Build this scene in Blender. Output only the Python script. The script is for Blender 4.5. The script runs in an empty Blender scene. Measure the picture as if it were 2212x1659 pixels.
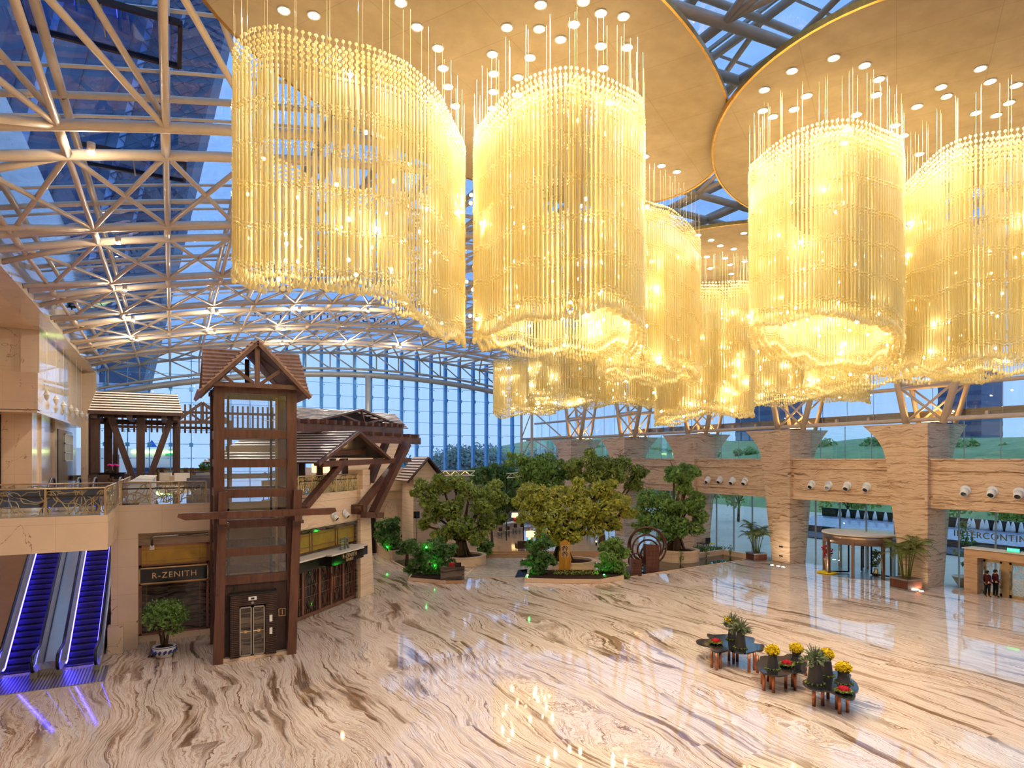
import bpy, math, random
import numpy as np
from mathutils import Vector, Matrix

RND = random.Random(11)
NR = np.random.default_rng(5)
COL = bpy.context.scene.collection
# ---------------------------------------------------------------- camera model (metres, camera 9 m above the hall floor)
F, CX, CY, EYE = 1382.0, 1106.0, 990.0, 9.0
YAW = math.radians(28)
SN, CS = math.sin(YAW), math.cos(YAW)


def ray(px, py):
    u, v = (px - CX) / F, (CY - py) / F
    return SN + u * CS, CS - u * SN, v


def at_d(px, py, d):
    r = ray(px, py)
    return Vector((r[0] * d, r[1] * d, EYE + r[2] * d))


def at_z(px, py, z):
    return at_d(px, py, (z - EYE) / ray(px, py)[2])


def at_y(px, py, y):
    return at_d(px, py, y / ray(px, py)[1])


def at_x(px, py, x):
    return at_d(px, py, x / ray(px, py)[0])


def G(px, py):
    return at_z(px, py, 0.0)


# ---------------------------------------------------------------- mesh builder
class MB:
    def __init__(self):
        self.v, self.f = [], []

    def add(self, vs, fs):
        o = len(self.v)
        self.v += [tuple(p) for p in vs]
        self.f += [tuple(i + o for i in f) for f in fs]
        return self

    def box(self, x0, x1, y0, y1, z0, z1):
        vs = [(x, y, z) for z in (z0, z1) for x, y in ((x0, y0), (x1, y0), (x1, y1), (x0, y1))]
        return self.add(vs, [(3, 2, 1, 0), (4, 5, 6, 7), (0, 1, 5, 4), (1, 2, 6, 5), (2, 3, 7, 6), (3, 0, 4, 7)])

    def cbox(self, c, sx, sy, sz, rz=0.0):
        a, b = math.cos(rz), math.sin(rz)
        vs = []
        for z in (-sz / 2, sz / 2):
            for x, y in ((-sx / 2, -sy / 2), (sx / 2, -sy / 2), (sx / 2, sy / 2), (-sx / 2, sy / 2)):
                vs.append((c[0] + a * x - b * y, c[1] + b * x + a * y, c[2] + z))
        return self.add(vs, [(3, 2, 1, 0), (4, 5, 6, 7), (0, 1, 5, 4), (1, 2, 6, 5), (2, 3, 7, 6), (3, 0, 4, 7)])

    def beam(self, p, q, w, h, up=(0, 0, 1), w2=None, h2=None):
        p, q, up = Vector(p), Vector(q), Vector(up)
        d = (q - p).normalized()
        s = d.cross(up)
        if s.length < 1e-4:
            s = d.cross(Vector((0, 1, 0)))
        s.normalize()
        n = s.cross(d).normalized()
        vs = []
        for c, a, b in ((p, w, h), (q, w2 or w, h2 or h)):
            vs += [c - s * a / 2 - n * b / 2, c + s * a / 2 - n * b / 2, c + s * a / 2 + n * b / 2, c - s * a / 2 + n * b / 2]
        return self.add(vs, [(3, 2, 1, 0), (4, 5, 6, 7), (0, 1, 5, 4), (1, 2, 6, 5), (2, 3, 7, 6), (3, 0, 4, 7)])

    def tube(self, p, q, r, n=8, r2=None, cap=True):
        return self.path([p, q], r, n, [r, r if r2 is None else r2], cap)

    def path(self, pts, r, n=8, radii=None, cap=True, closed=False):
        pts = [Vector(p) for p in pts]
        m = len(pts)
        rr = radii or [r] * m
        vs, fs = [], []
        s_prev = None
        for i, p in enumerate(pts):
            if closed:
                d = pts[(i + 1) % m] - pts[i - 1]
            else:
                d = pts[min(i + 1, m - 1)] - pts[max(i - 1, 0)]
            d.normalize()
            if s_prev is None:
                a = Vector((0, 0, 1)) if abs(d.z) < 0.9 else Vector((1, 0, 0))
                s = d.cross(a).normalized()
            else:
                s = (s_prev - d * s_prev.dot(d)).normalized()
            s_prev = s
            t = d.cross(s)
            for k in range(n):
                a = 2 * math.pi * k / n
                vs.append(p + (s * math.cos(a) + t * math.sin(a)) * rr[i])
        for i in range(m if closed else m - 1):
            j = (i + 1) % m
            for k in range(n):
                l = (k + 1) % n
                fs.append((i * n + k, i * n + l, j * n + l, j * n + k))
        if cap and not closed:
            fs.append(tuple(range(n - 1, -1, -1)))
            fs.append(tuple(range((m - 1) * n, m * n)))
        return self.add(vs, fs)

    def lathe(self, c, prof, n=16, sx=1.0, sy=1.0, a0=0.0, cap=True):
        vs, fs = [], []
        for r, z in prof:
            for k in range(n):
                a = a0 + 2 * math.pi * k / n
                vs.append((c[0] + sx * r * math.cos(a), c[1] + sy * r * math.sin(a), c[2] + z))
        for i in range(len(prof) - 1):
            for k in range(n):
                l = (k + 1) % n
                fs.append((i * n + k, i * n + l, (i + 1) * n + l, (i + 1) * n + k))
        if cap:
            fs.append(tuple(range(n - 1, -1, -1)))
            fs.append(tuple(range((len(prof) - 1) * n, len(prof) * n)))
        return self.add(vs, fs)

    def prism(self, poly, z0, z1):
        n = len(poly)
        ar = sum(poly[i][0] * poly[(i + 1) % n][1] - poly[(i + 1) % n][0] * poly[i][1] for i in range(n))
        if ar < 0:
            poly = poly[::-1]
        vs = [(p[0], p[1], z0) for p in poly] + [(p[0], p[1], z1) for p in poly]
        fs = [tuple(range(n - 1, -1, -1)), tuple(range(n, 2 * n))]
        fs += [(i, (i + 1) % n, n + (i + 1) % n, n + i) for i in range(n)]
        return self.add(vs, fs)

    def ext(self, poly, vec):
        vec = Vector(vec)
        n = len(poly)
        vs = [Vector(p) for p in poly] + [Vector(p) + vec for p in poly]
        fs = [tuple(range(n - 1, -1, -1)), tuple(range(n, 2 * n))]
        fs += [(i, (i + 1) % n, n + (i + 1) % n, n + i) for i in range(n)]
        return self.add(vs, fs)

    def sphere(self, c, r, n=12, m=8, sx=1, sy=1, sz=1):
        prof = [(r * math.sin(math.pi * i / m), -r * math.cos(math.pi * i / m) * sz) for i in range(m + 1)]
        prof[0] = (r * 0.01, prof[0][1])
        prof[-1] = (r * 0.01, prof[-1][1])
        return self.lathe(c, prof, n, sx, sy)

    def quad(self, *p):
        return self.add(p, [tuple(range(len(p)))])

    def build(self, name, mat, parent=None, smooth=False, base=None):
        v = np.array([tuple(p) for p in self.v], dtype=np.float64)
        if parent is not None:
            off = wloc(parent)
            loc = Vector((0, 0, 0))
        elif base is not None:
            off = loc = Vector(base)
        else:
            lo, hi = v.min(0), v.max(0)
            off = loc = Vector(((lo[0] + hi[0]) / 2, (lo[1] + hi[1]) / 2, lo[2]))
        v = v - np.array(off)
        me = bpy.data.meshes.new(name)
        me.from_pydata(v.tolist(), [], self.f)
        return link(name, me, mat, parent, loc, smooth)


def wloc(o):
    p = Vector((0, 0, 0))
    while o is not None:
        p += o.location
        o = o.parent
    return p


def link(name, me, mat, parent=None, loc=(0, 0, 0), smooth=False):
    if mat is not None and not me.materials:
        me.materials.append(mat)
    if smooth and len(me.polygons):
        me.polygons.foreach_set('use_smooth', np.ones(len(me.polygons), dtype=bool))
    me.update()
    o = bpy.data.objects.new(name, me)
    COL.objects.link(o)
    o.location = loc
    if parent is not None:
        o.parent = parent
    return o


def tag(o, label=None, cat=None, group=None, kind=None):
    if label: o['label'] = label
    if cat: o['category'] = cat
    if group: o['group'] = group
    if kind: o['kind'] = kind
    return o


def thing(name, label, cat, loc=(0, 0, 0), group=None):
    o = bpy.data.objects.new(name, None)
    COL.objects.link(o)
    o.location = loc
    o.empty_display_size = 0.2
    return tag(o, label, cat, group)


def struct(name, mb, mat, parent=None, smooth=False):
    o = mb.build(name, mat, parent, smooth)
    if parent is None:
        o['kind'] = 'structure'
    return o


def kids(o):
    return [c for c in COL.objects if c.parent == o]


def copy_tree(o, loc=None, rz=0.0, label=None, parent=None, ch=None):
    c = o.copy()
    COL.objects.link(c)
    if parent is not None:
        c.parent = parent
    for k in KIDS.get(o.name, None) or kids(o):
        copy_tree(k, parent=c)
    if loc is not None:
        c.location = loc
        c.rotation_euler = (0, 0, rz)
    if label:
        c['label'] = label
    return c


KIDS = {}


# ---------------------------------------------------------------- numpy meshes (leaves, crystal strands)
def np_mesh(name, V, T=None, Q=None):
    me = bpy.data.meshes.new(name)
    T = np.zeros((0, 3), np.int32) if T is None else T
    Q = np.zeros((0, 4), np.int32) if Q is None else Q
    loops = np.concatenate([T.ravel(), Q.ravel()]).astype(np.int32)
    tot = np.concatenate([np.full(len(T), 3), np.full(len(Q), 4)]).astype(np.int32)
    start = np.concatenate([[0], np.cumsum(tot)[:-1]]).astype(np.int32)
    me.vertices.add(len(V))
    me.vertices.foreach_set('co', np.ascontiguousarray(V, dtype=np.float32).ravel())
    me.loops.add(len(loops))
    me.loops.foreach_set('vertex_index', loops)
    me.polygons.add(len(tot))
    me.polygons.foreach_set('loop_start', start)
    try:
        me.polygons.foreach_set('loop_total', tot)
    except Exception:
        pass
    me.update(calc_edges=True)
    me.validate()
    return me


# ---------------------------------------------------------------- materials
def new_mat(name):
    m = bpy.data.materials.new(name)
    m.use_nodes = True
    nt = m.node_tree
    nt.nodes.clear()
    out = nt.nodes.new('ShaderNodeOutputMaterial')
    return m, nt, out


def nd(nt, t, **kw):
    n = nt.nodes.new(t)
    for k, v in kw.items():
        if k.startswith('_'):
            setattr(n, k[1:], v)
        else:
            n.inputs[k.replace('__', ' ')].default_value = v
    return n


def sr(r, g, b):
    f = lambda c: (c / 255 / 12.92) if c <= 10 else ((c / 255 + 0.055) / 1.055) ** 2.4
    return (f(r), f(g), f(b), 1.0)


def pos(nt, scale=(1, 1, 1), loc=(0, 0, 0)):
    g = nt.nodes.new('ShaderNodeNewGeometry')
    mp = nt.nodes.new('ShaderNodeMapping')
    mp.inputs['Scale'].default_value = scale
    mp.inputs['Location'].default_value = loc
    nt.links.new(g.outputs['Position'], mp.inputs['Vector'])
    return mp.outputs['Vector']


def noise(nt, vec, scale=1.0, detail=4.0, rough=0.55, dist=0.0):
    n = nd(nt, 'ShaderNodeTexNoise', Scale=scale, Detail=detail, Roughness=rough, Distortion=dist)
    nt.links.new(vec, n.inputs['Vector'])
    return n.outputs['Fac']


def ramp(nt, fac, stops, interp='LINEAR'):
    r = nt.nodes.new('ShaderNodeValToRGB')
    r.color_ramp.interpolation = interp
    el = r.color_ramp.elements
    while len(el) < len(stops):
        el.new(0.5)
    for e, (p, c) in zip(el, stops):
        e.position = p
        e.color = c
    nt.links.new(fac, r.inputs['Fac'])
    return r.outputs['Color']


def math_n(nt, op, a, b=None):
    n = nt.nodes.new('ShaderNodeMath')
    n.operation = op
    for i, x in enumerate((a, b)):
        if x is None:
            continue
        if isinstance(x, (int, float)):
            n.inputs[i].default_value = x
        else:
            nt.links.new(x, n.inputs[i])
    return n.outputs[0]


def mixc(nt, fac, a, b, mode='MIX'):
    n = nt.nodes.new('ShaderNodeMix')
    n.data_type = 'RGBA'
    n.blend_type = mode
    for sock, x in ((n.inputs[0], fac), (n.inputs[6], a), (n.inputs[7], b)):
        if isinstance(x, (int, float)):
            sock.default_value = x
        elif isinstance(x, tuple):
            sock.default_value = x
        else:
            nt.links.new(x, sock)
    return n.outputs[2]


def pbsdf(nt, out, color, rough=0.5, metal=0.0, spec=0.5, **kw):
    b = nt.nodes.new('ShaderNodeBsdfPrincipled')
    if isinstance(color, tuple):
        b.inputs['Base Color'].default_value = color
    else:
        nt.links.new(color, b.inputs['Base Color'])
    if isinstance(rough, (int, float)):
        b.inputs['Roughness'].default_value = rough
    else:
        nt.links.new(rough, b.inputs['Roughness'])
    b.inputs['Metallic'].default_value = metal
    b.inputs['Specular IOR Level'].default_value = spec
    for k, v in kw.items():
        b.inputs[k.replace('__', ' ')].default_value = v
    nt.links.new(b.outputs[0], out.inputs['Surface'])
    return b


def plain(name, rgb, rough=0.5, metal=0.0, spec=0.5, var=0.12, scale=3.0, **kw):
    """one colour with a mild procedural mottling"""
    m, nt, out = new_mat(name)
    c = sr(*rgb)
    n = noise(nt, pos(nt), scale, 4, 0.6)
    lo = tuple(max(0, x * (1 - var)) for x in c[:3]) + (1,)
    hi = tuple(min(1, x * (1 + var)) for x in c[:3]) + (1,)
    col = ramp(nt, n, [(0.3, lo), (0.7, hi)])
    pbsdf(nt, out, col, rough, metal, spec, **kw)
    return m


def emit(name, rgb, strength, var=0.0):
    m, nt, out = new_mat(name)
    n = noise(nt, pos(nt), 2.0)
    c = sr(*rgb)
    col = ramp(nt, n, [(0.3, c), (0.7, tuple(min(1, x * 1.05) for x in c[:3]) + (1,))])
    e = nd(nt, 'ShaderNodeEmission', Strength=strength)
    nt.links.new(col, e.inputs['Color'])
    nt.links.new(e.outputs[0], out.inputs['Surface'])
    return m


def thin_glass(name, tint, gloss=0.10, rough=0.0, edge=0.45, streak=0.0):
    """a thin pane: tinted see-through plus a mirror reflection that grows at grazing angles"""
    m, nt, out = new_mat(name)
    t = nt.nodes.new('ShaderNodeBsdfTransparent')
    n = noise(nt, pos(nt, (0.6, 0.6, 0.1)), 1.4, 5, 0.6)
    lo = tuple(x * (1 - streak) for x in tint) + (1,)
    col = ramp(nt, n, [(0.35, lo), (0.65, tuple(tint) + (1,))])
    nt.links.new(col, t.inputs['Color'])
    g = nd(nt, 'ShaderNodeBsdfGlossy', Roughness=rough, Color=(0.95, 0.97, 1, 1))
    lw = nd(nt, 'ShaderNodeLayerWeight', Blend=0.25)
    f = math_n(nt, 'MULTIPLY_ADD', lw.outputs['Facing'], edge)
    f.node.inputs[2].default_value = gloss
    f = math_n(nt, 'MULTIPLY', f, 1.0)
    mx = nt.nodes.new('ShaderNodeMixShader')
    nt.links.new(f, mx.inputs[0])
    nt.links.new(t.outputs[0], mx.inputs[1])
    nt.links.new(g.outputs[0], mx.inputs[2])
    nt.links.new(mx.outputs[0], out.inputs['Surface'])
    return m


def leaf_mat(name, rgb, rgb2, scale=2.0):
    m, nt, out = new_mat(name)
    n = noise(nt, pos(nt), scale, 6, 0.75)
    col = ramp(nt, n, [(0.3, sr(*rgb)), (0.7, sr(*rgb2))])
    d = nd(nt, 'ShaderNodeBsdfPrincipled', Roughness=0.45)
    d.inputs['Specular IOR Level'].default_value = 0.3
    nt.links.new(col, d.inputs['Base Color'])
    t = nt.nodes.new('ShaderNodeBsdfTranslucent')
    nt.links.new(mixc(nt, 0.35, col, (0.5, 0.6, 0.08, 1)), t.inputs['Color'])
    mx = nt.nodes.new('ShaderNodeMixShader')
    mx.inputs[0].default_value = 0.3
    nt.links.new(d.outputs[0], mx.inputs[1])
    nt.links.new(t.outputs[0], mx.inputs[2])
    nt.links.new(mx.outputs[0], out.inputs['Surface'])
    return m


def marble_floor():
    m, nt, out = new_mat('polished_veined_marble')
    p = pos(nt)
    sep = nt.nodes.new('ShaderNodeSeparateXYZ')
    nt.links.new(p, sep.inputs[0])
    x, y = sep.outputs['X'], sep.outputs['Y']
    # slabs 1.5 m wide and 3.2 m long, each cut a little differently
    ix = math_n(nt, 'FLOOR', math_n(nt, 'DIVIDE', x, 1.5))
    iy = math_n(nt, 'FLOOR', math_n(nt, 'ADD', math_n(nt, 'DIVIDE', y, 3.2), math_n(nt, 'MULTIPLY', ix, 0.37)))
    cid = nt.nodes.new('ShaderNodeCombineXYZ')
    nt.links.new(ix, cid.inputs[0]); nt.links.new(iy, cid.inputs[1])
    wn = nt.nodes.new('ShaderNodeTexWhiteNoise')
    wn.noise_dimensions = '2D'
    nt.links.new(cid.outputs[0], wn.inputs['Vector'])
    slab = math_n(nt, 'MULTIPLY', math_n(nt, 'SUBTRACT', wn.outputs['Value'], 0.5), 0.45)
    w1 = noise(nt, pos(nt, (0.20, 0.085, 1)), 1.0, 2, 0.5)
    w2 = noise(nt, pos(nt, (0.9, 0.42, 1)), 1.0, 4, 0.6)
    w3 = noise(nt, pos(nt, (3.5, 2.6, 1)), 1.0, 3, 0.6)
    s = math_n(nt, 'ADD', x, math_n(nt, 'MULTIPLY', w1, 5.0))
    s = math_n(nt, 'ADD', s, math_n(nt, 'MULTIPLY', w2, 0.6))
    s = math_n(nt, 'ADD', s, math_n(nt, 'MULTIPLY', w3, 0.13))
    s = math_n(nt, 'ADD', s, slab)

    def line(fx, fy, detail, rough):
        c = nt.nodes.new('ShaderNodeCombineXYZ')
        nt.links.new(math_n(nt, 'MULTIPLY', s, fx), c.inputs[0])
        nt.links.new(math_n(nt, 'MULTIPLY', y, fy), c.inputs[1])
        return noise(nt, c.outputs[0], 1.0, detail, rough)
    fine = line(9.0, 0.10, 9, 0.80)
    wide = line(1.25, 0.10, 3, 0.6)
    hair = line(34.0, 0.18, 4, 0.7)
    base = ramp(nt, fine, [(0.32, sr(84, 56, 40)), (0.41, sr(146, 108, 82)), (0.455, sr(216, 186, 160)), (0.51, sr(246, 230, 214)), (0.56, sr(190, 150, 120)), (0.60, sr(236, 214, 194)), (0.66, sr(206, 170, 140)), (0.74, sr(140, 102, 76))])
    hairc = ramp(nt, hair, [(0.34, sr(110, 76, 54)), (0.45, sr(255, 255, 255))])
    col = mixc(nt, 0.6, base, hairc, 'MULTIPLY')
    dark = ramp(nt, wide, [(0.35, (1, 1, 1, 1)), (0.42, (0, 0, 0, 1)), (0.58, (0, 0, 0, 1)), (0.65, (.85, .85, .85, 1))])
    brown = ramp(nt, fine, [(0.3, sr(74, 50, 36)), (0.5, sr(128, 96, 72)), (0.62, sr(176, 142, 112)), (0.75, sr(112, 82, 60))])
    col = mixc(nt, dark, col, brown)
    pbsdf(nt, out, col, 0.045, 0.0, 0.95, IOR=1.6)
    return m


def stripe_stone(name, axis='H', rough=0.35, stops=None):
    """travertine-like cladding with near-horizontal brown veins, cut in slabs"""
    m, nt, out = new_mat(name)
    p = pos(nt)
    sep = nt.nodes.new('ShaderNodeSeparateXYZ')
    nt.links.new(p, sep.inputs[0])
    hx = math_n(nt, 'ADD', sep.outputs['X'], sep.outputs['Y'])
    z = sep.outputs['Z']
    iz = math_n(nt, 'FLOOR', math_n(nt, 'DIVIDE', z, 0.72))
    ih = math_n(nt, 'FLOOR', math_n(nt, 'ADD', math_n(nt, 'DIVIDE', hx, 1.6), math_n(nt, 'MULTIPLY', iz, 0.5)))
    cid = nt.nodes.new('ShaderNodeCombineXYZ')
    nt.links.new(ih, cid.inputs[0]); nt.links.new(iz, cid.inputs[1])
    wn = nt.nodes.new('ShaderNodeTexWhiteNoise'); wn.noise_dimensions = '2D'
    nt.links.new(cid.outputs[0], wn.inputs['Vector'])
    w = noise(nt, pos(nt, (0.5, 0.5, 0.9)), 1.0, 3, 0.5)
    s = math_n(nt, 'ADD', math_n(nt, 'ADD', z, math_n(nt, 'MULTIPLY', w, 0.9)), math_n(nt, 'MULTIPLY', wn.outputs['Value'], 0.5))
    c = nt.nodes.new('ShaderNodeCombineXYZ')
    nt.links.new(math_n(nt, 'MULTIPLY', s, 5.6), c.inputs[2])
    nt.links.new(math_n(nt, 'MULTIPLY', hx, 0.22), c.inputs[0])
    f = noise(nt, c.outputs[0], 1.0, 8, 0.72)
    col = ramp(nt, f, stops or [(0.29, sr(88, 62, 46)), (0.39, sr(146, 110, 84)), (0.455, sr(200, 164, 132)), (0.53, sr(222, 192, 162)), (0.60, sr(176, 136, 106)), (0.66, sr(216, 184, 152)), (0.76, sr(150, 114, 88))])
    # dark joints between the slabs
    fz = math_n(nt, 'FRACT', math_n(nt, 'DIVIDE', z, 0.72))
    j = math_n(nt, 'LESS_THAN', fz, 0.022)
    col = mixc(nt, math_n(nt, 'MULTIPLY', j, 0.55), col, sr(70, 48, 34))
    pbsdf(nt, out, col, rough, 0.0, 0.4)
    return m


def crack_marble(name, base, crack, rough=0.12, spec=0.6, scale=0.35, joint=1.3):
    """cream marble: large panels with a few thin wandering veins"""
    m, nt, out = new_mat(name)
    p = pos(nt)
    n0 = noise(nt, p, 0.5, 5, 0.6)
    c0 = ramp(nt, n0, [(0.3, tuple(x * 0.86 for x in sr(*base)[:3]) + (1,)), (0.7, sr(*base))])
    v = nt.nodes.new('ShaderNodeTexNoise')
    v.inputs['Scale'].default_value = scale; v.inputs['Detail'].default_value = 7; v.inputs['Distortion'].default_value = 1.2
    nt.links.new(p, v.inputs['Vector'])
    a = math_n(nt, 'ABSOLUTE', math_n(nt, 'SUBTRACT', v.outputs['Fac'], 0.5))
    k = math_n(nt, 'LESS_THAN', a, 0.0028)
    k = math_n(nt, 'MULTIPLY', k, math_n(nt, 'GREATER_THAN', noise(nt, pos(nt, (1, 1, 1), (7, 3, 1)), 0.3, 2), 0.52))
    col = mixc(nt, math_n(nt, 'MULTIPLY', k, 0.7), c0, sr(*crack))
    sep = nt.nodes.new('ShaderNodeSeparateXYZ'); nt.links.new(p, sep.inputs[0])
    hx = math_n(nt, 'ADD', sep.outputs['X'], sep.outputs['Y'])
    j1 = math_n(nt, 'LESS_THAN', math_n(nt, 'FRACT', math_n(nt, 'DIVIDE', sep.outputs['Z'], joint)), 0.010)
    j2 = math_n(nt, 'LESS_THAN', math_n(nt, 'FRACT', math_n(nt, 'DIVIDE', hx, joint * 1.4)), 0.007)
    col = mixc(nt, math_n(nt, 'MULTIPLY', math_n(nt, 'MAXIMUM', j1, j2), 0.35), col, sr(140, 110, 85))
    pbsdf(nt, out, col, rough, 0.0, spec)
    return m


def wood(name, c1, c2, rough=0.35, scale=1.0):
    m, nt, out = new_mat(name)
    n = noise(nt, pos(nt, (6 * scale, 6 * scale, 0.6 * scale)), 1.0, 6, 0.65, 0.4)
    col = ramp(nt, n, [(0.3, sr(*c1)), (0.7, sr(*c2))])
    pbsdf(nt, out, col, rough, 0, 0.4)
    return m


def crystal_mat():
    m, nt, out = new_mat('amber_crystal')
    n = noise(nt, pos(nt), 1.1, 3, 0.6)
    col = ramp(nt, n, [(0.3, sr(251, 233, 166)), (0.7, sr(253, 243, 200))])
    t = nt.nodes.new('ShaderNodeBsdfTranslucent'); nt.links.new(col, t.inputs['Color'])
    d = nt.nodes.new('ShaderNodeBsdfDiffuse'); nt.links.new(col, d.inputs['Color'])
    a = nt.nodes.new('ShaderNodeMixShader'); a.inputs[0].default_value = 0.5
    nt.links.new(d.outputs[0], a.inputs[1]); nt.links.new(t.outputs[0], a.inputs[2])
    g = nd(nt, 'ShaderNodeBsdfGlossy', Roughness=0.12, Color=(1, 0.97, 0.88, 1))
    b = nt.nodes.new('ShaderNodeMixShader')
    lw = nd(nt, 'ShaderNodeLayerWeight', Blend=0.3)
    nt.links.new(math_n(nt, 'MULTIPLY_ADD', lw.outputs['Facing'], 0.25), b.inputs[0])
    b.inputs[0].links[0].from_node.inputs[2].default_value = 0.07
    nt.links.new(a.outputs[0], b.inputs[1]); nt.links.new(g.outputs[0], b.inputs[2])
    tr = nd(nt, 'ShaderNodeBsdfTransparent', Color=(1.0, 0.95, 0.76, 1))
    e = nt.nodes.new('ShaderNodeMixShader'); e.inputs[0].default_value = 0.25
    nt.links.new(b.outputs[0], e.inputs[1]); nt.links.new(tr.outputs[0], e.inputs[2])
    nt.links.new(e.outputs[0], out.inputs['Surface'])
    return m


def disc_mat():
    m, nt, out = new_mat('perforated_tan_ceiling')
    p = pos(nt)
    n = noise(nt, p, 1.3, 6, 0.65)
    col = ramp(nt, n, [(0.3, sr(160, 141, 116)), (0.7, sr(176, 157, 132))])
    sep = nt.nodes.new('ShaderNodeSeparateXYZ'); nt.links.new(p, sep.inputs[0])
    a = math_n(nt, 'ADD', sep.outputs['X'], math_n(nt, 'MULTIPLY', sep.outputs['Y'], 0.6))
    b = math_n(nt, 'SUBTRACT', sep.outputs['Y'], math_n(nt, 'MULTIPLY', sep.outputs['X'], 0.6))
    j1 = math_n(nt, 'LESS_THAN', math_n(nt, 'FRACT', math_n(nt, 'DIVIDE', a, 1.9)), 0.011)
    j2 = math_n(nt, 'LESS_THAN', math_n(nt, 'FRACT', math_n(nt, 'DIVIDE', b, 2.6)), 0.007)
    col = mixc(nt, math_n(nt, 'MULTIPLY', math_n(nt, 'MAXIMUM', j1, j2), 0.35), col, sr(120, 90, 60))
    pbsdf(nt, out, col, 0.8, 0, 0.1)
    return m


M = {}


def make_materials():
    M['floor'] = marble_floor()
    M['stripe'] = stripe_stone('brown_striped_stone')
    M['limestone'] = stripe_stone('pale_banded_limestone', rough=0.4, stops=[(0.3, sr(196, 160, 128)), (0.45, sr(220, 190, 160)), (0.6, sr(232, 206, 178)), (0.75, sr(214, 180, 148))])
    M['cream'] = crack_marble('cream_marble', (236, 206, 172), (132, 84, 52))
    M['wallm'] = crack_marble('polished_wall_marble', (226, 204, 180), (120, 84, 60), rough=0.045, spec=0.8, scale=0.25)
    M['wood'] = wood('stained_timber', (80, 49, 37), (114, 74, 57))
    M['darkwood'] = wood('dark_timber', (58, 40, 32), (86, 60, 50), 0.4)
    M['tile'] = wood('timber_roof_tiles', (150, 114, 96), (184, 150, 130), 0.45)
    M['palebatten'] = wood('pale_roof_battens', (196, 170, 152), (222, 200, 184), 0.35)  # paler wood than the roof tiles, for the thin battens
    M['slot'] = plain('gap_shade', (40, 26, 22), 0.6)  # shade of the gaps between battens put into a near-black colour
    M['steel'] = plain('cream_painted_steel', (208, 186, 160), 0.35, 0, 0.4, 0.06)
    M['greysteel'] = plain('grey_painted_steel', (170, 168, 160), 0.35, 0.2, 0.4, 0.06)
    M['brass'] = plain('brushed_brass', (204, 174, 128), 0.3, 0.75, 0.5, 0.1)
    M['gold'] = plain('gold_edge_trim', (214, 168, 84), 0.3, 0.9, 0.5, 0.2, 6)
    M['chrome'] = plain('polished_steel', (200, 196, 190), 0.15, 1.0, 0.5, 0.05)
    M['satin'] = plain('satin_steel', (176, 172, 166), 0.3, 0.9, 0.5, 0.08)
    M['darkmetal'] = plain('dark_bronze_metal', (58, 44, 38), 0.35, 0.6, 0.5)
    M['black'] = plain('black_lacquer', (18, 16, 16), 0.12, 0, 0.6)
    M['rubber'] = plain('black_rubber', (20, 20, 22), 0.45)
    M['mull'] = plain('blue_grey_mullion', (84, 164, 232), 0.3, 0.3, 0.5)
    M['glass'] = thin_glass('clear_glass', (0.90, 0.96, 0.95), 0.05, 0.0, 0.3)
    M['shaftglass'] = thin_glass('lift_shaft_glass', (0.80, 0.86, 0.86), 0.12, 0.0, 0.45)
    M['roofglass'] = thin_glass('blue_roof_glass', (0.50, 0.70, 0.95), 0.05, 0.0, 0.3, 0.12)
    M['curtain'] = thin_glass('blue_curtain_glass', (0.90, 0.96, 1.0), 0.03, 0.0, 0.15, 0.05)
    M['greenglass'] = thin_glass('green_tinted_glass', (0.86, 0.96, 0.93), 0.05, 0.0, 0.3)
    M['disc'] = disc_mat()
    M['crystal'] = crystal_mat()
    M['cable'] = plain('steel_cable', (226, 200, 150), 0.3, 0.5)
    M['bulb'] = emit('warm_bulb', (255, 232, 190), 160)
    M['down'] = emit('downlight_lens', (255, 245, 228), 560)
    M['spot'] = emit('spotlight_lens', (255, 238, 210), 1100)
    M['spotfar'] = emit('far_spotlight_lens', (255, 240, 214), 3200)
    M['uplens'] = emit('uplight_lens', (255, 196, 110), 40)
    M['floorlens'] = emit('floor_uplight_lens', (255, 244, 220), 160)
    M['bark'] = plain('bark', (96, 74, 54), 0.8, 0, 0.2, 0.3, 8)
    M['leafA'] = leaf_mat('olive_green_leaves', (64, 84, 28), (184, 194, 88))
    M['leafB'] = leaf_mat('mid_green_leaves', (50, 88, 34), (156, 190, 96))
    M['leafC'] = leaf_mat('dark_green_leaves', (34, 66, 30), (112, 152, 80))
    M['leafD'] = leaf_mat('golden_green_leaves', (92, 102, 26), (218, 210, 92))
    M['leafP'] = leaf_mat('palm_leaves', (54, 66, 26), (128, 138, 66))
    M['leafG'] = leaf_mat('grey_green_sprigs', (84, 96, 70), (150, 156, 122), 6)
    M['soil'] = plain('dark_soil', (58, 36, 26), 0.9, 0, 0.1, 0.3, 8)
    M['planter'] = stripe_stone('pale_planter_stone', rough=0.4, stops=[(0.3, sr(190, 158, 128)), (0.5, sr(220, 188, 158)), (0.7, sr(228, 202, 172))])
    M['pond'] = plain('dark_pond_water', (30, 28, 24), 0.02, 0, 0.8)
    M['granite'] = plain('black_granite', (30, 28, 28), 0.06, 0, 0.7, 0.3, 12)
    M['copper'] = plain('copper_tube', (186, 118, 82), 0.28, 0.85, 0.5, 0.15, 6)
    M['vase'] = plain('charcoal_ceramic', (66, 60, 56), 0.5, 0, 0.3, 0.15)
    M['yellow'] = plain('yellow_petals', (240, 196, 20), 0.6, 0, 0.2, 0.3, 30)
    M['red'] = plain('red_petals', (184, 16, 40), 0.6, 0, 0.2, 0.3, 30)
    M['leafdark'] = plain('deep_green_leaf', (40, 54, 22), 0.5, 0, 0.3, 0.3, 12)
    M['white'] = plain('white_lacquer', (232, 228, 220), 0.3, 0, 0.4, 0.04)
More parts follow.
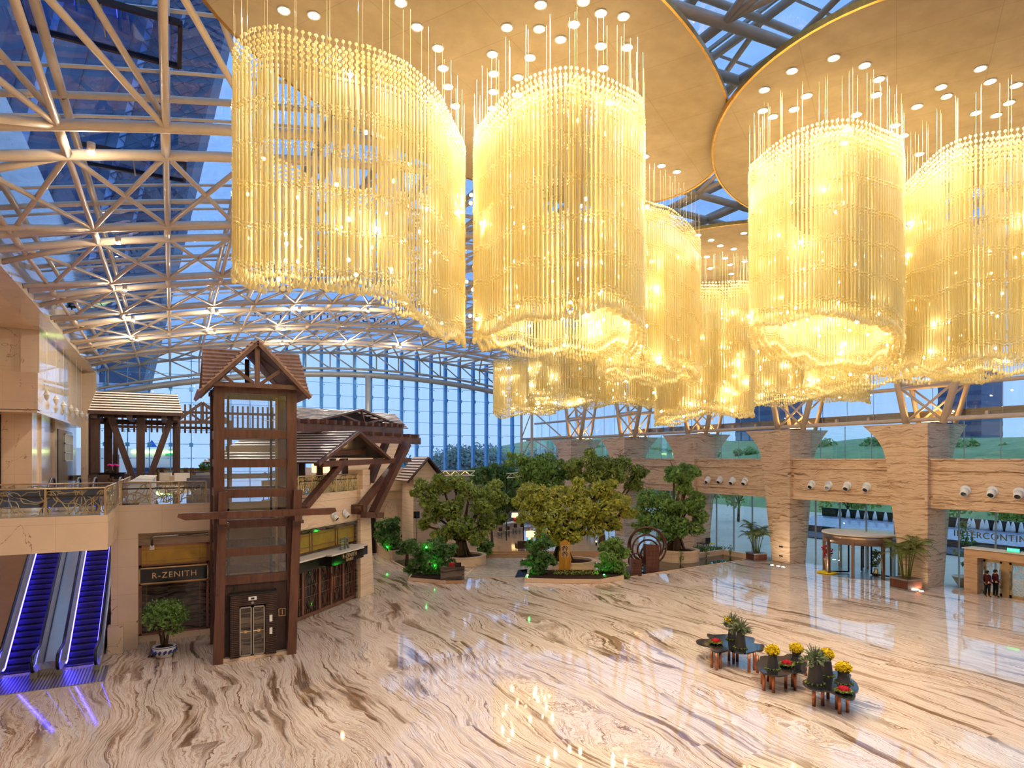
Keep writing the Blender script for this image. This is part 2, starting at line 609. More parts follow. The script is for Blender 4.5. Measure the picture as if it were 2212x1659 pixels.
    M['ivory'] = plain('ivory_fabric', (214, 202, 186), 0.8, 0, 0.2, 0.05)
    M['greyfab'] = plain('grey_fabric', (120, 120, 126), 0.8, 0, 0.2, 0.08)
    M['bluegrey'] = plain('slate_fabric', (74, 80, 96), 0.8, 0, 0.2, 0.08)
    M['walnut'] = wood('walnut_furniture', (58, 38, 28), (90, 60, 44))
    M['maroon'] = plain('maroon_cloth', (70, 22, 26), 0.8, 0, 0.2, 0.1)
    M['blackcloth'] = plain('black_cloth', (26, 22, 24), 0.8, 0, 0.2, 0.1)
    M['skin'] = plain('skin', (206, 150, 116), 0.5, 0, 0.3, 0.06)
    M['hair'] = plain('black_hair', (22, 17, 15), 0.5, 0, 0.4, 0.2, 20)
    M['redcloth'] = plain('red_cloth', (168, 40, 48), 0.8, 0, 0.2, 0.1)
    M['goldpanel'] = plain('gold_leaf_panel', (188, 152, 70), 0.3, 0.55, 0.5, 0.14, 2.0)
    M['rose'] = plain('rose_bronze_frame', (158, 112, 96), 0.3, 0.7, 0.5, 0.1)
    M['darkmarble'] = stripe_stone('dark_veined_marble', rough=0.06, stops=[(0.3, sr(30, 24, 22)), (0.45, sr(62, 52, 46)), (0.55, sr(120, 104, 90)), (0.62, sr(52, 42, 38)), (0.75, sr(92, 78, 68))])
    M['smoke'] = plain('smoked_mirror_glass', (48, 38, 34), 0.03, 0.0, 0.9, 0.3, 1.0)
    M['led'] = emit('blue_led_strip', (50, 44, 255), 32)
    M['step'] = plain('escalator_step', (52, 44, 62), 0.4, 0.4)
    M['portal'] = stripe_stone('warm_portal_stone', rough=0.3, stops=[(0.3, sr(140, 104, 76)), (0.5, sr(194, 154, 118)), (0.7, sr(178, 136, 102))])
    M['goldwood'] = wood('golden_wood_sign', (150, 96, 24), (206, 146, 48), 0.4)
    M['rust'] = wood('rust_brown_metal', (74, 38, 26), (110, 64, 48), 0.35)
    M['china'] = plain('white_china', (222, 220, 216), 0.15, 0, 0.5, 0.03)
    M['chinablue'] = plain('blue_china_paint', (40, 56, 120), 0.2, 0, 0.5, 0.1)
    M['ext'] = plain('exterior_paving', (200, 196, 190), 0.6, 0, 0.3, 0.06, 0.5)
    M['extdark'] = plain('exterior_dark_stone', (36, 40, 48), 0.25, 0, 0.5, 0.2)
    M['water'] = plain('running_water', (120, 140, 180), 0.12, 0, 0.7, 0.3, 4)
    M['foam'] = plain('white_foam', (236, 240, 250), 0.6, 0, 0.3, 0.03)
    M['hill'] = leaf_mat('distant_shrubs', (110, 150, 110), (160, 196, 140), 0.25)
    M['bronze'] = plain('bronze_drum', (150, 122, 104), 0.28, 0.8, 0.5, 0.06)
    M['hazeleaf'] = leaf_mat('haze_tinted_trees', (110, 140, 150), (150, 176, 176), 0.3)  # atmospheric haze mixed into the leaf colour as a pale blue
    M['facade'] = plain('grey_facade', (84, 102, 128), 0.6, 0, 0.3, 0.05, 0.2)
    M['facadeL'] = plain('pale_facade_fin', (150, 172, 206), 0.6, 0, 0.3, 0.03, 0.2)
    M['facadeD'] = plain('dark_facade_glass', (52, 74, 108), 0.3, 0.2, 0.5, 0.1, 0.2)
    M['whitewall'] = plain('white_render', (226, 230, 234), 0.6, 0, 0.3, 0.03, 0.3)
    M['signblue'] = plain('blue_sign_panel', (20, 110, 235), 0.4)
    M['signnavy'] = plain('navy_letters', (22, 44, 96), 0.4)
    M['signgreen'] = plain('green_sign_panel', (60, 200, 150), 0.4)
    M['neon'] = emit('yellow_green_neon', (220, 255, 150), 3.0)
    M['greenlamp'] = emit('green_garden_lamp', (20, 255, 60), 220)
    M['lamp'] = emit('warm_lamp', (255, 214, 140), 60)
    M['yellowlamp'] = emit('yellow_garden_lamp', (255, 220, 40), 200)
    M['shade'] = emit('glowing_lamp_shade', (255, 206, 130), 2.2)
    M['exit'] = emit('green_exit_sign', (60, 255, 140), 2.5)
    M['letter'] = plain('bronze_letters', (150, 116, 70), 0.3, 0.7)
    M['goldletter'] = plain('gold_letters', (226, 190, 140), 0.3, 0.6)
    M['dstone'] = plain('low_back_wall_stone', (150, 128, 104), 0.6, 0, 0.3, 0.1)
    M['pebble'] = plain('pebble_paving', (190, 172, 150), 0.3, 0, 0.5, 0.45, 2.2)
    M['deck'] = stripe_stone('tan_terrace_stone', rough=0.08, stops=[(0.3, sr(176, 132, 92)), (0.5, sr(206, 160, 116)), (0.7, sr(190, 146, 102))])
    M['mezz'] = plain('polished_mezzanine_floor', (150, 120, 94), 0.03, 0, 0.9, 0.25, 0.8)
    M['pink'] = plain('pink_petals', (200, 40, 140), 0.6, 0, 0.2, 0.2, 20)


def text_geo(txt, size, depth=0.03, spacing=1.0):
    cu = bpy.data.curves.new('tmp_text', 'FONT')
    cu.body = txt; cu.size = size; cu.extrude = depth / 2; cu.space_character = spacing
    ob = bpy.data.objects.new('tmp_text', cu)
    COL.objects.link(ob)
    bpy.context.view_layer.update()
    me = ob.to_mesh()
    vs = [tuple(v.co) for v in me.vertices]
    fs = [tuple(p.vertices) for p in me.polygons]
    ob.to_mesh_clear()
    bpy.data.objects.remove(ob)
    bpy.data.curves.remove(cu)
    return vs, fs


def text_mb(txt, size, origin, right, up=(0, 0, 1), depth=0.03, spacing=1.0, centre=True, bold=0.0):
    vs, fs = text_geo(txt, size, depth, spacing)
    xs = [v[0] for v in vs]
    cx = (min(xs) + max(xs)) / 2 if centre else 0
    o, r, u = Vector(origin), Vector(right).normalized(), Vector(up)
    n = r.cross(u)
    mb = MB()
    mb.add([o + r * (v[0] - cx) + u * v[1] + n * v[2] for v in vs], fs)
    return mb
# ================================================================= SETTING
def zlo(x):
    """height of the lower layer of the arched roof frame"""
    return 22.8 - 0.00416 * (x - 24.0) ** 2


XL, XR, YB = -7.3, 47.0, 85.0


def shell():
    mb = MB().box(-30, 48.2, -14, 86, -0.4, 0.0)
    struct('floor', mb, M['floor'])
    # outside ground
    struct('ground', MB().box(48.2, 420, -160, 420, -0.5, -0.12).box(-300, 48.2, 86, 420, -0.5, -0.12), M['ext'])
    # ---- left side: polished upper wall, soffit, lower wall behind it
    struct('wall_left_upper', MB().box(XL - 1.3, XL, -12, 85, 18.3, 27), M['wallm'])
    struct('wall_left_lower', MB().box(-9.6, -8.5, 57.2, 85, 12.42, 18.3), M['wallm'])
    struct('wall_left_return', MB().box(-13.4, -9.55, 57.3, 60, 12.43, 18.3), M['wallm'])
    struct('wall_left_block', MB().box(-13.2, -8.4, 55.9, 57.6, 12.45, 15.1), M['cream'])
    struct('wall_left_recess', MB().box(-14.6, -12.8, -12, 86, 0, 18.3), M['cream'])
    struct('ceiling_left', MB().box(-14.6, -8.55, -12, 85, 18.31, 18.6), M['cream'])
    struct('trim_1', MB().box(-13.0, -8.45, 56.0, 82, 12.25, 12.41), M['cream'])
    # end of the upper wall against the curtain wall
    struct('trim_2', MB().box(-8.6, -7.2, 82.2, 85.2, 6.8, 18.3), M['cream'])
    # behind the camera: the rest of the hall, so that the light has walls to fall on
    struct('wall_back', MB().box(-13, 50, -15, -14, 0, 24), M['cream'])
    struct('wall_far_low', MB().box(-12, 47.4, 85.3, 86.0, 0, 7.1), M['dstone'])

    # ---- right side: striped stone columns, beam with ledges
    ys = [3.2, 14.4, 25.6, 36.8, 48.0, 59.2, 70.4]
    prof = [(0, 1.75, 2.0), (5.5, 2.5, 2.7), (8.95, 2.95, 3.1), (9.7, 3.15, 3.4), (10.4, 3.6, 3.9), (11.0, 4.2, 4.5), (11.45, 4.7, 5.0)]
    for y in ys:
        mb = MB()
        vs, fs = [], []
        for z, w, d in prof:
            vs += [(46.2, y, z), (46.2 + d, y, z), (46.2 + d, y + w, z), (46.2, y + w, z)]
        for i in range(len(prof) - 1):
            for k in range(4):
                l = (k + 1) % 4
                fs.append((i * 4 + k, i * 4 + l, (i + 1) * 4 + l, (i + 1) * 4 + k))
        fs += [(3, 2, 1, 0), tuple(range(len(vs) - 4, len(vs)))]
        mb.add(vs, fs)
        struct('column', mb, M['stripe'])
    mb = MB().box(46.55, 48.6, -12, 84.8, 5.55, 8.85)
    mb.box(46.40, 48.6, -12, 84.8, 8.15, 8.22)
    mb.box(46.44, 48.8, -12, 84.8, 8.85, 8.97)
    mb.box(46.44, 48.6, -12, 84.8, 6.20, 6.26)
    struct('wall_right', mb, M['stripe'])
    # low plinth in front of the far bays
    # glazing of the right side
    struct('window_3', MB().box(48.28, 48.32, 3, 84, 0, 5.56), M['greenglass'])
    struct('window_4', MB().box(48.9, 48.94, 3, 84, 8.97, 11.6), M['greenglass'])
    struct('window_5', MB().box(49.2, 49.24, 3, 84.8, 11.6, 21.0), M['curtain'])
    mb = MB()
    y = 4.5
    while y < 84:
        if not any(c - 0.1 < y < c + 2.0 for c in ys):
            mb.box(48.2, 48.36, y - 0.025, y + 0.025, 0, 5.56)
        mb.box(48.88, 48.96, y - 0.012, y + 0.012, 8.97, 11.6)
        mb.box(49.16, 49.22, y - 0.012, y + 0.012, 11.9, 21)
        y += 2.24
    struct('trim_3', mb, M['satin'])

    # ---- far end: curtain wall of glass on blue grey mullions
    def ztop(x):
        return zlo(x) - 0.9
    xs = [15.06 + 2.17 * k for k in range(-10, 15)]
    vs, fs = [], []
    xx = [XL + (XR - XL) * i / 48 for i in range(49)]
    for x in xx:
        vs += [(x, YB, 7.1), (x, YB, zlo(x) + 1.9)]
    for i in range(48):
        fs.append((2 * i, 2 * i + 2, 2 * i + 3, 2 * i + 1))
    struct('window_2', MB().add(vs, fs), M['curtain'])
    fins = MB()
    rails = MB()
    for i, x in enumerate(xs):
        t = zlo(x) + 1.2
        if x < 12.5:
            fins.box(x - 0.05, x + 0.05, YB + 0.05, YB + 0.3, 7.1, t)
        else:
            fins.box(x - 0.15, x + 0.15, YB + 0.05, YB + 0.75, 7.1, t)
        for z in (10.6, 17.2):
            fins.box(x - 0.2, x + 0.2, YB - 0.15, YB + 0.5, z - 0.22, z + 0.22)
        for z in (9.0, 12.1, 15.4, 18.6):
            for s in (-0.26, 0.26):
                fins.box(x + s - 0.06, x + s + 0.06, YB - 0.12, YB, z - 0.06, z + 0.06)
    z = 7.4
    while z < 22:
        half = [x for x in xx if zlo(x) + 1.2 > z]
        rails.box(half[0], half[-1], YB - 0.03, YB + 0.03, z - 0.028, z + 0.028)
        z += 1.64
    struct('trim_4', fins, M['mull'])
    struct('trim_5', rails, M['mull'])

    # ---- roof glass with its framing bars
    xs = [XL - 0.4 + (51 + 0.4 - XL) * i / 36 for i in range(37)]
    vs, fs = [], []
    for x in xs:
        vs += [(x, 2, zlo(x) + 1.95), (x, 86.5, zlo(x) + 1.95)]
    for i in range(36):
        fs.append((2 * i, 2 * i + 2, 2 * i + 3, 2 * i + 1))
    struct('window_1', MB().add(vs, fs), M['roofglass'])
    bars = MB()
    y = 4.36
    while y < 85:
        bars.path([(x, y, zlo(x) + 1.85) for x in xs], 0.07, 4, cap=False)
        y += 3.42
    k = 0
    x = XL + 0.9
    while x < 50:
        bars.box(x - 0.05, x + 0.05, 2.5, 86, zlo(x) + 1.78, zlo(x) + 1.92)
        x += 6.1
    struct('trim_6', bars, M['steel'])


STX = [-6.3 + 3.05 * k for k in range(19)]


def roof_frame():
    """arched tubular trusses, each a pair of chords, with cross bracing in the bays between"""
    pairs = [(14.4, 16.6), (25.0, 27.3), (35.5, 37.6), (45.7, 47.6), (54.9, 57.4), (64.8, 67.2), (74.6, 77.0)]
    names = ['mostly hidden above the ceiling discs', 'first', 'second', 'third', 'fourth', 'fifth', 'sixth']
    xs = [XL + (50 - XL) * i / 40 for i in range(41)]
    for (a, b), w in zip(pairs, names):
        t = thing('roof_truss', 'cream tubular arched roof truss, ' + w + (' in view from the camera end' if len(w) < 10 else ''), 'truss', (24, (a + b) / 2, 18), 'arched roof trusses')
        for y in (a, b):
            MB().path([(x, y, zlo(x)) for x in xs], 0.19, 10, cap=False).build('chord', M['steel'], t, True)
        MB().path([(x, (a + b) / 2, zlo(x) + 1.55) for x in xs], 0.13, 8, cap=False).build('top_chord', M['steel'], t, True)
        for x in STX:
            MB().tube((x, a, zlo(x)), (x, b, zlo(x)), 0.16, 8).build('strut', M['steel'], t, True)
        # struts running back to the left wall
        for y, dy in ((a, -1.6), (b, 1.6)):
            MB().tube((STX[1], y, zlo(STX[1])), (XL, y + dy, zlo(XL) - 0.15), 0.15, 8).build('wall_strut', M['steel'], t, True)
    ends = [5.0] + [y for p in pairs for y in p] + [84.2]
    bays = list(zip(ends[0::2], ends[1::2]))
    for n, (y0, y1) in enumerate(bays):
        w = ['above the hidden edge of the ceiling discs', 'nearest the camera', 'behind the first truss', 'behind the second truss', 'behind the third truss', 'behind the fourth truss', 'behind the fifth truss', 'next to the glass end wall'][n]
        t = thing('roof_bracing', 'crossed cream tubes bracing the roof bay ' + w, 'bracing', (24, (y0 + y1) / 2, 18), 'roof bay bracing')
        for i, x in enumerate(STX):
            MB().tube((x, y0, zlo(x)), (x, y1, zlo(x)), 0.12, 8, cap=False).build('tie', M['steel'], t, True)
            m = MB().tube((x, y0 - 1.1, zlo(x) + 1.55), (x, y1 + 1.1, zlo(x) + 1.55), 0.15, 8, cap=False)
            m.build('purlin', M['steel'], t, True)
            if i + 1 < len(STX):
                x2 = STX[i + 1]
                MB().tube((x, y0, zlo(x)), (x2, y1, zlo(x2)), 0.105, 8, cap=False).build('brace', M['steel'], t, True)
                if n != 1:
                    MB().tube((x2, y0, zlo(x2)), (x, y1, zlo(x)), 0.105, 8, cap=False).build('brace', M['steel'], t, True)
                else:
                    MB().tube((x, y0 - 1.1, zlo(x) + 1.55), (x2, y1, zlo(x2) + .25), 0.105, 8, cap=False).build('brace', M['steel'], t, True)
    # end truss over the curtain wall
    t = thing('end_truss', 'cream lattice arch truss along the top of the glass end wall', 'truss', (24, 84.2, 18))
    xe = [XL + (47 - XL) * i / 40 for i in range(41)]
    f = lambda x: zlo(x) - 2.0
    for nm, g, r in (('chord', zlo, 0.16), ('chord', f, 0.15), ('edge_beam', lambda x: zlo(x) - 2.75, 0.36)):
        MB().path([(x, 84.2, g(x)) for x in xe], r, 10, cap=False).build(nm, M['greysteel'], t, True)
    xs2 = [-6.3 + 3.05 * k for k in range(18)]
    for i, x in enumerate(xs2):
        MB().tube((x, 84.2, zlo(x)), (x, 84.2, f(x)), 0.09, 6).build('strut', M['greysteel'], t, True)
        if i + 1 < len(xs2):
            x2 = xs2[i + 1]
            MB().tube((x, 84.2, zlo(x)), (x2, 84.2, f(x2)), 0.085, 6).build('diagonal', M['greysteel'], t, True)
    p = at_y(795, 900, 83.6)
    tag(MB().tube((p.x, 83.6, 7.0), (p.x, 83.6, zlo(p.x) - 2.9), 0.36, 14).build('steel_column', M['greysteel'], None, True),
        'tall grey steel tube column standing in front of the glass end wall', 'column')
    # opened vent sashes in the roof glazing
    for (px, py, w, d, lab) in ((225, 55, 3.9, 2.3, 'open roof vent sash between the cream roof tubes at the top edge of the picture'),
                                (288, 352, 3.9, 1.9, 'open roof vent sash behind the nearest roof truss')):
        c = at_d(px, py, 17.5 if py < 100 else 27.8)
        z = zlo(c.x) + 1.5
        c = at_z(px, py, z)
        m = MB()
        t = thing('roof_vent', lab, 'roof vent', (c.x, c.y, z))
        for a, b in (((-1, -1), (1, -1)), ((1, -1), (1, 1)), ((1, 1), (-1, 1)), ((-1, 1), (-1, -1))):
            m.beam((c.x + a[0] * w / 2, c.y + a[1] * d / 2, z), (c.x + b[0] * w / 2, c.y + b[1] * d / 2, z), 0.12, 0.16)
        m.build('sash_frame', M['darkmetal'], t)
        MB().box(c.x - w / 2 + .06, c.x + w / 2 - .06, c.y - d / 2 + .06, c.y + d / 2 - .06, z - 0.01, z + 0.01).build('pane', M['roofglass'], t)
        MB().tube((c.x, c.y - d / 2, z), (c.x + 0.1, c.y - d / 2 + 0.4, z - 0.75), 0.03, 6).build('stay_arm', M['satin'], t)
    # spotlights clipped under the trusses
    spots = [(197, 285, 26.0), (255, 497, 36.4), (270, 608, 46.2), (287, 680, 56), (468, 683, 56), (296, 727, 65), (463, 716, 65), (614, 722, 65), (647, 673, 56), (795, 683, 56), (610, 718, 74), (742, 722, 74), (865, 733, 74)]
    od = ['under the first truss', 'under the second truss', 'under the third truss', 'first under the fourth truss', 'second under the fourth truss', 'first under the fifth truss', 'second under the fifth truss', 'third under the fifth truss', 'third under the fourth truss', 'fourth under the fourth truss', 'first under the sixth truss', 'second under the sixth truss', 'third under the sixth truss']
    for (px, py, y), w in zip(spots, od):
        u = ray(px, py)
        c = at_y(px, py, y)
        zz = zlo(c.x) - 0.3
        t = thing('truss_spotlight', 'small glowing spotlight ' + w + ' from the camera, counted from the side wall', 'spotlight', (c.x, y, zz), 'spotlights under the roof trusses')
        MB().tube((c.x, y, zz + 0.16), (c.x, y, zz - 0.16), 0.13, 10).build('housing', M['steel'], t, True)
        MB().tube((c.x, y, zz - 0.17), (c.x, y, zz - 0.20), 0.11, 10).build('lens', M['spotfar'] if y > 50 else M['spot'], t)


def right_frame():
    ys = [14.4, 25.6, 36.8, 48.0, 59.2, 70.4]
    where = ['beyond the gold doors', 'above the column between the gold doors and the revolving door', 'above the column beside the smaller potted palm', 'on the third stone column from the gold doors',
             'on the fourth stone column from the gold doors', 'on the stone column nearest the glass end wall']
    for y, w in zip(ys, where):
        t = thing('steel_strut_frame', 'cream V-shaped steel strut frame ' + w, 'strut frame', (47.6, y + 1, 11.45), 'strut frames on the stone columns')
        zt = 20.3
        legs = []
        for X in (47.4, 49.0):
            a = ((X, y - 0.35, 11.45), (X, y - 2.9, zt))
            b = ((X, y + 2.15, 11.45), (X, y + 4.0, zt))
            legs.append((a, b))
            for p, q in (a, b):
                MB().tube(p, q, 0.24 if X < 48 else 0.17, 12).build('leg', M['steel'], t, True)
        lerp = lambda s, k: tuple(s[0][i] + (s[1][i] - s[0][i]) * k for i in range(3))
        for (a, b), rr in zip(legs, (0.10, 0.08)):
            for k0, k1 in ((0.02, 0.32), (0.34, 0.64)):
                MB().tube(lerp(a, k0), lerp(b, k1), rr, 8).build('brace', M['steel'], t, True)
                MB().tube(lerp(b, k0), lerp(a, k1), rr, 8).build('brace', M['steel'], t, True)
            MB().tube(lerp(a, 0.33), lerp(b, 0.33), 0.12, 8).build('cross_tube', M['steel'], t, True)
        # the uplight behind the foot of each frame
        u = thing('uplight', 'warm uplight ' + w.replace('above the column', 'on the column'), 'uplight', (48.3, y + 0.9, 11.45), 'uplights on the stone columns')
        MB().box(48.0, 48.6, y + 0.3, y + 1.5, 11.46, 11.60).build('housing', M['darkmetal'], u)
        MB().box(48.05, 48.55, y + 0.35, y + 1.45, 11.605, 11.63).build('lens', M['uplens'], u)
    for z, X, r, lab in ((11.75, 47.5, 0.16, 'cream steel tube rail running along the tops of the stone columns'), (14.25, 48.9, 0.15, 'cream steel tube rail halfway up the slanted side glazing'), (17.4, 48.9, 0.12, 'cream steel tube rail high on the side glazing behind the chandeliers')):
        tag(MB().tube((X, 5, z), (X, 84.5, z), r, 10).build('steel_rail', M['steel'], None, True), lab, 'rail')
    t = thing('service_channel', 'tan metal service channel running along the foot of the side glazing', 'channel', (49.4, 40, 11.9))
    MB().box(49.3, 49.9, 8, 62, 11.85, 12.5).build('channel', M['portal'], t)
    for k in range(18):
        yy = 12 + 2.8 * k
        MB().box(49.0, 49.3, yy, yy + 0.2, 11.8, 12.25).build('bracket', M['steel'], t)
    # posts and braces between the last column and the glass end wall
    t = thing('corner_steel_frame', 'cream steel posts and diagonal braces in the far corner beside the glass end wall', 'frame', (46.8, 82, 7))
    a, b = (46.6, 84.6), (46.7, 81.6)
    for p in (a, b):
        MB().tube((p[0], p[1], 0), (p[0], p[1], 20), 0.2, 10).build('post', M['steel'], t, True)
    for z in (11.9, 16.0):
        MB().tube((a[0], a[1], z), (47.2, 72.0, z), 0.14, 8).build('rail', M['steel'], t, True)
    for z0, z1 in ((9.2, 11.9), (12.0, 16.0)):
        MB().tube((b[0], b[1], z1), (47.1, 74.2, z0), 0.1, 8).build('brace', M['steel'], t, True)
        MB().tube((a[0], a[1], z0), (b[0], b[1], z1), 0.08, 8).build('brace', M['steel'], t, True)
    # white tube lights on the stone beam
    grp = [[(1530, 1036), (1556, 1036), (1583, 1038), (1610, 1039)], [(1754, 1045.5), (1791, 1047.5), (1831, 1049), (1873, 1051)], [(2086, 1059), (2144, 1061), (2202, 1064)]]
    wh = ['beside the tree crown', 'over the revolving door', 'over the gold doors']
    od = ['first', 'second', 'third', 'fourth']
    for g, w in zip(grp, wh):
        for (px, py), o in zip(g, od):
            p = at_x(px, py, 46.55)
            t = thing('wall_light', 'white round wall light on the stone beam, %s of the row %s' % (o, w), 'wall light', p, 'round wall lights on the stone beam')
            d = Vector((-0.80, -0.1, -0.60)).normalized()
            MB().tube(p + Vector((0.02, 0, 0)), p + Vector((-0.06, 0, 0)), 0.33, 20).build('flange', M['white'], t, True)
            c = p + d * 0.05
            MB().path([c, c + d * 0.2, c + d * 0.38], 0.2, 18, [0.25, 0.24, 0.23]).build('barrel', M['white'], t, True)
            MB().tube(c + d * 0.37, c + d * 0.385, 0.17, 16).build('lens', M['black'], t)  # black disc paints the shade inside the barrel's open end


def fit_ellipse(pts):
    P = np.array([(p[0], p[1]) for p in pts])
    m = P.mean(0); s = P.std()
    q = (P - m) / s
    x, y = q[:, 0], q[:, 1]
    D1 = np.stack([x * x, x * y, y * y], 1); D2 = np.stack([x, y, np.ones_like(x)], 1)
    S1, S2, S3 = D1.T @ D1, D1.T @ D2, D2.T @ D2
    T = -np.linalg.inv(S3) @ S2.T
    Mx = S1 + S2 @ T
    Mx = np.array([Mx[2] / 2, -Mx[1], Mx[0] / 2])
    w, v = np.linalg.eig(Mx)
    v = np.real(v)
    cond = 4 * v[0] * v[2] - v[1] ** 2
    a1 = v[:, cond > 0][:, 0]
    A, B, Cc, D, E, Fc = np.concatenate([a1, T @ a1])
    den = B * B - 4 * A * Cc
    x0, y0 = (2 * Cc * D - B * E) / den, (2 * A * E - B * D) / den
    th = 0.5 * math.atan2(B, A - Cc)
    F0 = A * x0 * x0 + B * x0 * y0 + Cc * y0 * y0 + D * x0 + E * y0 + Fc
    ct, st = math.cos(th), math.sin(th)
    l1 = A * ct * ct + B * ct * st + Cc * st * st
    l2 = A * st * st - B * ct * st + Cc * ct * ct
    return (x0 * s + m[0], y0 * s + m[1], math.sqrt(-F0 / l1) * s, math.sqrt(-F0 / l2) * s, th)


ZD = 20.3          # underside of the big ceiling discs
DISCS = []


def ceiling_discs():
    d1 = [(440, 2), (480, 43), (569, 132), (645, 192), (746, 256), (822, 299), (872, 327), (1000, 381), (1089, 410), (1177, 430), (1389, 437), (1449, 425), (1506, 405), (1540, 365), (1565, 290), (1574, 210), (1540, 130), (1480, 60), (1420, 0)]
    d2 = [(1904, 0), (1784, 54), (1702, 108), (1607, 187), (1572, 234), (1547, 285), (1542, 316), (1545, 358), (1559, 389), (1585, 427), (1621, 449), (2150, 380), (2212, 345)]
    for i, (pts, z) in enumerate(((d1, ZD), (d2, ZD - 0.25))):
        e = fit_ellipse([at_z(px, py, z) for px, py in pts])
        DISCS.append((e, z))
    c = at_d(1590, 560, 38.5)
    DISCS.append(((c.x, c.y, 8.3, 8.0, math.radians(-28)), ZD))
    for n, (e, z) in enumerate(DISCS):
        x0, y0, a, b, th = e
        poly = []
        for k in range(96):
            t = 2 * math.pi * k / 96
            X, Y = a * math.cos(t), b * math.sin(t)
            poly.append((x0 + X * math.cos(th) - Y * math.sin(th), y0 + X * math.sin(th) + Y * math.cos(th)))
        o = struct('ceiling_disc', MB().prism(poly, z, z + 0.13), M['disc'])
        m = MB()
        lo = [(x, y, z - 0.02) for x, y in poly]
        cx = lambda p, s: (x0 + (p[0] - x0) * s, y0 + (p[1] - y0) * s)
        k = len(poly)
        vs = [(*cx(p, 1.0), z - 0.02) for p in poly] + [(*cx(p, 1.012), z - 0.02) for p in poly] + [(*cx(p, 1.012), z + 0.15) for p in poly] + [(*cx(p, 1.0), z + 0.15) for p in poly]
        fs = []
        for r in range(4):
            for i in range(k):
                j = (i + 1) % k
                q = (r + 1) % 4
                fs.append((r * k + i, r * k + j, q * k + j, q * k + i))
        m.add(vs, fs).build('edge_trim', M['gold'], o)
    dl = [[(613, 21), (678, 32), (866, 4), (901, 57), (946, 103), (957, 146), (968, 186), (983, 228), (1168, 9), (1095, 58), (1165, 61), (1240, 51), (1260, 2), (1298, 27), (1347, 34), (1211, 84), (1064, 116), (1145, 123), (1298, 98), (1355, 101), (1066, 158), (1119, 166), (1066, 197), (1303, 146), (1118, 204), (1064, 233), (1318, 221), (1393, 337), (1429, 357), (1462, 370)],
          [(1651, 193), (1711, 152), (1801, 124), (1868, 140), (1648, 238), (1670, 251), (1715, 235), (1743, 206), (1899, 170), (1893, 204), (1850, 247), (1830, 279), (1824, 308), (1934, 270), (1952, 292), (2118, 147), (2033, 187), (2045, 207), (2139, 175), (2196, 183), (1981, 229), (2108, 243), (2152, 248), (2180, 221), (1986, 332)],
          [(1607, 503), (1508, 507), (1536, 518), (1556, 530), (1585, 537), (1527, 554), (1566, 557), (1609, 564), (1577, 571), (1534, 579), (1580, 591), (1505, 545)]]
    lab = ['round white downlight set in the largest tan ceiling disc', 'round white downlight set in the tan ceiling disc over the entrance doors', 'round white downlight set in the far tan ceiling disc']
    rim_me = lens_me = None
    for n, pts in enumerate(dl):
        z = DISCS[n][1]
        for px, py in pts:
            p = at_z(px, py, z)
            t = thing('downlight', lab[n], 'downlight', (p.x, p.y, z - 0.03), ['downlights in the largest ceiling disc', 'downlights in the disc over the doors', 'downlights in the far disc'][n])
            if rim_me is None:
                rim_me = MB().lathe((p.x, p.y, z), [(0.125, -0.025), (0.165, -0.035), (0.17, -0.001), (0.125, -0.001)], 20).build('rim', M['white'], t, True).data
                lens_me = MB().tube((p.x, p.y, z - 0.030), (p.x, p.y, z - 0.020), 0.125, 20).build('lens', M['down'], t).data
            else:
                link('rim', rim_me, None, t)
                link('lens', lens_me, None, t)


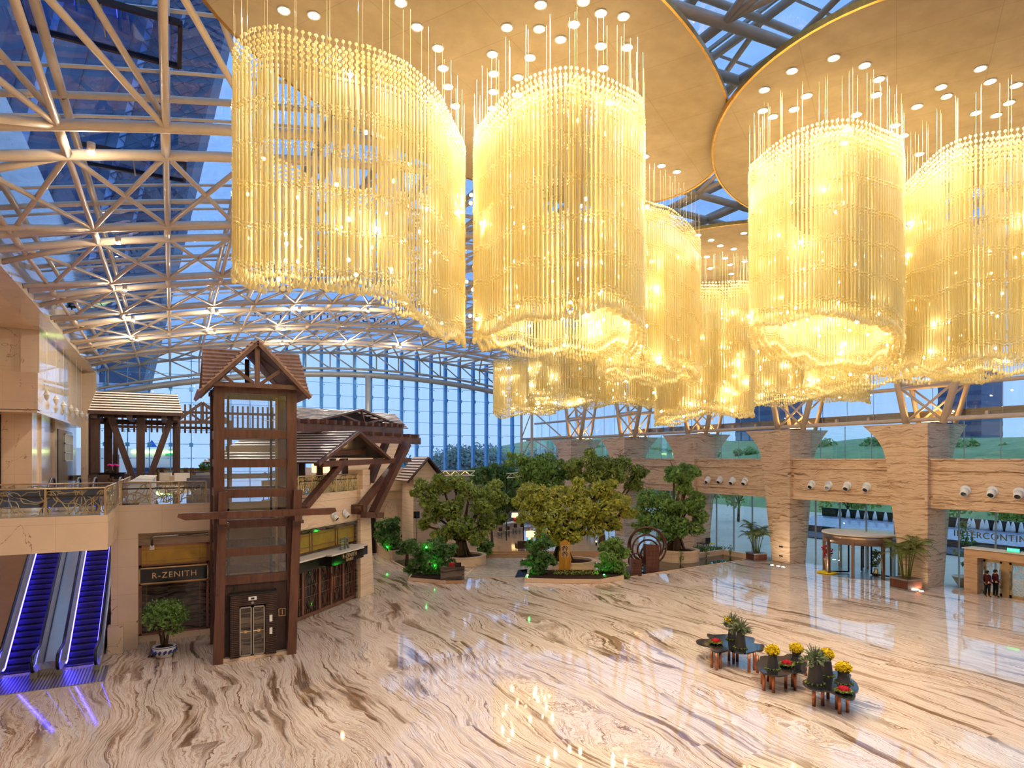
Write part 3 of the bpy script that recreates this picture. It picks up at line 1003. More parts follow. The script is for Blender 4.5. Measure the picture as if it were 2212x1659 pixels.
def exterior():
    # hotel tower beyond the end wall, seen through the roof and the curtain wall
    t = thing('tower_building', 'tall grey tower block rising outside behind the glass roof and end wall', 'building', (-20, 125, 0))
    y = 122
    Xs = lambda px, py: at_y(px, py, y)
    a = Xs(304, 850); top = Xs(560, -240)
    poly = [(-90, y, 20), (a.x, y, a.z), (top.x, y, top.z), (-90, y, top.z)]
    MB().ext(poly, (0, 30, 0)).build('wall', M['facade'], t)
    strips = [(-0.62, 0.9, 'facadeL'), (-0.40, 2.2, 'facadeD'), (-0.30, 0.9, 'facadeL'), (-0.75, 2.5, 'facadeD'), (-0.18, 0.5, 'facadeL'), (-0.92, 0.9, 'facadeL'), (-0.52, 1.6, 'facadeD')]
    dx, dz = top.x - a.x, top.z - a.z
    for s, w, mm in strips:
        x0 = a.x + s * 38
        MB().ext([(x0, y - 0.4, a.z), (x0 + w, y - 0.4, a.z), (x0 + w + dx * 1.0, y - 0.4, top.z), (x0 + dx * 1.0, y - 0.4, top.z)], (0, 0.35, 0)).build('facade_band', M[mm], t)
    m = MB()
    n = 44
    for i in range(n):      # diamond screen along its edge
        k = i / n
        for s in (0, 1):
            za, zb = a.z + dz * k, a.z + dz * (k + 0.09)
            xa = a.x + dx * k - (0 if s else 11) - 0.3
            xb = a.x + dx * (k + 0.09) - (11 if s else 0) - 0.3
            m.beam((xa, y - 0.6, za), (xb, y - 0.6, zb), 0.14, 0.22, (0, 1, 0))
    m.build('lattice_screen', M['facadeD'], t)
    MB().ext([(-90, y - 3, 20), (a.x + 1, y - 3, a.z), (a.x + 1, y - 3, a.z + 1.2), (-90, y - 3, 21.2)], (0, 3, 0)).build('ledge', M['facadeL'], t)
    # white building with bright panels
    p0, p1 = at_y(262, 968, 112), at_y(386, 968, 112)
    t = thing('white_building', 'low white building with a blue triangle and a lit green band outside the glass', 'building', (p0.x, 112, 0))
    zt = p0.z
    MB().box(p0.x - 14, p1.x, 112, 125, 0, zt).build('wall', M['whitewall'], t)
    q = at_y(330, 958, 111.8); w = 1.9
    MB().ext([at_y(316, 966, 111.8), at_y(340, 966, 111.8), at_y(328, 950, 111.8)], (0, 0.1, 0)).build('triangle_panel', M['signblue'], t)
    MB().ext([at_y(356, 984, 111.8), at_y(380, 984, 111.8), at_y(368, 968, 111.8)], (0, 0.1, 0)).build('triangle_panel', M['signgreen'], t)
    b0, b1 = at_y(284, 976, 111.7), at_y(400, 972, 111.7)
    MB().box(b0.x, p1.x, 111.6, 111.75, b0.z - .18, b0.z + .18).build('neon_band', M['neon'], t)
    MB().box(b0.x, p1.x, 111.2, 112, 0, 7.6).build('dark_base', M['facadeD'], t)
    t2 = at_y(386, 990, 112)
    # treeline and hills
    rnd = random.Random(3)

    def treeline(name, label, x0, y0, x1, y1, base, hmin, hmax, n, seed, mat, depth=8, cat='trees'):
        r = np.random.default_rng(seed)
        V, Q = [], []
        cl = []
        for i in range(n):
            k = (i + r.random()) / n
            h = hmin + (hmax - hmin) * (0.5 + 0.5 * math.sin(k * 23 + seed)) * r.random() ** 0.7
            cl.append((x0 + (x1 - x0) * k, y0 + (y1 - y0) * k + r.normal() * depth / 3, base + h * 0.45, max(1.2, h * 0.55)))
        o = foliage_obj(name, cl, 60, 1.15, mat, r)
        tag(o, label, cat, kind='stuff')
        return o
    treeline('far_trees', 'hazy line of trees outside beyond the glass end wall', 45, 170, 150, 170, 0, 8, 17, 70, 1, M['hazeleaf'])
    treeline('far_trees', 'nearer hedge of dark trees outside beyond the glass end wall', 16, 128, 118, 128, 0, 5.5, 9.2, 60, 2, M['hazeleaf'], 6)
    vs, fs = [], []
    n = 60
    for i in range(n + 1):
        k = i / n
        h = 14.5 + 2.5 * math.sin(k * 9) + 1.2 * math.sin(k * 31)
        yy = -60 + 330 * k
        vs += [(96, yy, -0.2), (112, yy, h * 0.72), (140, yy, h), (220, yy, h * 1.02)]
    for i in range(n):
        for k in range(3):
            fs.append((i * 4 + k, i * 4 + 4 + k, i * 4 + 5 + k, i * 4 + 1 + k))
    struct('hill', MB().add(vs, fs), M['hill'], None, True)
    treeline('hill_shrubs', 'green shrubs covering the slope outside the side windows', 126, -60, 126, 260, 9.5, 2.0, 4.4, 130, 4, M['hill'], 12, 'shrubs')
    # distant haze-grey towers beyond the side glazing
    for px, w, h, Y, lab in ((2095, 16, 44, 150, 'pale distant tower block outside the side glazing'), (1660, 20, 40, 260, 'blue distant tower block outside behind the trees')):
        d = at_d(px, 900, 260)
        m = MB().box(d.x - w / 2, d.x + w / 2, d.y - 8, d.y + 8, 0, h)
        t = thing('distant_tower', lab, 'building', (d.x, d.y, 0))
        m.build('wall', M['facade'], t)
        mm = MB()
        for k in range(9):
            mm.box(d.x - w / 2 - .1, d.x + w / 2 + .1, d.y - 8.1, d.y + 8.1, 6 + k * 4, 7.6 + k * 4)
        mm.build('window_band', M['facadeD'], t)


def foliage_obj(name, clusters, per, size, mat, r, parent=None, flat=0.0, shell=0.55):
    """leaf blades scattered through round clusters; CLUSTERS: (x, y, z, radius[, squash])"""
    P, Nn, S = [], [], []
    for c in clusters:
        rad = c[3]
        sq = c[4] if len(c) > 4 else 0.85
        n = int(per * (rad ** 1.6)) + 6
        d = r.normal(size=(n, 3)); d /= np.linalg.norm(d, axis=1)[:, None]
        rr = rad * (shell + (1 - shell) * r.random(n)) ** 1.0
        p = np.array(c[:3]) + d * rr[:, None] * np.array([1, 1, sq])
        P.append(p); Nn.append(d)
    P = np.concatenate(P); Nn = np.concatenate(Nn)
    n = len(P)
    nrm = Nn * 0.7 + r.normal(size=(n, 3)) * 0.6 + np.array([0, 0, 0.35])
    nrm /= np.linalg.norm(nrm, axis=1)[:, None]
    t = r.normal(size=(n, 3)); t -= nrm * (t * nrm).sum(1)[:, None]; t /= np.linalg.norm(t, axis=1)[:, None]
    b = np.cross(nrm, t)
    s = size * (0.6 + 0.8 * r.random(n))[:, None]
    V = np.empty((n, 4, 3))
    V[:, 0] = P - t * s * 0.5
    V[:, 1] = P + b * s * 0.24 - nrm * s * 0.05
    V[:, 2] = P + t * s * 0.5 - nrm * s * 0.12
    V[:, 3] = P - b * s * 0.24 - nrm * s * 0.05
    V = V.reshape(-1, 3)
    off = np.array(wloc(parent)) if parent is not None else np.array([V[:, 0].mean(), V[:, 1].mean(), V[:, 2].min()])
    me = np_mesh(name, V - off, None, np.arange(4 * n).reshape(-1, 4).astype(np.int32))
    return link(name, me, mat, parent, (0, 0, 0) if parent is not None else off)


def world_camera():
    w = bpy.data.worlds.new('dusk_sky')
    bpy.context.scene.world = w
    w.use_nodes = True
    nt = w.node_tree
    nt.nodes.clear()
    out = nt.nodes.new('ShaderNodeOutputWorld')
    bg = nd(nt, 'ShaderNodeBackground', Strength=1.0)
    tc = nt.nodes.new('ShaderNodeTexCoord')
    sep = nt.nodes.new('ShaderNodeSeparateXYZ')
    nt.links.new(tc.outputs['Generated'], sep.inputs[0])
    n = nd(nt, 'ShaderNodeTexNoise', Scale=2.2, Detail=5.0, Roughness=0.55)
    nt.links.new(tc.outputs['Generated'], n.inputs['Vector'])
    h = math_n(nt, 'ADD', sep.outputs['Z'], math_n(nt, 'MULTIPLY', math_n(nt, 'SUBTRACT', n.outputs['Fac'], 0.5), 0.25))
    col = ramp(nt, h, [(0.0, sr(166, 198, 246)), (0.12, sr(164, 200, 255)), (0.45, sr(176, 208, 255)), (1.0, sr(190, 216, 255))])
    nt.links.new(col, bg.inputs['Color'])
    bg.inputs['Strength'].default_value = 1.0
    nt.links.new(bg.outputs[0], out.inputs[0])
    cam = bpy.data.cameras.new('camera')
    cam.sensor_width = 36
    cam.lens = F / 2212 * 36
    cam.shift_x = 0.0
    cam.shift_y = (CY - 829.5) / 2212
    cam.clip_end = 2000
    o = bpy.data.objects.new('camera', cam)
    COL.objects.link(o)
    o.location = (0, 0, EYE)
    o.rotation_euler = (math.pi / 2, 0, -YAW)
    sc = bpy.context.scene
    sc.camera = o
    vs = sc.view_settings
    vs.view_transform = 'Standard'
    vs.look = 'None'
    vs.exposure = 0.42
    vs.gamma = 1.0
    c = sc.cycles
    c.use_denoising = True
    try:
        c.denoiser = 'OPENIMAGEDENOISE'
    except Exception:
        pass
    c.max_bounces = 7
    c.diffuse_bounces = 3
    c.use_adaptive_sampling = True
    c.adaptive_threshold = 0.05
    c.adaptive_min_samples = 12
    c.glossy_bounces = 3
    c.transmission_bounces = 4
    c.transparent_max_bounces = 16
    c.sample_clamp_indirect = 6.0
    c.sample_clamp_direct = 0.0
    c.caustics_reflective = False
    c.caustics_refractive = False
# ================================================================= CHANDELIERS
def ico():
    t = (1 + 5 ** 0.5) / 2
    v = np.array([(-1, t, 0), (1, t, 0), (-1, -t, 0), (1, -t, 0), (0, -1, t), (0, 1, t), (0, -1, -t), (0, 1, -t), (t, 0, -1), (t, 0, 1), (-t, 0, -1), (-t, 0, 1)], float)
    v /= np.linalg.norm(v[0])
    f = np.array([(0, 11, 5), (0, 5, 1), (0, 1, 7), (0, 7, 10), (0, 10, 11), (1, 5, 9), (5, 11, 4), (11, 10, 2), (10, 7, 6), (7, 1, 8), (3, 9, 4), (3, 4, 2), (3, 2, 6), (3, 6, 8), (3, 8, 9), (4, 9, 5), (2, 4, 11), (6, 2, 10), (8, 6, 7), (9, 8, 1)])
    return v, f, None


def octa():
    v = np.array([(1, 0, 0), (-1, 0, 0), (0, 1, 0), (0, -1, 0), (0, 0, 1), (0, 0, -1)], float)
    return v, np.array([(4, 0, 2), (4, 2, 1), (4, 1, 3), (4, 3, 0), (5, 2, 0), (5, 1, 2), (5, 3, 1), (5, 0, 3)]), None


def rod(n):
    a = np.arange(n) * 2 * np.pi / n
    v = np.concatenate([np.stack([np.cos(a), np.sin(a), 0 * a], 1), np.stack([np.cos(a), np.sin(a), 0 * a - 1], 1)])
    q = np.array([(i, n + i, n + (i + 1) % n, (i + 1) % n) for i in range(n)])
    return v, None, q


def petals():
    V, Q = [], []
    for k in range(4):
        a = math.pi / 4 + k * math.pi / 2
        c, s = math.cos(a), math.sin(a)
        o = len(V)
        V += [(0, 0, 0), (0.55 * c - 0.28 * s, 0.12, 0.55 * s + 0.28 * c), (1.0 * c, 0.05, 1.0 * s), (0.55 * c + 0.28 * s, 0.12, 0.55 * s - 0.28 * c)]
        Q.append((o, o + 1, o + 2, o + 3))
    return np.array(V, float), None, np.array(Q)


def drop(n):
    prof = [(0.16, 0), (0.14, -0.45), (0.5, -0.66), (0.95, -0.80), (1.0, -0.88), (0.7, -0.97), (0.05, -1.0)]
    V, Q = [], []
    for r, z in prof:
        for k in range(n):
            a = 2 * math.pi * k / n
            V.append((r * math.cos(a), r * math.sin(a), z))
    for i in range(len(prof) - 1):
        for k in range(n):
            l = (k + 1) % n
            Q.append((i * n + k, (i + 1) * n + k, (i + 1) * n + l, i * n + l))
    return np.array(V, float), None, np.array(Q)


TPL = {'bead': ico(), 'beadlo': octa(), 'rod': rod(6), 'rodlo': rod(4), 'wire': rod(3), 'petal': petals(), 'drop': drop(7), 'droplo': drop(4)}


def strand(x, y, zt, zb, r, lo, up=False, thick=1.0):
    """one hanging strand: beads, long glass rods with bead and blossom joints, a drop at the end"""
    it = []
    bd, rd, dp = ('beadlo', 'rodlo', 'droplo') if lo else ('bead', 'rod', 'drop')
    z = zt
    a0 = r.random() * 6.28
    if up:
        it.append(('wire', x, y, ZD - 0.3, 0.0045, ZD - 0.3 - zt, 0))
    it.append(('wire', x, y, zt, 0.007, zt - zb - 0.1, 0))
    for k in range(5):
        it.append((bd, x, y, z, 0.045 * thick, 0.045 * thick, a0))
        if r.random() < 0.16:
            it.append(('petal', x, y, z, 0.085 * thick, 0.085 * thick, r.random() * 6.28))
        z -= 0.155
    z += 0.08
    nseg = max(2, int(round((z - zb - 0.4) / 0.92)))
    seg = (z - zb - 0.4) / nseg
    for k in range(nseg):
        it.append((rd, x, y, z, 0.029 * thick, seg - 0.17, a0))
        z -= seg - 0.17
        it.append((bd, x, y, z - 0.04, 0.042 * thick, 0.042 * thick, a0))
        if r.random() < 0.55:
            it.append(('petal', x, y, z - 0.085, 0.095 * thick, 0.095 * thick, r.random() * 6.28))
        it.append((bd, x, y, z - 0.13, 0.038 * thick, 0.038 * thick, a0))
        z -= 0.17
    it.append((dp, x, y, z + 0.02, 0.062 * thick, 0.42, a0))
    return it


def assemble(name, items, off):
    V, T, Q = [], [], []
    o = 0
    by = {}
    for it in items:
        by.setdefault(it[0], []).append(it[1:])
    for k, rows in by.items():
        v, t, q = TPL[k]
        A = np.array(rows)
        n = len(A)
        c, s = np.cos(A[:, 5])[:, None], np.sin(A[:, 5])[:, None]
        x = v[None, :, 0] * A[:, 3:4]; y = v[None, :, 1] * A[:, 3:4]; z = v[None, :, 2] * A[:, 4:5]
        W = np.stack([x * c - y * s + A[:, 0:1], x * s + y * c + A[:, 1:2], z + A[:, 2:3]], 2).reshape(-1, 3)
        base = (np.arange(n) * len(v))[:, None, None] + o
        if t is not None:
            T.append((t[None] + base).reshape(-1, 3))
        if q is not None:
            Q.append((q[None] + base).reshape(-1, 4))
        V.append(W)
        o += n * len(v)
    V = np.concatenate(V) - np.array(off)
    return np_mesh(name, V, np.concatenate(T).astype(np.int32) if T else None, np.concatenate(Q).astype(np.int32) if Q else None)


def closed_curve(pts, step):
    """Catmull-Rom loop through pts (x, y, zbottom), resampled at even steps; gives points and inward normals"""
    P = np.array(pts, float)
    n = len(P)
    out = []
    for i in range(n):
        p0, p1, p2, p3 = P[i - 1], P[i], P[(i + 1) % n], P[(i + 2) % n]
        for k in range(24):
            t = k / 24
            out.append(0.5 * (2 * p1 + (p2 - p0) * t + (2 * p0 - 5 * p1 + 4 * p2 - p3) * t * t + (3 * p1 - p0 - 3 * p2 + p3) * t ** 3))
    out = np.array(out)
    nx = np.roll(out, -1, 0)
    d = np.linalg.norm((nx - out)[:, :2], axis=1)
    L = np.concatenate([[0], np.cumsum(d)])
    m = int(L[-1] / step)
    loop = np.vstack([out, out[:1]])
    s = np.arange(m) * L[-1] / m
    R = np.stack([np.interp(s, L, loop[:, k]) for k in range(3)], 1)
    tg = np.roll(R, -1, 0) - np.roll(R, 1, 0)
    nrm = np.stack([-tg[:, 1], tg[:, 0]], 1)
    nrm /= np.linalg.norm(nrm, axis=1)[:, None] + 1e-9
    cen = R[:, :2].mean(0)
    sg = np.sign(((cen - R[:, :2]) * nrm).sum(1).mean())
    return R, nrm * sg


def chandelier(label, pts, ztop=18.5, step=0.15, rows=2, rowgap=0.17, nb=41, lo=False, thick=1.0, seed=1, wave=0.12, ups=5):
    r = random.Random(seed)
    R, N = closed_curve(pts, step)
    cx, cy = R[:, 0].mean(), R[:, 1].mean()
    t = thing('chandelier', label, 'chandelier', (cx, cy, ztop), 'hanging glass rod chandeliers')
    cam = np.array([0.0, 0.0])
    allp = []
    for k in range(rows):
        ph = 0.5 * (k % 2)
        for i in range(len(R)):
            j = (i + 1) % len(R)
            p = R[i] * (1 - ph) + R[j] * ph
            n = N[i]
            x, y = p[0] + n[0] * rowgap * k, p[1] + n[1] * rowgap * k
            zb = p[2] + wave * math.sin(i * 0.33 + k) + 0.10 * (r.random() - 0.5) + 0.10 * k
            zt = ztop + 0.12 * math.sin(i * 0.21 + seed) - 0.13 * k
            d = (x * x + y * y)
            allp.append((d, i, k, x, y, zt, zb))
    allp.sort(key=lambda q: (q[0]))
    rest = []
    for n, (d, i, k, x, y, zt, zb) in enumerate(allp):
        it = strand(x, y, zt, zb, r, lo, up=(i + k) % ups == 0, thick=thick)
        if n < 100:
            wt = wloc(t)
            o = link('strand', assemble('strand', it, (x, y, zt)), M['crystal'], t, (x - wt.x, y - wt.y, zt - wt.z))
        else:
            rest += it
    if rest:
        o = link('strand', assemble('strands', rest, wloc(t)), M['crystal'], t)
        o['kind'] = 'stuff'
    # glowing bulbs hung among the strands
    bulb = None
    for k in range(nb):
        i = r.randrange(len(R))
        f = r.choice((-0.12, 0.35, 0.5, 0.7, 1.2))
        x, y = R[i, 0] + N[i, 0] * f, R[i, 1] + N[i, 1] * f
        z = R[i, 2] + 0.3 + (ztop - 1.2 - R[i, 2]) * ((k + r.random()) / nb) ** 1.1
        if bulb is None:
            m = MB().sphere((0, 0, 0), 0.05 * (1 if not lo else 1.35), 8, 6)
            bulb = m.build('bulb', M['bulb'], None, True, base=(0, 0, 0))
            bulb.parent = t
            bulb.location = Vector((x, y, z)) - wloc(t)
        else:
            o = link('bulb', bulb.data, None, t, Vector((x, y, z)) - wloc(t))
    return t


def pd(lst):
    """(picture x, distance, height of the lower edge above eye level) -> world x, y, zbottom"""
    out = []
    for px, d, dz in lst:
        u = (px - CX) / F
        out.append(((SN + u * CS) * d, (CS - u * SN) * d, EYE + dz))
    return out


def yb(px, d, y):
    return (px, d, (CY - y) / F * d)


def oval(px, d, a, b, dz, n=16, tilt=0.0):
    u = (px - CX) / F
    out = []
    for k in range(n):
        t = 2 * math.pi * k / n
        l, z = u * d + a * math.cos(t), d + b * math.sin(t)
        out.append((SN * z + CS * l, CS * z - SN * l, EYE + dz + tilt * math.cos(t) + 0.25 * math.sin(2 * t)))
    return out


def chandeliers():
    c1 = [yb(512, 18.5, 600), yb(508, 16, 602), yb(509, 14.8, 604), yb(560, 14.3, 618), yb(620, 14.2, 632), yb(720, 14.35, 638), yb(800, 14.67, 630), yb(868, 15.4, 650), yb(905, 16, 700), yb(950, 16.8, 722), yb(990, 18.5, 736), yb(1003, 20.2, 740), yb(985, 22, 725), yb(930, 23, 700), yb(875, 23.2, 690), yb(800, 22.5, 632), yb(700, 22, 622), yb(600, 20.5, 610)]
    chandelier('widest glass rod chandelier, nearest the glass end of the roof, with see-through curtain strands', pd(c1), step=0.145, rows=2, nb=48, seed=1)
    c2 = [(1025, 19.3, 3.6), (1040, 18, 3.5), (1080, 16.9, 3.4), (1130, 16.3, 3.4), (1180, 15.9, 3.5), (1240, 15.6, 3.5), (1300, 15.76, 3.6), (1350, 16.2, 3.6), (1383, 16.9, 3.6), (1390, 17.8, 3.6), (1390, 19.5, 3.6), (1370, 22, 3.7), (1300, 24, 3.8), (1200, 25, 3.9), (1110, 24.5, 4.0), (1050, 22.8, 3.9), (1028, 20.8, 3.8)]
    chandelier('round-topped glass rod chandelier hanging in the middle of the largest ceiling disc', pd(c2), step=0.14, rows=3, nb=70, seed=2)
    c3 = [(1620, 21, 4.1), (1640, 20, 4.1), (1680, 19.2, 4.1), (1740, 18.6, 4.0), (1800, 18.2, 4.0), (1850, 18, 3.9), (1900, 18.2, 3.8), (1940, 18.9, 3.7), (1950, 19.8, 3.7), (1952, 21.2, 3.7), (1930, 24, 3.6), (1850, 26.5, 3.6), (1750, 27, 3.8), (1660, 25, 4.0), (1625, 23, 4.1)]
    chandelier('dense tall glass rod chandelier under the disc over the entrance doors', pd(c3), step=0.13, rows=3, nb=64, seed=3)
    c4 = [(1952, 22.2, 3.1), (2020, 20.2, 2.85), (2100, 19, 2.8), (2212, 18.2, 2.9), (2300, 18, 2.9), (2380, 19, 3), (2400, 22, 3.2), (2300, 25, 3.3), (2150, 26.5, 3.3), (2020, 25.5, 3.2), (1960, 24, 3.1)]
    chandelier('glass rod chandelier cut by the edge of the picture, above the gold doors', pd(c4), step=0.14, rows=3, nb=70, seed=4)
    c5 = [(1388, 23.4, 3.4), (1420, 24, 3.4), (1460, 25, 3.4), (1500, 26.5, 3.4), (1510, 29, 3.5), (1470, 31, 3.5), (1400, 30.5, 3.5), (1320, 28.5, 3.5), (1290, 26.5, 3.5), (1330, 24.5, 3.4)]
    chandelier('amber chandelier tucked just behind the round-topped one', pd(c5), step=0.15, rows=3, nb=48, lo=True, thick=1.1, seed=5)
    chandelier('lowest hanging amber chandelier in the middle, bottom edge below its neighbours', oval(1518, 37.5, 2.7, 3.4, 2.35, tilt=0.2), step=0.17, rows=4, nb=73, lo=True, thick=1.35, seed=6)
    chandelier('small distant chandelier in front of the glass end wall', oval(1133, 62, 3.0, 2.4, 4.3), step=0.2, rows=3, nb=41, lo=True, thick=1.6, seed=7)
    chandelier('far amber chandelier between the small distant one and the lowest one', oval(1280, 46, 4.7, 3.4, 3.85, tilt=-0.1), step=0.18, rows=4, nb=73, lo=True, thick=1.5, seed=8)
    chandelier('far amber chandelier over the revolving door', oval(1730, 44, 4.4, 3.2, 3.9), step=0.18, rows=4, nb=73, lo=True, thick=1.5, seed=9)
    chandelier('amber chandelier hanging low between the dense tall one and the gold doors', oval(1925, 30.5, 3.9, 2.8, 3.5, tilt=0.15), step=0.16, rows=3, nb=64, lo=True, thick=1.2, seed=10)
# ================================================================= LEFT SIDE: mezzanine, escalators, lift tower, pavilion
ZM = 6.8


def slat_plane(mb, a, b, c, d, n, th=0.09, lap=0.25, inset=0.0):
    """overlapping boards between lower edge a-b and upper edge d-c"""
    a, b, c, d = map(Vector, (a, b, c, d))
    nrm = (b - a).cross(d - a).normalized()
    for i in range(n):
        k0, k1 = i / n, (i + 1 + lap) / n
        k1 = min(k1, 1.0)
        p0, p1 = a.lerp(d, k0), b.lerp(c, k0)
        q0, q1 = a.lerp(d, k1), b.lerp(c, k1)
        o0, o1 = nrm * th * 1.7, nrm * th * 0.2
        vs = [p0, p1, q1, q0, p0 + o0, p1 + o0, q1 + o1 + nrm * 0.01, q0 + o1 + nrm * 0.01]
        mb.add(vs, [(3, 2, 1, 0), (4, 5, 6, 7), (0, 1, 5, 4), (1, 2, 6, 5), (2, 3, 7, 6), (3, 0, 4, 7)])
    return mb


def mezzanine():
    m = MB()
    m.box(-14, -2.2, 29.35, 34.99, 5.45, ZM)
    struct('wall_balcony', m, M['cream'])
    # solid base of the mezzanine to the side of the escalator void
    m = MB().prism([(-2.2, 37.4), (5.9, 37.4), (11.4, 42.9), (11.4, 60), (11.4, 84.9), (-2.2, 84.9)], 0, ZM - 0.05)
    m.box(-12.6, -2.2, 46.5, 84.9, 0, ZM - 0.05)
    m.box(-12.6, -8.2, 35.2, 46.5, 0, ZM - 0.05)
    struct('wall_mezzanine_base', m, M['cream'])
    m = MB().prism([(-2.2, 35.2), (5.2, 35.2), (6.0, 36.4), (11.5, 42.2), (11.5, 84.8), (-2.2, 84.8)], ZM - 0.05, ZM)
    m.box(-12.6, -2.2, 46.5, 84.8, ZM - 0.05, ZM)
    m.box(-12.6, -8.2, 35.2, 46.5, ZM - 0.05, ZM)
    struct('floor_mezzanine', m, M['mezz'])
    m = MB().box(-2.5, -1.4, 35.0, 36.3, 0, ZM).box(-1.4, 5.4, 35.0, 36.1, 5.44, ZM - 0.001)
    m.box(-2.49, -2.21, 36.3, 46.4, 0, ZM - .06)
    struct('wall_escalator_side', m, M['cream'])
    m = MB().box(-9.3, -2.2, 46.3, 46.6, 0, 5.9)
    struct('wall_escalator_end', m, M['cream'])
    m = MB().box(-2.6, -2.0, 34.5, 35.2, 0, 1.25)
    struct('trim_7', m, M['cream'])
    # left wall under the block, door recess
    m = MB().box(-13, -9.3, 59.5, 84.9, ZM, 12.4)
    struct('wall_left_restaurant', m, M['cream'])
    m = MB().box(-9.35, -9.15, 62.5, 63.9, ZM, 12.3).box(-9.35, -9.1, 68.8, 70.0, ZM, 12.3)
    struct('trim_8', m, M['wallm'])
    m = MB().box(-9.4, -9.18, 71.2, 81, ZM, 11.7)
    o = tag(m.build('restaurant_doorway', M['black']), 'tall black doorway with lattice screen in the marble wall by the curtain glass', 'doorway')
    g = MB()
    for k in range(7):
        yy = 75.2 + k * 0.85
        g.box(-9.17, -9.08, yy, yy + 0.09, 8.7, 11.4)
    for z in (8.7, 9.5, 10.4, 11.3):
        g.box(-9.17, -9.08, 75.2, 80.4, z, z + 0.09)
    g.build('lattice_screen', M['white'], o)
    m = MB()
    for x in (-12.2, -11.2):
        m.box(x - 0.06, x + 0.06, 59.4, 59.55, ZM, 12.3)
    struct('trim_9', m, M['darkmetal'])
    # shell pendants
    od = ['nearest', 'second nearest', 'third nearest', 'middle', 'third farthest', 'second farthest', 'farthest']
    for (px, py), w in zip([(101, 854), (121, 864), (137, 876), (153, 883), (165, 889), (176, 895), (187, 900)], od):
        p = at_x(px, py, -7.95)
        t = thing('pendant_lamp', 'white shell-shaped pendant lamp by the polished wall, %s of the row of seven' % w, 'pendant lamp', p, 'shell pendant lamps')
        MB().lathe(p, [(0.03, 0.36), (0.10, 0.28), (0.19, 0.08), (0.16, -0.14), (0.07, -0.32), (0.01, -0.4)], 12).build('shell', M['ivory'], t, True)
        MB().lathe(p, [(0.20, 0.02), (0.215, 0.06), (0.20, 0.10)], 12).build('band', M['white'], t, True)
        MB().tube((p.x, p.y, p.z + 0.34), (p.x, p.y, 18.3), 0.01, 4).build('cable', M['cable'], t)
    # cctv / floodlights on brackets on the upper wall
    for px, py, w in ((155, 662, 'nearer'), (200, 742, 'farther')):
        p = at_x(px, py, XL + 0.5)
        t = thing('floodlight', 'black floodlight on a cream bracket box high on the side wall, the %s one' % w, 'floodlight', p)
        MB().box(XL, XL + 0.8, p.y - 0.9, p.y + 0.9, p.z - 0.95, p.z - 0.45).build('bracket_box', M['wallm'], t)
        MB().tube((p.x, p.y, p.z - 0.45), (p.x, p.y, p.z), 0.05, 6).build('stem', M['black'], t)
        MB().cbox((p.x, p.y - 0.15, p.z + 0.05), 0.5, 0.35, 0.4, 0.4).cbox((p.x + 0.25, p.y + 0.3, p.z + 0.25), 0.3, 0.4, 0.25, -0.5).build('lamp_head', M['black'], t)


def swirl(mb, p, q, z0, z1, rnd, r=0.018, n=5):
    """wandering gold rods filling a balustrade panel from p to q"""
    p, q = Vector(p), Vector(q)
    L = (q - p).length
    d = (q - p).normalized()
    for k in range(n):
        x, z = rnd.uniform(0, L), z0
        a = rnd.uniform(0.6, 2.4)
        pts = []
        for i in range(40):
            pts.append(p + d * min(max(x, 0.03), L - 0.03) + Vector((0, 0, z - p.z)))
            a += rnd.uniform(-0.75, 0.75)
            x += math.cos(a) * 0.13
            z += math.sin(a) * 0.13
            if z < z0 or z > z1 or x < 0 or x > L:
                a += 2.2
                x = min(max(x, 0), L); z = min(max(z, z0), z1)
        mb.path(pts, r, 4, cap=False)
    return mb


def railings():
    rnd = random.Random(9)

    def rail(label, p, q, nposts, z=ZM, h=1.05, sw=4, rods='brass'):
        p, q = Vector((p[0], p[1], z)), Vector((q[0], q[1], z))
        t = thing('balcony_railing', label, 'railing', (p + q) / 2, 'gold balcony railings')
        MB().tube(p + Vector((0, 0, h)), q + Vector((0, 0, h)), 0.035, 8).build('handrail', M['brass'], t, True)
        MB().beam(p + Vector((0, 0, 0.72 * h)), q + Vector((0, 0, 0.72 * h)), 0.03, 0.07).build('mid_rail', M['darkmetal'], t)
        for i in range(nposts):
            c = p.lerp(q, i / (nposts - 1))
            MB().beam(c, c + Vector((0, 0, h)), 0.07, 0.07).build('post', M['brass'], t)
        m = MB()
        for i in range(nposts - 1):
            swirl(m, p.lerp(q, i / (nposts - 1)), p.lerp(q, (i + 1) / (nposts - 1)), z + 0.06, z + h - 0.08, rnd, n=sw)
        tag(m.build('swirl_rods', M[rods], t), kind='stuff')
        d = (q - p).normalized(); s = d.cross(Vector((0, 0, 1))) * 0.02
        MB().quad(p + s, q + s, q + s + Vector((0, 0, h - 0.05)), p + s + Vector((0, 0, h - 0.05))).build('glass_panel', M['glass'], t)
    rail('gold swirl railing along the front edge of the balcony above the escalators', (-8.0, 29.5), (-2.3, 29.5), 4, sw=5)
    rail('short gold railing on the side edge of the balcony', (-2.3, 29.6), (-2.3, 35.0), 3, sw=6)
    rail('gold railing on the mezzanine edge beside the lift tower', (-2.1, 35.15), (1.5, 35.15), 4, sw=3)
    rail('gold railing on the far side of the balcony, in front of the escalator opening', (-8.0, 35.0), (-2.4, 35.0), 4, sw=3)
    rail('gold railing along the escalator opening beside the white display counters', (-2.3, 36.4), (-2.3, 46.4), 5, sw=3)
    A, t, n = DG
    a = A + t * 0.2; b = A + t * 6.6
    rail('dense gold lattice railing on the terrace above the restaurant front', (a.x, a.y), (b.x, b.y), 6, z=6.95, sw=11)


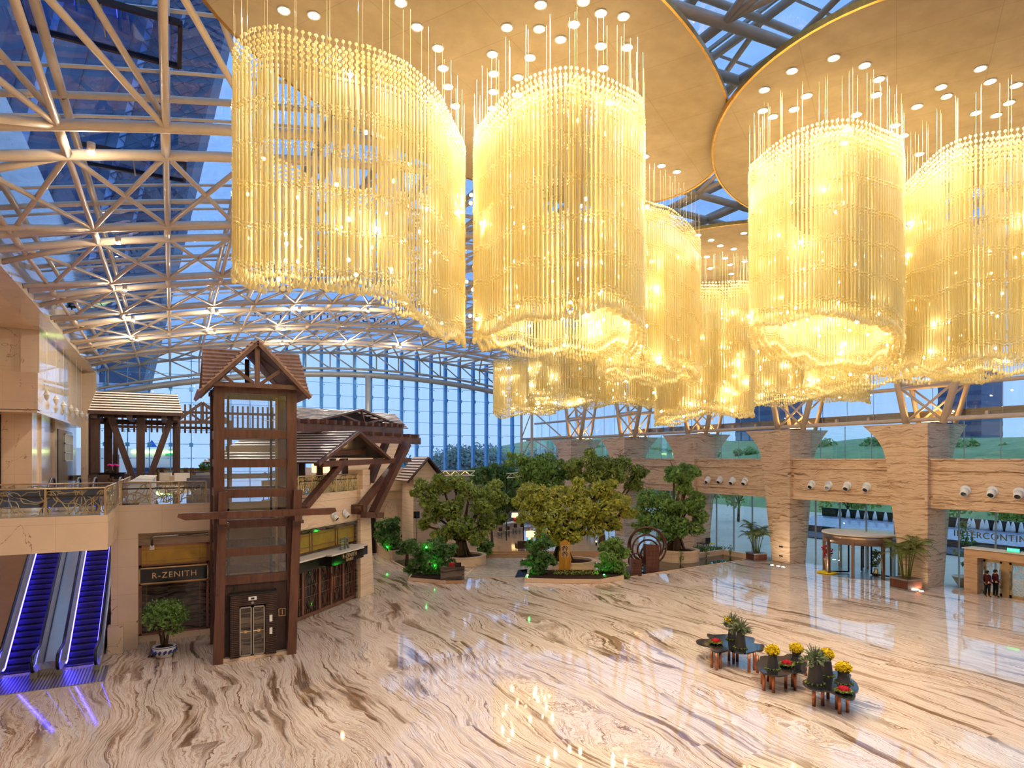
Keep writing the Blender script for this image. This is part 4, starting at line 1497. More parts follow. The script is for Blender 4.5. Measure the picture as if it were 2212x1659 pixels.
def escalators():
    y0 = 32.6
    rise = math.tan(math.radians(29))

    def inc(s):     # height of the step line at distance y
        return max(0.0, min(ZM, (s - y0 - 0.9) * rise))
    L = ZM / rise
    y1 = y0 + 0.9 + L
    t = thing('escalator_landing', 'grey ribbed metal landing plate at the foot of the two escalators', 'landing plate', (-4.5, 31.5, 0))
    m = MB().box(-6.9, -2.4, 30.5, 32.75, 0.0, 0.03)
    m.build('plate', M['satin'], t)
    m = MB()
    for k in range(40):
        m.box(-6.9 + k * 0.112, -6.9 + k * 0.112 + 0.045, 30.5, 32.7, 0.03, 0.042)
    m.build('rib', M['darkmetal'], t)
    for x0, x1, lab in ((-4.0, -2.95, 'blue-lit escalator next to the cream wall'), (-6.15, -5.1, 'blue-lit escalator farther from the lift tower, nearer the picture edge')):
        t = thing('escalator', lab, 'escalator', ((x0 + x1) / 2, y0, 0.03), 'pair of escalators')
        nst = int(L / 0.36)
        for k in range(nst):
            yy = y0 + 0.7 + k * 0.36
            z = max(0.035, inc(yy + 0.2))
            MB().box(x0, x1, yy, yy + 0.38, z - 0.16 if z > 0.2 else 0.03, z + 0.01).build('step', M['step'], t)
        ys = [y0 - 0.5, y0 + 0.55, y0 + 0.9, y0 + 1.3] + [y0 + 1.3 + (L - 0.9) * k / 6 for k in range(1, 7)] + [y1 + 0.3, y1 + 1.2]
        for sx, xx in ((-1, x0), (1, x1)):
            pts = [Vector((xx + sx * 0.13, y, inc(y))) for y in ys]
            sk = MB()
            for p, q in zip(pts, pts[1:]):
                sk.beam(p + Vector((0, 0, 0.12)), q + Vector((0, 0, 0.12)), 0.24, 0.34, (0, 0, 1))
            sk.build('skirt', M['satin'], t)
            led = MB()
            for p, q in zip(pts[1:-1], pts[2:-1]):
                led.beam(p + Vector((-sx * 0.135, 0, 0.235)), q + Vector((-sx * 0.135, 0, 0.235)), 0.035, 0.05, (0, 0, 1))
            led.build('light_strip', M['led'], t)
            g = MB()
            for p, q in zip(pts, pts[1:]):
                u = Vector((0, 0, 0.28)); w = Vector((0, 0, 0.98))
                g.quad(p + u, q + u, q + w, p + w)
            g.build('glass_balustrade', M['shaftglass'], t)
            hp = [p + Vector((0, 0, 1.0)) for p in pts]
            f = hp[0]
            curl = [f + Vector((0, -0.05 - 0.33 * math.sin(a), -0.33 + 0.33 * math.cos(a))) for a in [math.pi * k / 6 for k in range(6, 0, -1)]]
            e = hp[-1]
            curl2 = [e + Vector((0, 0.33 * math.sin(a), -0.33 + 0.33 * math.cos(a))) for a in [math.pi * k / 6 for k in range(1, 7)]]
            MB().path(curl + hp + curl2, 0.06, 8).build('handrail', M['rubber'], t, True)
    # polished deck between and outside the two
    for xa, xb, lab in ((-4.84, -4.28, 'polished steel deck between the two escalators'), (-8.15, -6.43, 'polished steel deck beside the outer escalator at the picture edge')):
        ys = [y0 - 0.2, y0 + 0.9, y0 + 1.3] + [y0 + 1.3 + (L - 0.9) * k / 6 for k in range(1, 7)]
        m = MB()
        vs, fs = [], []
        for y in ys:
            z = inc(y) + 0.30
            vs += [(xa, y, 0.04), (xb, y, 0.04), (xb, y, z), (xa, y, z)]
        for i in range(len(ys) - 1):
            for k in range(4):
                fs.append((i * 4 + k, i * 4 + (k + 1) % 4, i * 4 + 4 + (k + 1) % 4, i * 4 + 4 + k))
        fs += [(3, 2, 1, 0), tuple(range(len(vs) - 4, len(vs)))]
        tag(m.add(vs, fs).build('escalator_deck', M['chrome']), lab, 'deck panel')


def shop_front():
    y = 36.1
    t = thing('shop_front', 'dark marble shop front with gold panel and black name board beside the lift tower', 'shop front', (0.1, y, 0))
    x0, x1 = -1.4, 2.6
    MB().box(x0, x1, y, y + 0.3, 0, 0.35).build('plinth', M['cream'], t)
    MB().box(x0, x1, y + 0.08, y + 0.3, 0.35, 2.9).build('marble_panel', M['darkmarble'], t)
    MB().box(x0, x1, y + 0.05, y + 0.3, 3.75, 4.72).build('gold_panel', M['goldpanel'], t)
    MB().box(x0, x1, y, y + 0.3, 4.72, 5.44).build('stone_band', M['limestone'], t)
    m = MB()
    for a, b, c, d in ((x0, x0 + .1, .35, 4.72), (1.55, 1.66, .35, 4.72), (x0, x1, 2.78, 2.9), (x0, x1, 3.68, 3.78), (x0, x1, 4.64, 4.74), (x0, x1, .33, .42)):
        m.box(a, b, y - 0.03, y + 0.1, c, d)
    m.build('bronze_frame', M['rose'], t)
    m = MB()
    for a, b, c, d in ((x0 + .3, x0 + .32, .42, 2.78), (1.25, 1.27, .42, 2.78), (x0 + .1, 1.55, .62, .64), (x0 + .1, 1.55, 2.6, 2.62), (x0 + .3, x0 + .315, 3.78, 4.64), (1.25, 1.265, 3.78, 4.64), (x0 + .1, 1.55, 3.93, 3.945), (x0 + .1, 1.55, 4.48, 4.495)):
        m.box(a, b, y + 0.03, y + 0.082, c, d)
    m.build('inlay_line', M['rose'], t)
    s = MB().box(-1.38, 1.6, y - 0.32, y - 0.02, 2.92, 3.64).build('name_board', M['black'], t)
    m = MB()
    for a, b, c, d in ((-1.4, 1.62, 2.88, 2.94), (-1.4, 1.62, 3.62, 3.68), (-1.41, -1.35, 2.88, 3.68), (1.57, 1.63, 2.88, 3.68)):
        m.box(a, b, y - 0.36, y - 0.30, c, d)
    m.build('gold_border', M['brass'], s)
    text_mb('R-ZENITH', 0.40, (0.12, y - 0.34, 3.14), (1, 0, 0), depth=0.03, spacing=1.15).build('lettering', M['goldletter'], s)
    t2 = thing('sign_lamp', 'thin silver tube lamp arm above the black name board', 'lamp', (0, y - 0.6, 5.2))
    MB().path([(-0.85, y - 0.4, 4.75), (-0.85, y - 0.75, 5.15), (-0.75, y - 0.8, 5.25), (1.6, y - 0.8, 5.25)], 0.06, 8).build('arm', M['chrome'], t2, True)
    MB().box(-0.95, -0.75, y - 0.45, y - 0.3, 4.55, 4.78).build('lamp_foot', M['chrome'], t2)
    # clipped bush in a china bowl
    p = G(355, 1418)
    t = thing('potted_tree', 'round clipped leafy bush in a blue and white china bowl by the shop front', 'potted plant', (p.x, p.y, 0))
    b = MB().lathe(p, [(0.30, 0), (0.34, 0.04), (0.46, 0.3), (0.50, 0.46), (0.47, 0.52), (0.42, 0.5), (0.40, 0.42)], 24).build('china_bowl', M['china'], t, True)
    m = MB()
    for k in range(14):
        a = k * 2 * math.pi / 14
        for dz, w in ((0.2, 0.05), (0.28, 0.08), (0.34, 0.05)):
            rr = 0.345 + 0.115 * (dz + .05) / 0.3
            m.sphere((p.x + rr * math.cos(a + dz), p.y + rr * math.sin(a + dz), dz), w, 6, 4, 1, 1, 0.6)
    m.lathe((p.x, p.y, 0), [(0.502, 0.46), (0.51, 0.48), (0.502, 0.5)], 24, cap=False)
    m.build('blue_pattern', M['chinablue'], b)
    MB().lathe(p, [(0.42, 0.40), (0.40, 0.44)], 20).build('soil', M['soil'], t)
    m = MB()
    for k in range(5):
        a = k * 1.26
        m.path([(p.x + .08 * math.cos(a), p.y + .08 * math.sin(a), .42), (p.x + .16 * math.cos(a + .5), p.y + .16 * math.sin(a + .5), .95), (p.x + .4 * math.cos(a + .8), p.y + .4 * math.sin(a + .8), 1.5)], .05, 6, [.07, .05, .03])
    m.build('trunk', M['bark'], t, True)
    r = np.random.default_rng(21)
    cl = [(p.x + 0.65 * math.cos(a) * q, p.y + 0.65 * math.sin(a) * q, 1.75 + h, 0.45) for a in np.arange(0, 6.28, 0.8) for q, h in ((1.0, 0.0), (0.6, 0.5), (0.95, 0.3))] + [(p.x, p.y, 2.25, 0.45), (p.x + .3, p.y - .5, 1.25, .35), (p.x + .6, p.y - .2, 1.2, .3)]
    foliage_obj('foliage', cl, 240, 0.16, M['leafB'], r, t)


def lift_tower():
    t = thing('lift_tower', 'dark stained timber lift tower with glass shaft and gabled roof', 'lift tower', (3.4, 32.7, 0))
    XA, XB, YA, YB2 = 1.85, 4.92, 31.2, 34.3
    for x in (XA, XB):
        for y in (YA, YB2):
            MB().box(x - .21, x + .21, y - .21, y + .21, 0, 12.3).build('post', M['wood'], t)
    for p, q in (((1.78, 30.82, 0), (1.98, 30.7, 7.55)), ((4.86, 30.86, 0), (5.12, 30.7, 7.55))):
        MB().beam(p, q, 0.40, 0.40, (0, 1, 0), 0.36, 0.36).build('front_leg', M['wood'], t)
    zs = [12.1, 10.1, 8.78, 7.42, 6.05, 4.8, 3.55]
    for z in zs:
        for a, b in (((XA, YA), (XB, YA)), ((XA, YA), (XA, YB2)), ((XB, YA), (XB, YB2)), ((XA, YB2), (XB, YB2))):
            MB().beam((a[0], a[1], z), (b[0], b[1], z), 0.30, 0.38).build('cross_beam', M['wood'], t)
    m = MB()
    y = 30.42
    m.ext([(0.2, y - .15, 6.52), (0.5, y - .15, 6.38), (6.5, y - .15, 6.38), (6.8, y - .15, 6.52), (6.75, y - .15, 6.68), (0.25, y - .15, 6.68)], (0, .3, 0))
    m.build('long_beam', M['wood'], t)
    for x in (1.95, 5.05):
        MB().box(x - .16, x + .16, 30.0, 31.2, 6.16, 6.40).build('bracket_beam', M['wood'], t)
        MB().box(x - .24, x + .24, 30.1, 30.45, 6.05, 6.2).build('bracket_block', M['darkwood'], t)
    # glass sides
    for a, b in (((XA, YA), (XB, YA)), ((XA, YA), (XA, YB2)), ((XB, YA), (XB, YB2))):
        MB().quad((a[0], a[1], 2.9), (b[0], b[1], 2.9), (b[0], b[1], 12), (a[0], a[1], 12)).build('glass_side', M['shaftglass'], t)
    # inside the shaft
    for x in (2.35, 4.3, 4.55):
        MB().box(x, x + .1, 33.6, 33.72, 0, 12).build('guide_rail', M['brass'] if x > 4.4 else M['darkmetal'], t)
    MB().box(2.3, 4.6, 33.85, 33.95, 9.3, 9.6).build('brace_plate', M['cream'], t)
    MB().box(2.25, 4.4, 32.0, 33.5, 2.45, 2.72).build('car_roof', M['black'], t)
    # door wall
    MB().box(XA, XB, YA - .05, YA + .15, 0.12, 3.4).build('panel_wall', M['darkwood'], t)
    MB().box(XA - .2, XB + .2, YA - .35, YA + .2, 0, 0.14).build('stone_plinth', M['cream'], t)
    m = MB()
    n = 34
    for i in range(n):
        z = 0.14 + i * 2.8 / n
        for a, b in (((2.27, 2.64), (3.74, 4.2)) if z < 2.38 else ((2.27, 4.2),)):
            m.box(a, b, YA - .5, YA - .02, z, z + 0.05)
        for a, b in (((2.29, 2.64), (3.74, 4.18)) if z < 2.38 else ((2.29, 4.18),)):
            m.box(a, b, YA - .46, YA - .02, z + 0.05, z + 2.8 / n)
    m.build('fluted_surround', M['darkwood'], t)
    MB().box(2.24, 4.23, YA - .53, YA - .02, 2.94, 3.0).build('surround_cap', M['black'], t)
    for a, b in ((2.66, 3.17), (3.21, 3.72)):
        d = MB()
        for p in ((a, a + .05, .16, 2.36), (b - .05, b, .16, 2.36), (a, b, .16, .22), (a, b, 2.3, 2.36)):
            d.box(p[0], p[1], YA - .38, YA - .33, p[2], p[3])
        o = d.build('door_leaf', M['satin'], t)
        MB().box(a + .05, b - .05, YA - .37, YA - .35, .22, 2.3).build('door_glass', M['darkmarble'], o)
        MB().tube((a + .25, YA - .38, 1.25), (a + .25, YA - .40, 1.25), .07, 12).tube((a, YA - .39, 1.25), (b, YA - .39, 1.25), .012, 5).build('brass_motif', M['brass'], o)
    MB().box(3.02, 3.36, YA - .52, YA - .49, 2.66, 2.82).build('floor_display', M['white'], t)
    MB().box(3.12, 3.26, YA - .53, YA - .51, 2.70, 2.78).build('display_screen', M['black'], t)
    text_mb('01', 0.13, (3.19, YA - .51, 2.50), (1, 0, 0), depth=.01).build('floor_number', M['white'], t)
    for z in (1.62, 1.05):
        MB().box(3.90, 4.02, YA - .53, YA - .5, z, z + .30).build('call_panel', M['white'], t)
    m = MB().box(4.35, 4.67, YA - .08, YA - .04, 1.72, 2.06)
    m.build('sign_plate', M['darkwood'], t)
    m = MB()
    for p in ((4.35, 4.67, 1.72, 1.74), (4.35, 4.67, 2.04, 2.06), (4.35, 4.37, 1.72, 2.06), (4.65, 4.67, 1.72, 2.06), (4.50, 4.525, 1.78, 2.0)):
        m.box(p[0], p[1], YA - .10, YA - .07, p[2], p[3])
    m.build('sign_mark', M['goldletter'], t)
    # roof: a ridge along the front with a cross gable facing the hall
    zr, ze = 14.1, 11.95
    rx0, rx1, yr = 1.25, 5.5, 32.75
    m = MB()
    for q0, q1, q2, q3 in (((rx0 - .1, 30.5), (rx0 + .02, 30.5), (3.36, yr), (rx0, yr)), ((rx1 - .02, 30.5), (rx1 + .1, 30.5), (rx1, yr), (3.36, yr)), ((rx0 + .02, 35.0), (rx0 - .1, 35.0), (rx0, yr), (3.36, yr)), ((rx1 + .1, 35.0), (rx1 - .02, 35.0), (3.36, yr), (rx1, yr))):
        slat_plane(m, (*q0, ze), (*q1, ze), (*q2, zr), (*q3, zr), 11)
    m.build('roof_slope', M['tile'], t)
    m = MB()
    gx, gy = 3.36, 30.15
    gl, gr = 1.05, 5.6
    zg = 14.2
    slat_plane(m, (gl, 35.3, ze - .15), (gl, gy, ze - .15), (gx, gy, zg), (gx, 35.3, zg), 14)
    slat_plane(m, (gr, gy, ze - .15), (gr, 35.3, ze - .15), (gx, 35.3, zg), (gx, gy, zg), 14)
    m.build('gable_slope', M['tile'], t)
    m = MB()
    for q in ((gl, ze - .2), (gr, ze - .2)):
        m.beam((q[0], gy + .1, q[1]), (gx, gy + .1, zg - .12), .14, .26, (0, 1, 0))
    m.build('barge_board', M['wood'], t)
    MB().beam((1.6, gy + .35, ze + .28), (5.1, gy + .35, ze + .28), .22, .2).build('tie_beam', M['wood'], t)
    MB().beam((gx, gy + .35, ze + .3), (gx, gy + .35, zg - .2), .2, .2).build('king_post', M['wood'], t)
    for s, xx, zz in ((-1, 2.35, 13.0), (1, 4.4, 13.0)):
        MB().beam((gx + s * .15, gy + .35, ze + .38), (xx, gy + .35, zz), .15, .15, (0, 1, 0)).build('gable_strut', M['wood'], t)
    MB().beam((2.35, gy + .35, ze + .36), (1.98, gy + .35, 12.62), .12, .12, (0, 1, 0)).build('gable_strut', M['wood'], t)
    MB().beam((gx, 34.9, ze + .2), (gx, 34.9, zg - .2), .2, .2).beam((1.6, 34.9, ze + .2), (5.1, 34.9, ze + .2), .2, .2).build('rear_gable_frame', M['wood'], t)


def pergola():
    t = thing('timber_pergola', 'dark timber pergola with slatted roof and V braces on the mezzanine before the glass wall', 'pergola', (-2.5, 66, ZM))
    y = 65.0
    for x, yy in ((-5.75, y), (-2.42, y), (-6.4, 70), (-5.2, 70), (0.4, 70)):
        MB().box(x - .32, x + .32, yy - .3, yy + .3, ZM, 13.0).build('post', M['darkwood'], t)
    for x in (-4.75, 0.05):
        xb = -2.42 + (-0.45 if x < -2.4 else 0.55)
        MB().beam((xb, y - .1, ZM + .05), (x, y - .1, 12.9), .5, .5, (0, 1, 0)).build('v_brace', M['darkwood'], t)
    MB().beam((-6.2, y, 12.75), (.7, y, 12.75), .4, .45).build('front_beam', M['darkwood'], t)
    MB().beam((-6.2, 70, 12.4), (.7, 70, 12.4), .4, .45).build('rear_beam', M['darkwood'], t)
    for x in (-5.75, -3.2, -.6, .3):
        MB().beam((x, y - 1.2, 12.55), (x, 70.5, 12.55), .42, .36).build('cross_beam', M['darkwood'], t)
    m = MB()
    slat_plane(m, (-6.15, 63.7, 13.0), (.85, 63.7, 13.0), (.45, 67.2, 15.0), (-5.9, 67.2, 15.0), 8, 0.025, -0.45)
    slat_plane(m, (.85, 70.7, 13.0), (-6.15, 70.7, 13.0), (-5.9, 67.2, 15.0), (.45, 67.2, 15.0), 8, 0.025, -0.45)
    m.build('roof_batten', M['palebatten'], t)
    m = MB().quad((-6.1, 63.75, 13.0), (.8, 63.75, 13.0), (.42, 67.2, 14.96), (-5.88, 67.2, 14.96)).quad((.8, 70.6, 13), (-6.1, 70.6, 13), (-5.88, 67.2, 14.96), (.42, 67.2, 14.96))
    m.build('gap_shade_board', M['slot'], t)  # dark sheet under the battens, so the gaps read as shaded
    MB().box(-6.2, .9, 63.6, 63.75, 12.72, 13.0).build('fascia', M['darkwood'], t)
    # picket screen behind
    t = thing('picket_screen', 'dark timber picket screen on rails behind the pergola', 'screen', (0, 74, 11.5))
    for z in (12.15, 13.75):
        MB().beam((-5.0, 74, z), (12.4, 74, z), .14, .26).build('rail', M['darkwood'], t)
    for k in range(35):
        x = -4.8 + k * .5
        MB().box(x - .09, x + .09, 73.8, 73.95, 11.6, 14.55 if x > -0.3 else 13.4).build('picket', M['darkwood'], t)
    for x in (-4.9, 4.5, 12.3):
        MB().box(x - .2, x + .2, 73.9, 74.3, ZM, 13.9).build('post', M['darkwood'], t)
    t = thing('gable_truss', 'dark timber open gable truss between the pergola and the lift tower', 'roof truss', (2.3, 66, 11.5))
    p = [at_y(378, 912, 71.6), at_y(437, 870, 71.6), at_y(496, 912, 71.6)]
    for a, b in ((p[0], p[1]), (p[1], p[2])):
        MB().beam(a, b, .28, .34, (0, 1, 0)).build('rafter', M['darkwood'], t)
    MB().beam(p[0] + Vector((-.2, 0, 0)), p[2] + Vector((.2, 0, 0)), .28, .34).build('tie_beam', M['darkwood'], t)
    c = (p[0] + p[2]) / 2
    MB().beam(c, p[1], .26, .26, (0, 1, 0)).build('king_post', M['darkwood'], t)
    for q in (p[0], p[2]):
        MB().beam(c, (q + p[1]) / 2, .2, .2, (0, 1, 0)).build('strut', M['darkwood'], t)
    for q in (p[0], p[2]):
        MB().box(q.x - .2, q.x + .2, 71.4, 71.8, ZM, q.z).build('post', M['darkwood'], t)
    MB().sphere((p[0].x + .1, 71.2, p[0].z), .1, 10, 8).build('lamp', M['lamp'], t)


DG = (Vector((6.0, 36.4, 0)), Vector((0.6944, 0.7196, 0)), Vector((0.7196, -0.6944, 0)))


def W(s, n, z):
    A, t, nn = DG
    return A + t * s + nn * n + Vector((0, 0, z))


def at_w(px, py, n):
    """where the view line through a picture point meets the plane n metres in front of the angled restaurant wall"""
    A, t, nn = DG
    r = Vector(ray(px, py))
    o = Vector((0, 0, EYE))
    k = (A + nn * n - o).dot(nn) / r.dot(nn)
    return o + r * k


def wbox(mb, s0, s1, n0, n1, z0, z1):
    vs = [W(s, n, z) for z in (z0, z1) for s, n in ((s0, n0), (s1, n0), (s1, n1), (s0, n1))]
    return mb.add(vs, [(0, 1, 2, 3), (7, 6, 5, 4), (4, 5, 1, 0), (5, 6, 2, 1), (6, 7, 3, 2), (7, 4, 0, 3)])


def pavilion():
    # masonry of the angled front
    m = MB()
    wbox(m, -1.6, 7.9, -0.35, -0.02, 4.95, 6.95)
    wbox(m, 6.55, 7.9, -0.6, 0.25, 0, 7.0)
    wbox(m, -1.6, -0.9, -0.35, 0, 0, 5.0)
    struct('wall_restaurant', m, M['limestone'])
    m = MB()
    wbox(m, 7.0, 7.95, -0.9, 0.15, 6.95, 8.25)
    struct('wall_terrace_pier', m, M['limestone'])
    m = MB().ext([W(7.9, .25, 0), W(8.35, .25, 0), W(7.9, .25, 5.0)], DG[2] * -0.8)
    struct('trim_10', m, M['limestone'])
    # shop front in the angled wall
    t = thing('restaurant_front', 'rose bronze and dark glass restaurant front under a black curved canopy', 'shop front', W(3, 0, 0))
    m = MB()
    wbox(m, -0.9, 6.5, -.3, -.12, 3.7, 4.85)
    m.build('gold_panel', M['goldpanel'], t)
    m = MB()
    for a, b, c, d in ((-.9, 6.55, 4.78, 5.0), (6.35, 6.6, 0, 5.0)):
        wbox(m, a, b, -.2, .03, c, d)
    m.build('marble_surround', M['darkmarble'], t)
    m = MB()
    for s in (1.4, 1.65, 4.1, 4.35):
        wbox(m, s, s + .05, -.14, -.08, 3.7, 4.8)
    for z in (3.95, 4.6):
        wbox(m, -.9, 6.35, -.13, -.09, z, z + .025)
    m.build('panel_line', M['rose'], t)
    m = MB()
    wbox(m, -.9, 6.6, -.3, .75, 3.42, 3.5)
    wbox(m, 1.7, 5.4, .75, 1.15, 3.42, 3.5)
    m.build('canopy_top', M['ivory'], t)
    m = MB()
    wbox(m, -.9, 6.6, -.25, .72, 2.86, 3.42)
    wbox(m, 1.72, 5.38, .72, 1.12, 2.86, 3.42)
    cb = m.build('canopy_fascia', M['black'], t)
    tm = text_mb('R-ZENITH', 0.34, W(3.7, 1.13, 3.12), DG[1], depth=.03, spacing=1.1)
    tm.build('lettering', M['goldletter'], cb)
    text_mb('\u745e\u5cf0\u9910\u5385', 0.2, W(3.7, 1.13, 2.91), DG[1], depth=.03, spacing=1.15).build('small_lettering', M['goldletter'], cb)
    text_mb('R', 1.05, W(4.35, .55, 3.5), DG[1], depth=.12).build('logo_letter', M['satin'], t)
    m = MB()
    for k in range(7):
        wbox(m, 3.62, 3.98, .5, .6, 3.5 + k * .105, 3.56 + k * .105)
    m.build('logo_bars', M['satin'], t)
    # glass behind and five door leaves
    m = MB()
    wbox(m, -.9, 6.4, -.3, -.22, 0.05, 2.9)
    m.build('dark_glass', M['smoke'], t)
    edges = [-.9, 0.75, 2.4, 3.65, 5.0, 6.38]
    for i, (a, b) in enumerate(zip(edges, edges[1:])):
        m = MB()
        for p in ((a, a + .1, .05, 2.86), (b - .1, b, .05, 2.86), (a, b, .05, .22), (a, b, 2.72, 2.86)):
            wbox(m, p[0], p[1], -.2, -.06, p[2], p[3])
        o = m.build('door_leaf', M['rose'], t)
        g = MB()
        c = (a + b) / 2
        bar = lambda s0, z0, s1, z1: g.beam(W(s0, -.13, z0), W(s1, -.13, z1), .03, .035, DG[2])
        bar(c, .35, c, 2.6)
        for s in (a + .28, b - .28):
            bar(s, .22, s, 2.72)
        bar(c, 2.6, a + .28, 1.5); bar(c, 2.6, b - .28, 1.5); bar(a + .28, 1.5, c, .35); bar(b - .28, 1.5, c, .35)
        bar(a + .1, 1.75, b - .1, 1.75); bar(a + .1, 1.15, b - .1, 1.15)
        for k in range(9):
            s = a + .15 + k * (b - a - .3) / 8
            bar(s, .22, s, .45); bar(s, 2.5, s, 2.72)
        g.build('lattice_bar', M['rose'], o)
    MB().tube(W(3.55, .04, .9), W(3.55, .04, 2.1), .035, 8).tube(W(3.8, .04, .9), W(3.8, .04, 2.1), .035, 8).build('pull_handle', M['copper'], t, True)
    for px, py, w in ((720, 1113, 'nearer the lift tower'), (744, 1108, 'nearer the stone pier')):
        p = at_w(px, py, 0)
        l = thing('wall_light', 'white round wall light over the restaurant front, the one ' + w, 'wall light', p)
        d = (DG[2] * .7 + Vector((0, 0, -.6))).normalized()
        MB().tube(p, p + DG[2] * .06, .24, 18).build('flange', M['white'], l, True)
        c = p + d * .05
        MB().path([c, c + d * .15, c + d * .3], .15, 16, [.18, .175, .17]).build('barrel', M['white'], l, True)
        MB().tube(c + d * .295, c + d * .305, .125, 14).build('lens', M['black'], l)  # black disc again standing for the shaded barrel opening
    # lower gabled roof over the terrace
    t = thing('gabled_roof', 'open timber gable roof with pale battens over the restaurant terrace', 'roof', W(2, -3, 6.9))
    L, Ap, Rr = at_w(682, 999, .9), at_w(772, 929, .9), at_w(838, 987, .9)
    back = DG[2] * -7.5
    m = MB()
    slat_plane(m, L + back, L, Ap, Ap + back, 12, 0.02, -0.42)
    slat_plane(m, Rr, Rr + back, Ap + back, Ap, 12, 0.02, -0.42)
    m.build('roof_batten', M['palebatten'], t)
    dn = Vector((0, 0, -.06))
    m = MB().quad(L + back + dn, L + dn, Ap + dn, Ap + back + dn).quad(Rr + dn, Rr + back + dn, Ap + back + dn, Ap + dn)
    m.build('gap_shade_board', M['slot'], t)
    m = MB().beam(L - DG[2] * -.05 + dn * 2, Ap + DG[2] * .05 + dn * 2, .16, .34, DG[2]).beam(Rr + DG[2] * .05 + dn * 2, Ap + DG[2] * .05 + dn * 2, .16, .34, DG[2])
    m.build('barge_board', M['wood'], t)
    b2 = DG[2] * -1.2
    for k in (-1.0, -4.0):
        o = DG[2] * k
        MB().beam(L.lerp(Ap, .35) + o + dn * 4, Rr.lerp(Ap, .35) + o + dn * 4, .25, .3).build('collar_beam', M['wood'], t)
    q = at_w(845, 997, .6)
    MB().beam(L + DG[1] * 1.0 + DG[2] * -.3 + Vector((0, 0, -.1)), q + DG[1] * 3.0 + Vector((0, 0, .1)), .3, .34).build('eave_beam', M['wood'], t)
    MB().sphere(at_w(740, 978, -1.5), .09, 10, 8).build('lamp', M['lamp'], t)
    for px in (651, 690, 718, 745):
        p = at_w(px, 1000, -1.6 if px != 651 else -2.2)
        MB().box(p.x - .18, p.x + .18, p.y - .18, p.y + .18, ZM, 9.0).build('post', M['darkwood'], t)
    # upper roof with its dormer, pergola beams and diagonal struts
    t = thing('upper_roof', 'upper batten roof with a low dormer gable behind the terrace roof', 'roof', W(3, -5, 9))
    a, b = at_w(600, 905, -2.6), at_w(882, 925, -2.6)
    d, c = at_w(600, 876, -6.5), at_w(852, 893, -6.5)
    m = MB()
    slat_plane(m, a, b, c, d, 10, 0.02, -0.42)
    m.build('roof_batten', M['palebatten'], t)
    m = MB().quad(a + dn, b + dn, c + dn, d + dn)
    m.build('gap_shade_board', M['slot'], t)
    l2, a2, r2 = at_w(684, 908, -2.2), at_w(780, 885, -2.2), at_w(868, 922, -2.2)
    bk = DG[2] * -4
    m = MB()
    slat_plane(m, l2 + bk, l2, a2, a2 + bk, 7, 0.02, -0.42)
    slat_plane(m, r2, r2 + bk, a2 + bk, a2, 7, 0.02, -0.42)
    m.build('dormer_batten', M['palebatten'], t)
    m = MB().beam(l2, a2, .12, .26, DG[2]).beam(r2, a2, .12, .26, DG[2]).beam(l2 + dn, r2 + dn, .12, .22)
    mid = (l2 + r2) / 2
    m.beam(mid, a2, .14, .14, DG[2]).beam(mid, l2.lerp(a2, .5), .12, .12, DG[2]).beam(mid, r2.lerp(a2, .5), .12, .12, DG[2])
    m.build('dormer_frame', M['wood'], t)
    m = MB().ext([l2 + bk * .2, r2 + bk * .2, a2 + bk * .2], bk * .02)
    m.build('dormer_back', M['slot'], t)
    t = thing('pergola_beams', 'long dark timber pergola beams with rafter ends and diagonal struts beside the terrace roof', 'pergola', W(6, 0, 7))
    p, q = at_w(620, 922, -1.6), at_w(866, 930, -1.6)
    MB().beam(p, q, .35, .5).build('beam', M['wood'], t)
    for k in range(15):
        c = p.lerp(q, (k + .5) / 15) + Vector((0, 0, .38))
        MB().beam(c - DG[2] * 1.0, c + DG[2] * .45, .3, .26).build('rafter_end', M['wood'], t)
    p, q = at_w(788, 948, .4), at_w(905, 953, .4)
    MB().beam(p, q, .32, .5).build('beam', M['wood'], t)
    for k in range(6):
        c = p.lerp(q, (k + .3) / 6) + Vector((0, 0, .36))
        MB().beam(c - DG[2] * 1.0, c + DG[2] * .4, .3, .24).build('rafter_end', M['wood'], t)
    for a, b, n, w in (((656, 1098), (742, 996), .55, .36), ((772, 1104), (868, 985), .5, .4), ((805, 1110), (880, 958), .9, .46), ((800, 1040), (838, 945), -1.2, .42), ((785, 1060), (815, 990), -1.2, .4), ((856, 990), (868, 958), -1.2, .3)):
        MB().beam(at_w(*a, n), at_w(*b, n), w, w, DG[2]).build('diagonal_strut', M['wood'], t)
    p = at_w(774, 1100, .35)
    MB().beam(p + DG[2] * -.4, p + DG[2] * .5, .5, .6).build('bracket_block', M['wood'], t)
    p, q = at_w(785, 1112, .9), at_w(824, 1113, .9)
    MB().beam(p, q, .4, .38).build('foot_beam', M['wood'], t)
    # masonry rising behind
    m = MB().box(13.2, 20.2, 60, 74, 0, 8.0).box(14.4, 19.6, 60.6, 74, 8.0, 11.7).box(13.0, 19.9, 59.5, 60.2, 5.9, 8.1)
    struct('wall_beyond', m, M['limestone'])
    a, b = at_y(832, 1140, 59.9), at_y(858, 1140, 59.9)
    cx = (a.x + b.x) / 2; w = (b.x - a.x) / 2
    arc = [(cx - w, 59.9, .2), (cx + w, 59.9, .2)] + [(cx + w * math.cos(k * math.pi / 12), 59.9, 4.2 + w * math.sin(k * math.pi / 12)) for k in range(13)]
    tag(MB().ext(arc, (0, .08, 0)).build('arched_niche', M['cream']), 'arched niche in the pale wall beyond the timber struts', 'niche')
    d0, d1 = at_y(797, 1130, 59.8), at_y(811, 1130, 59.8)
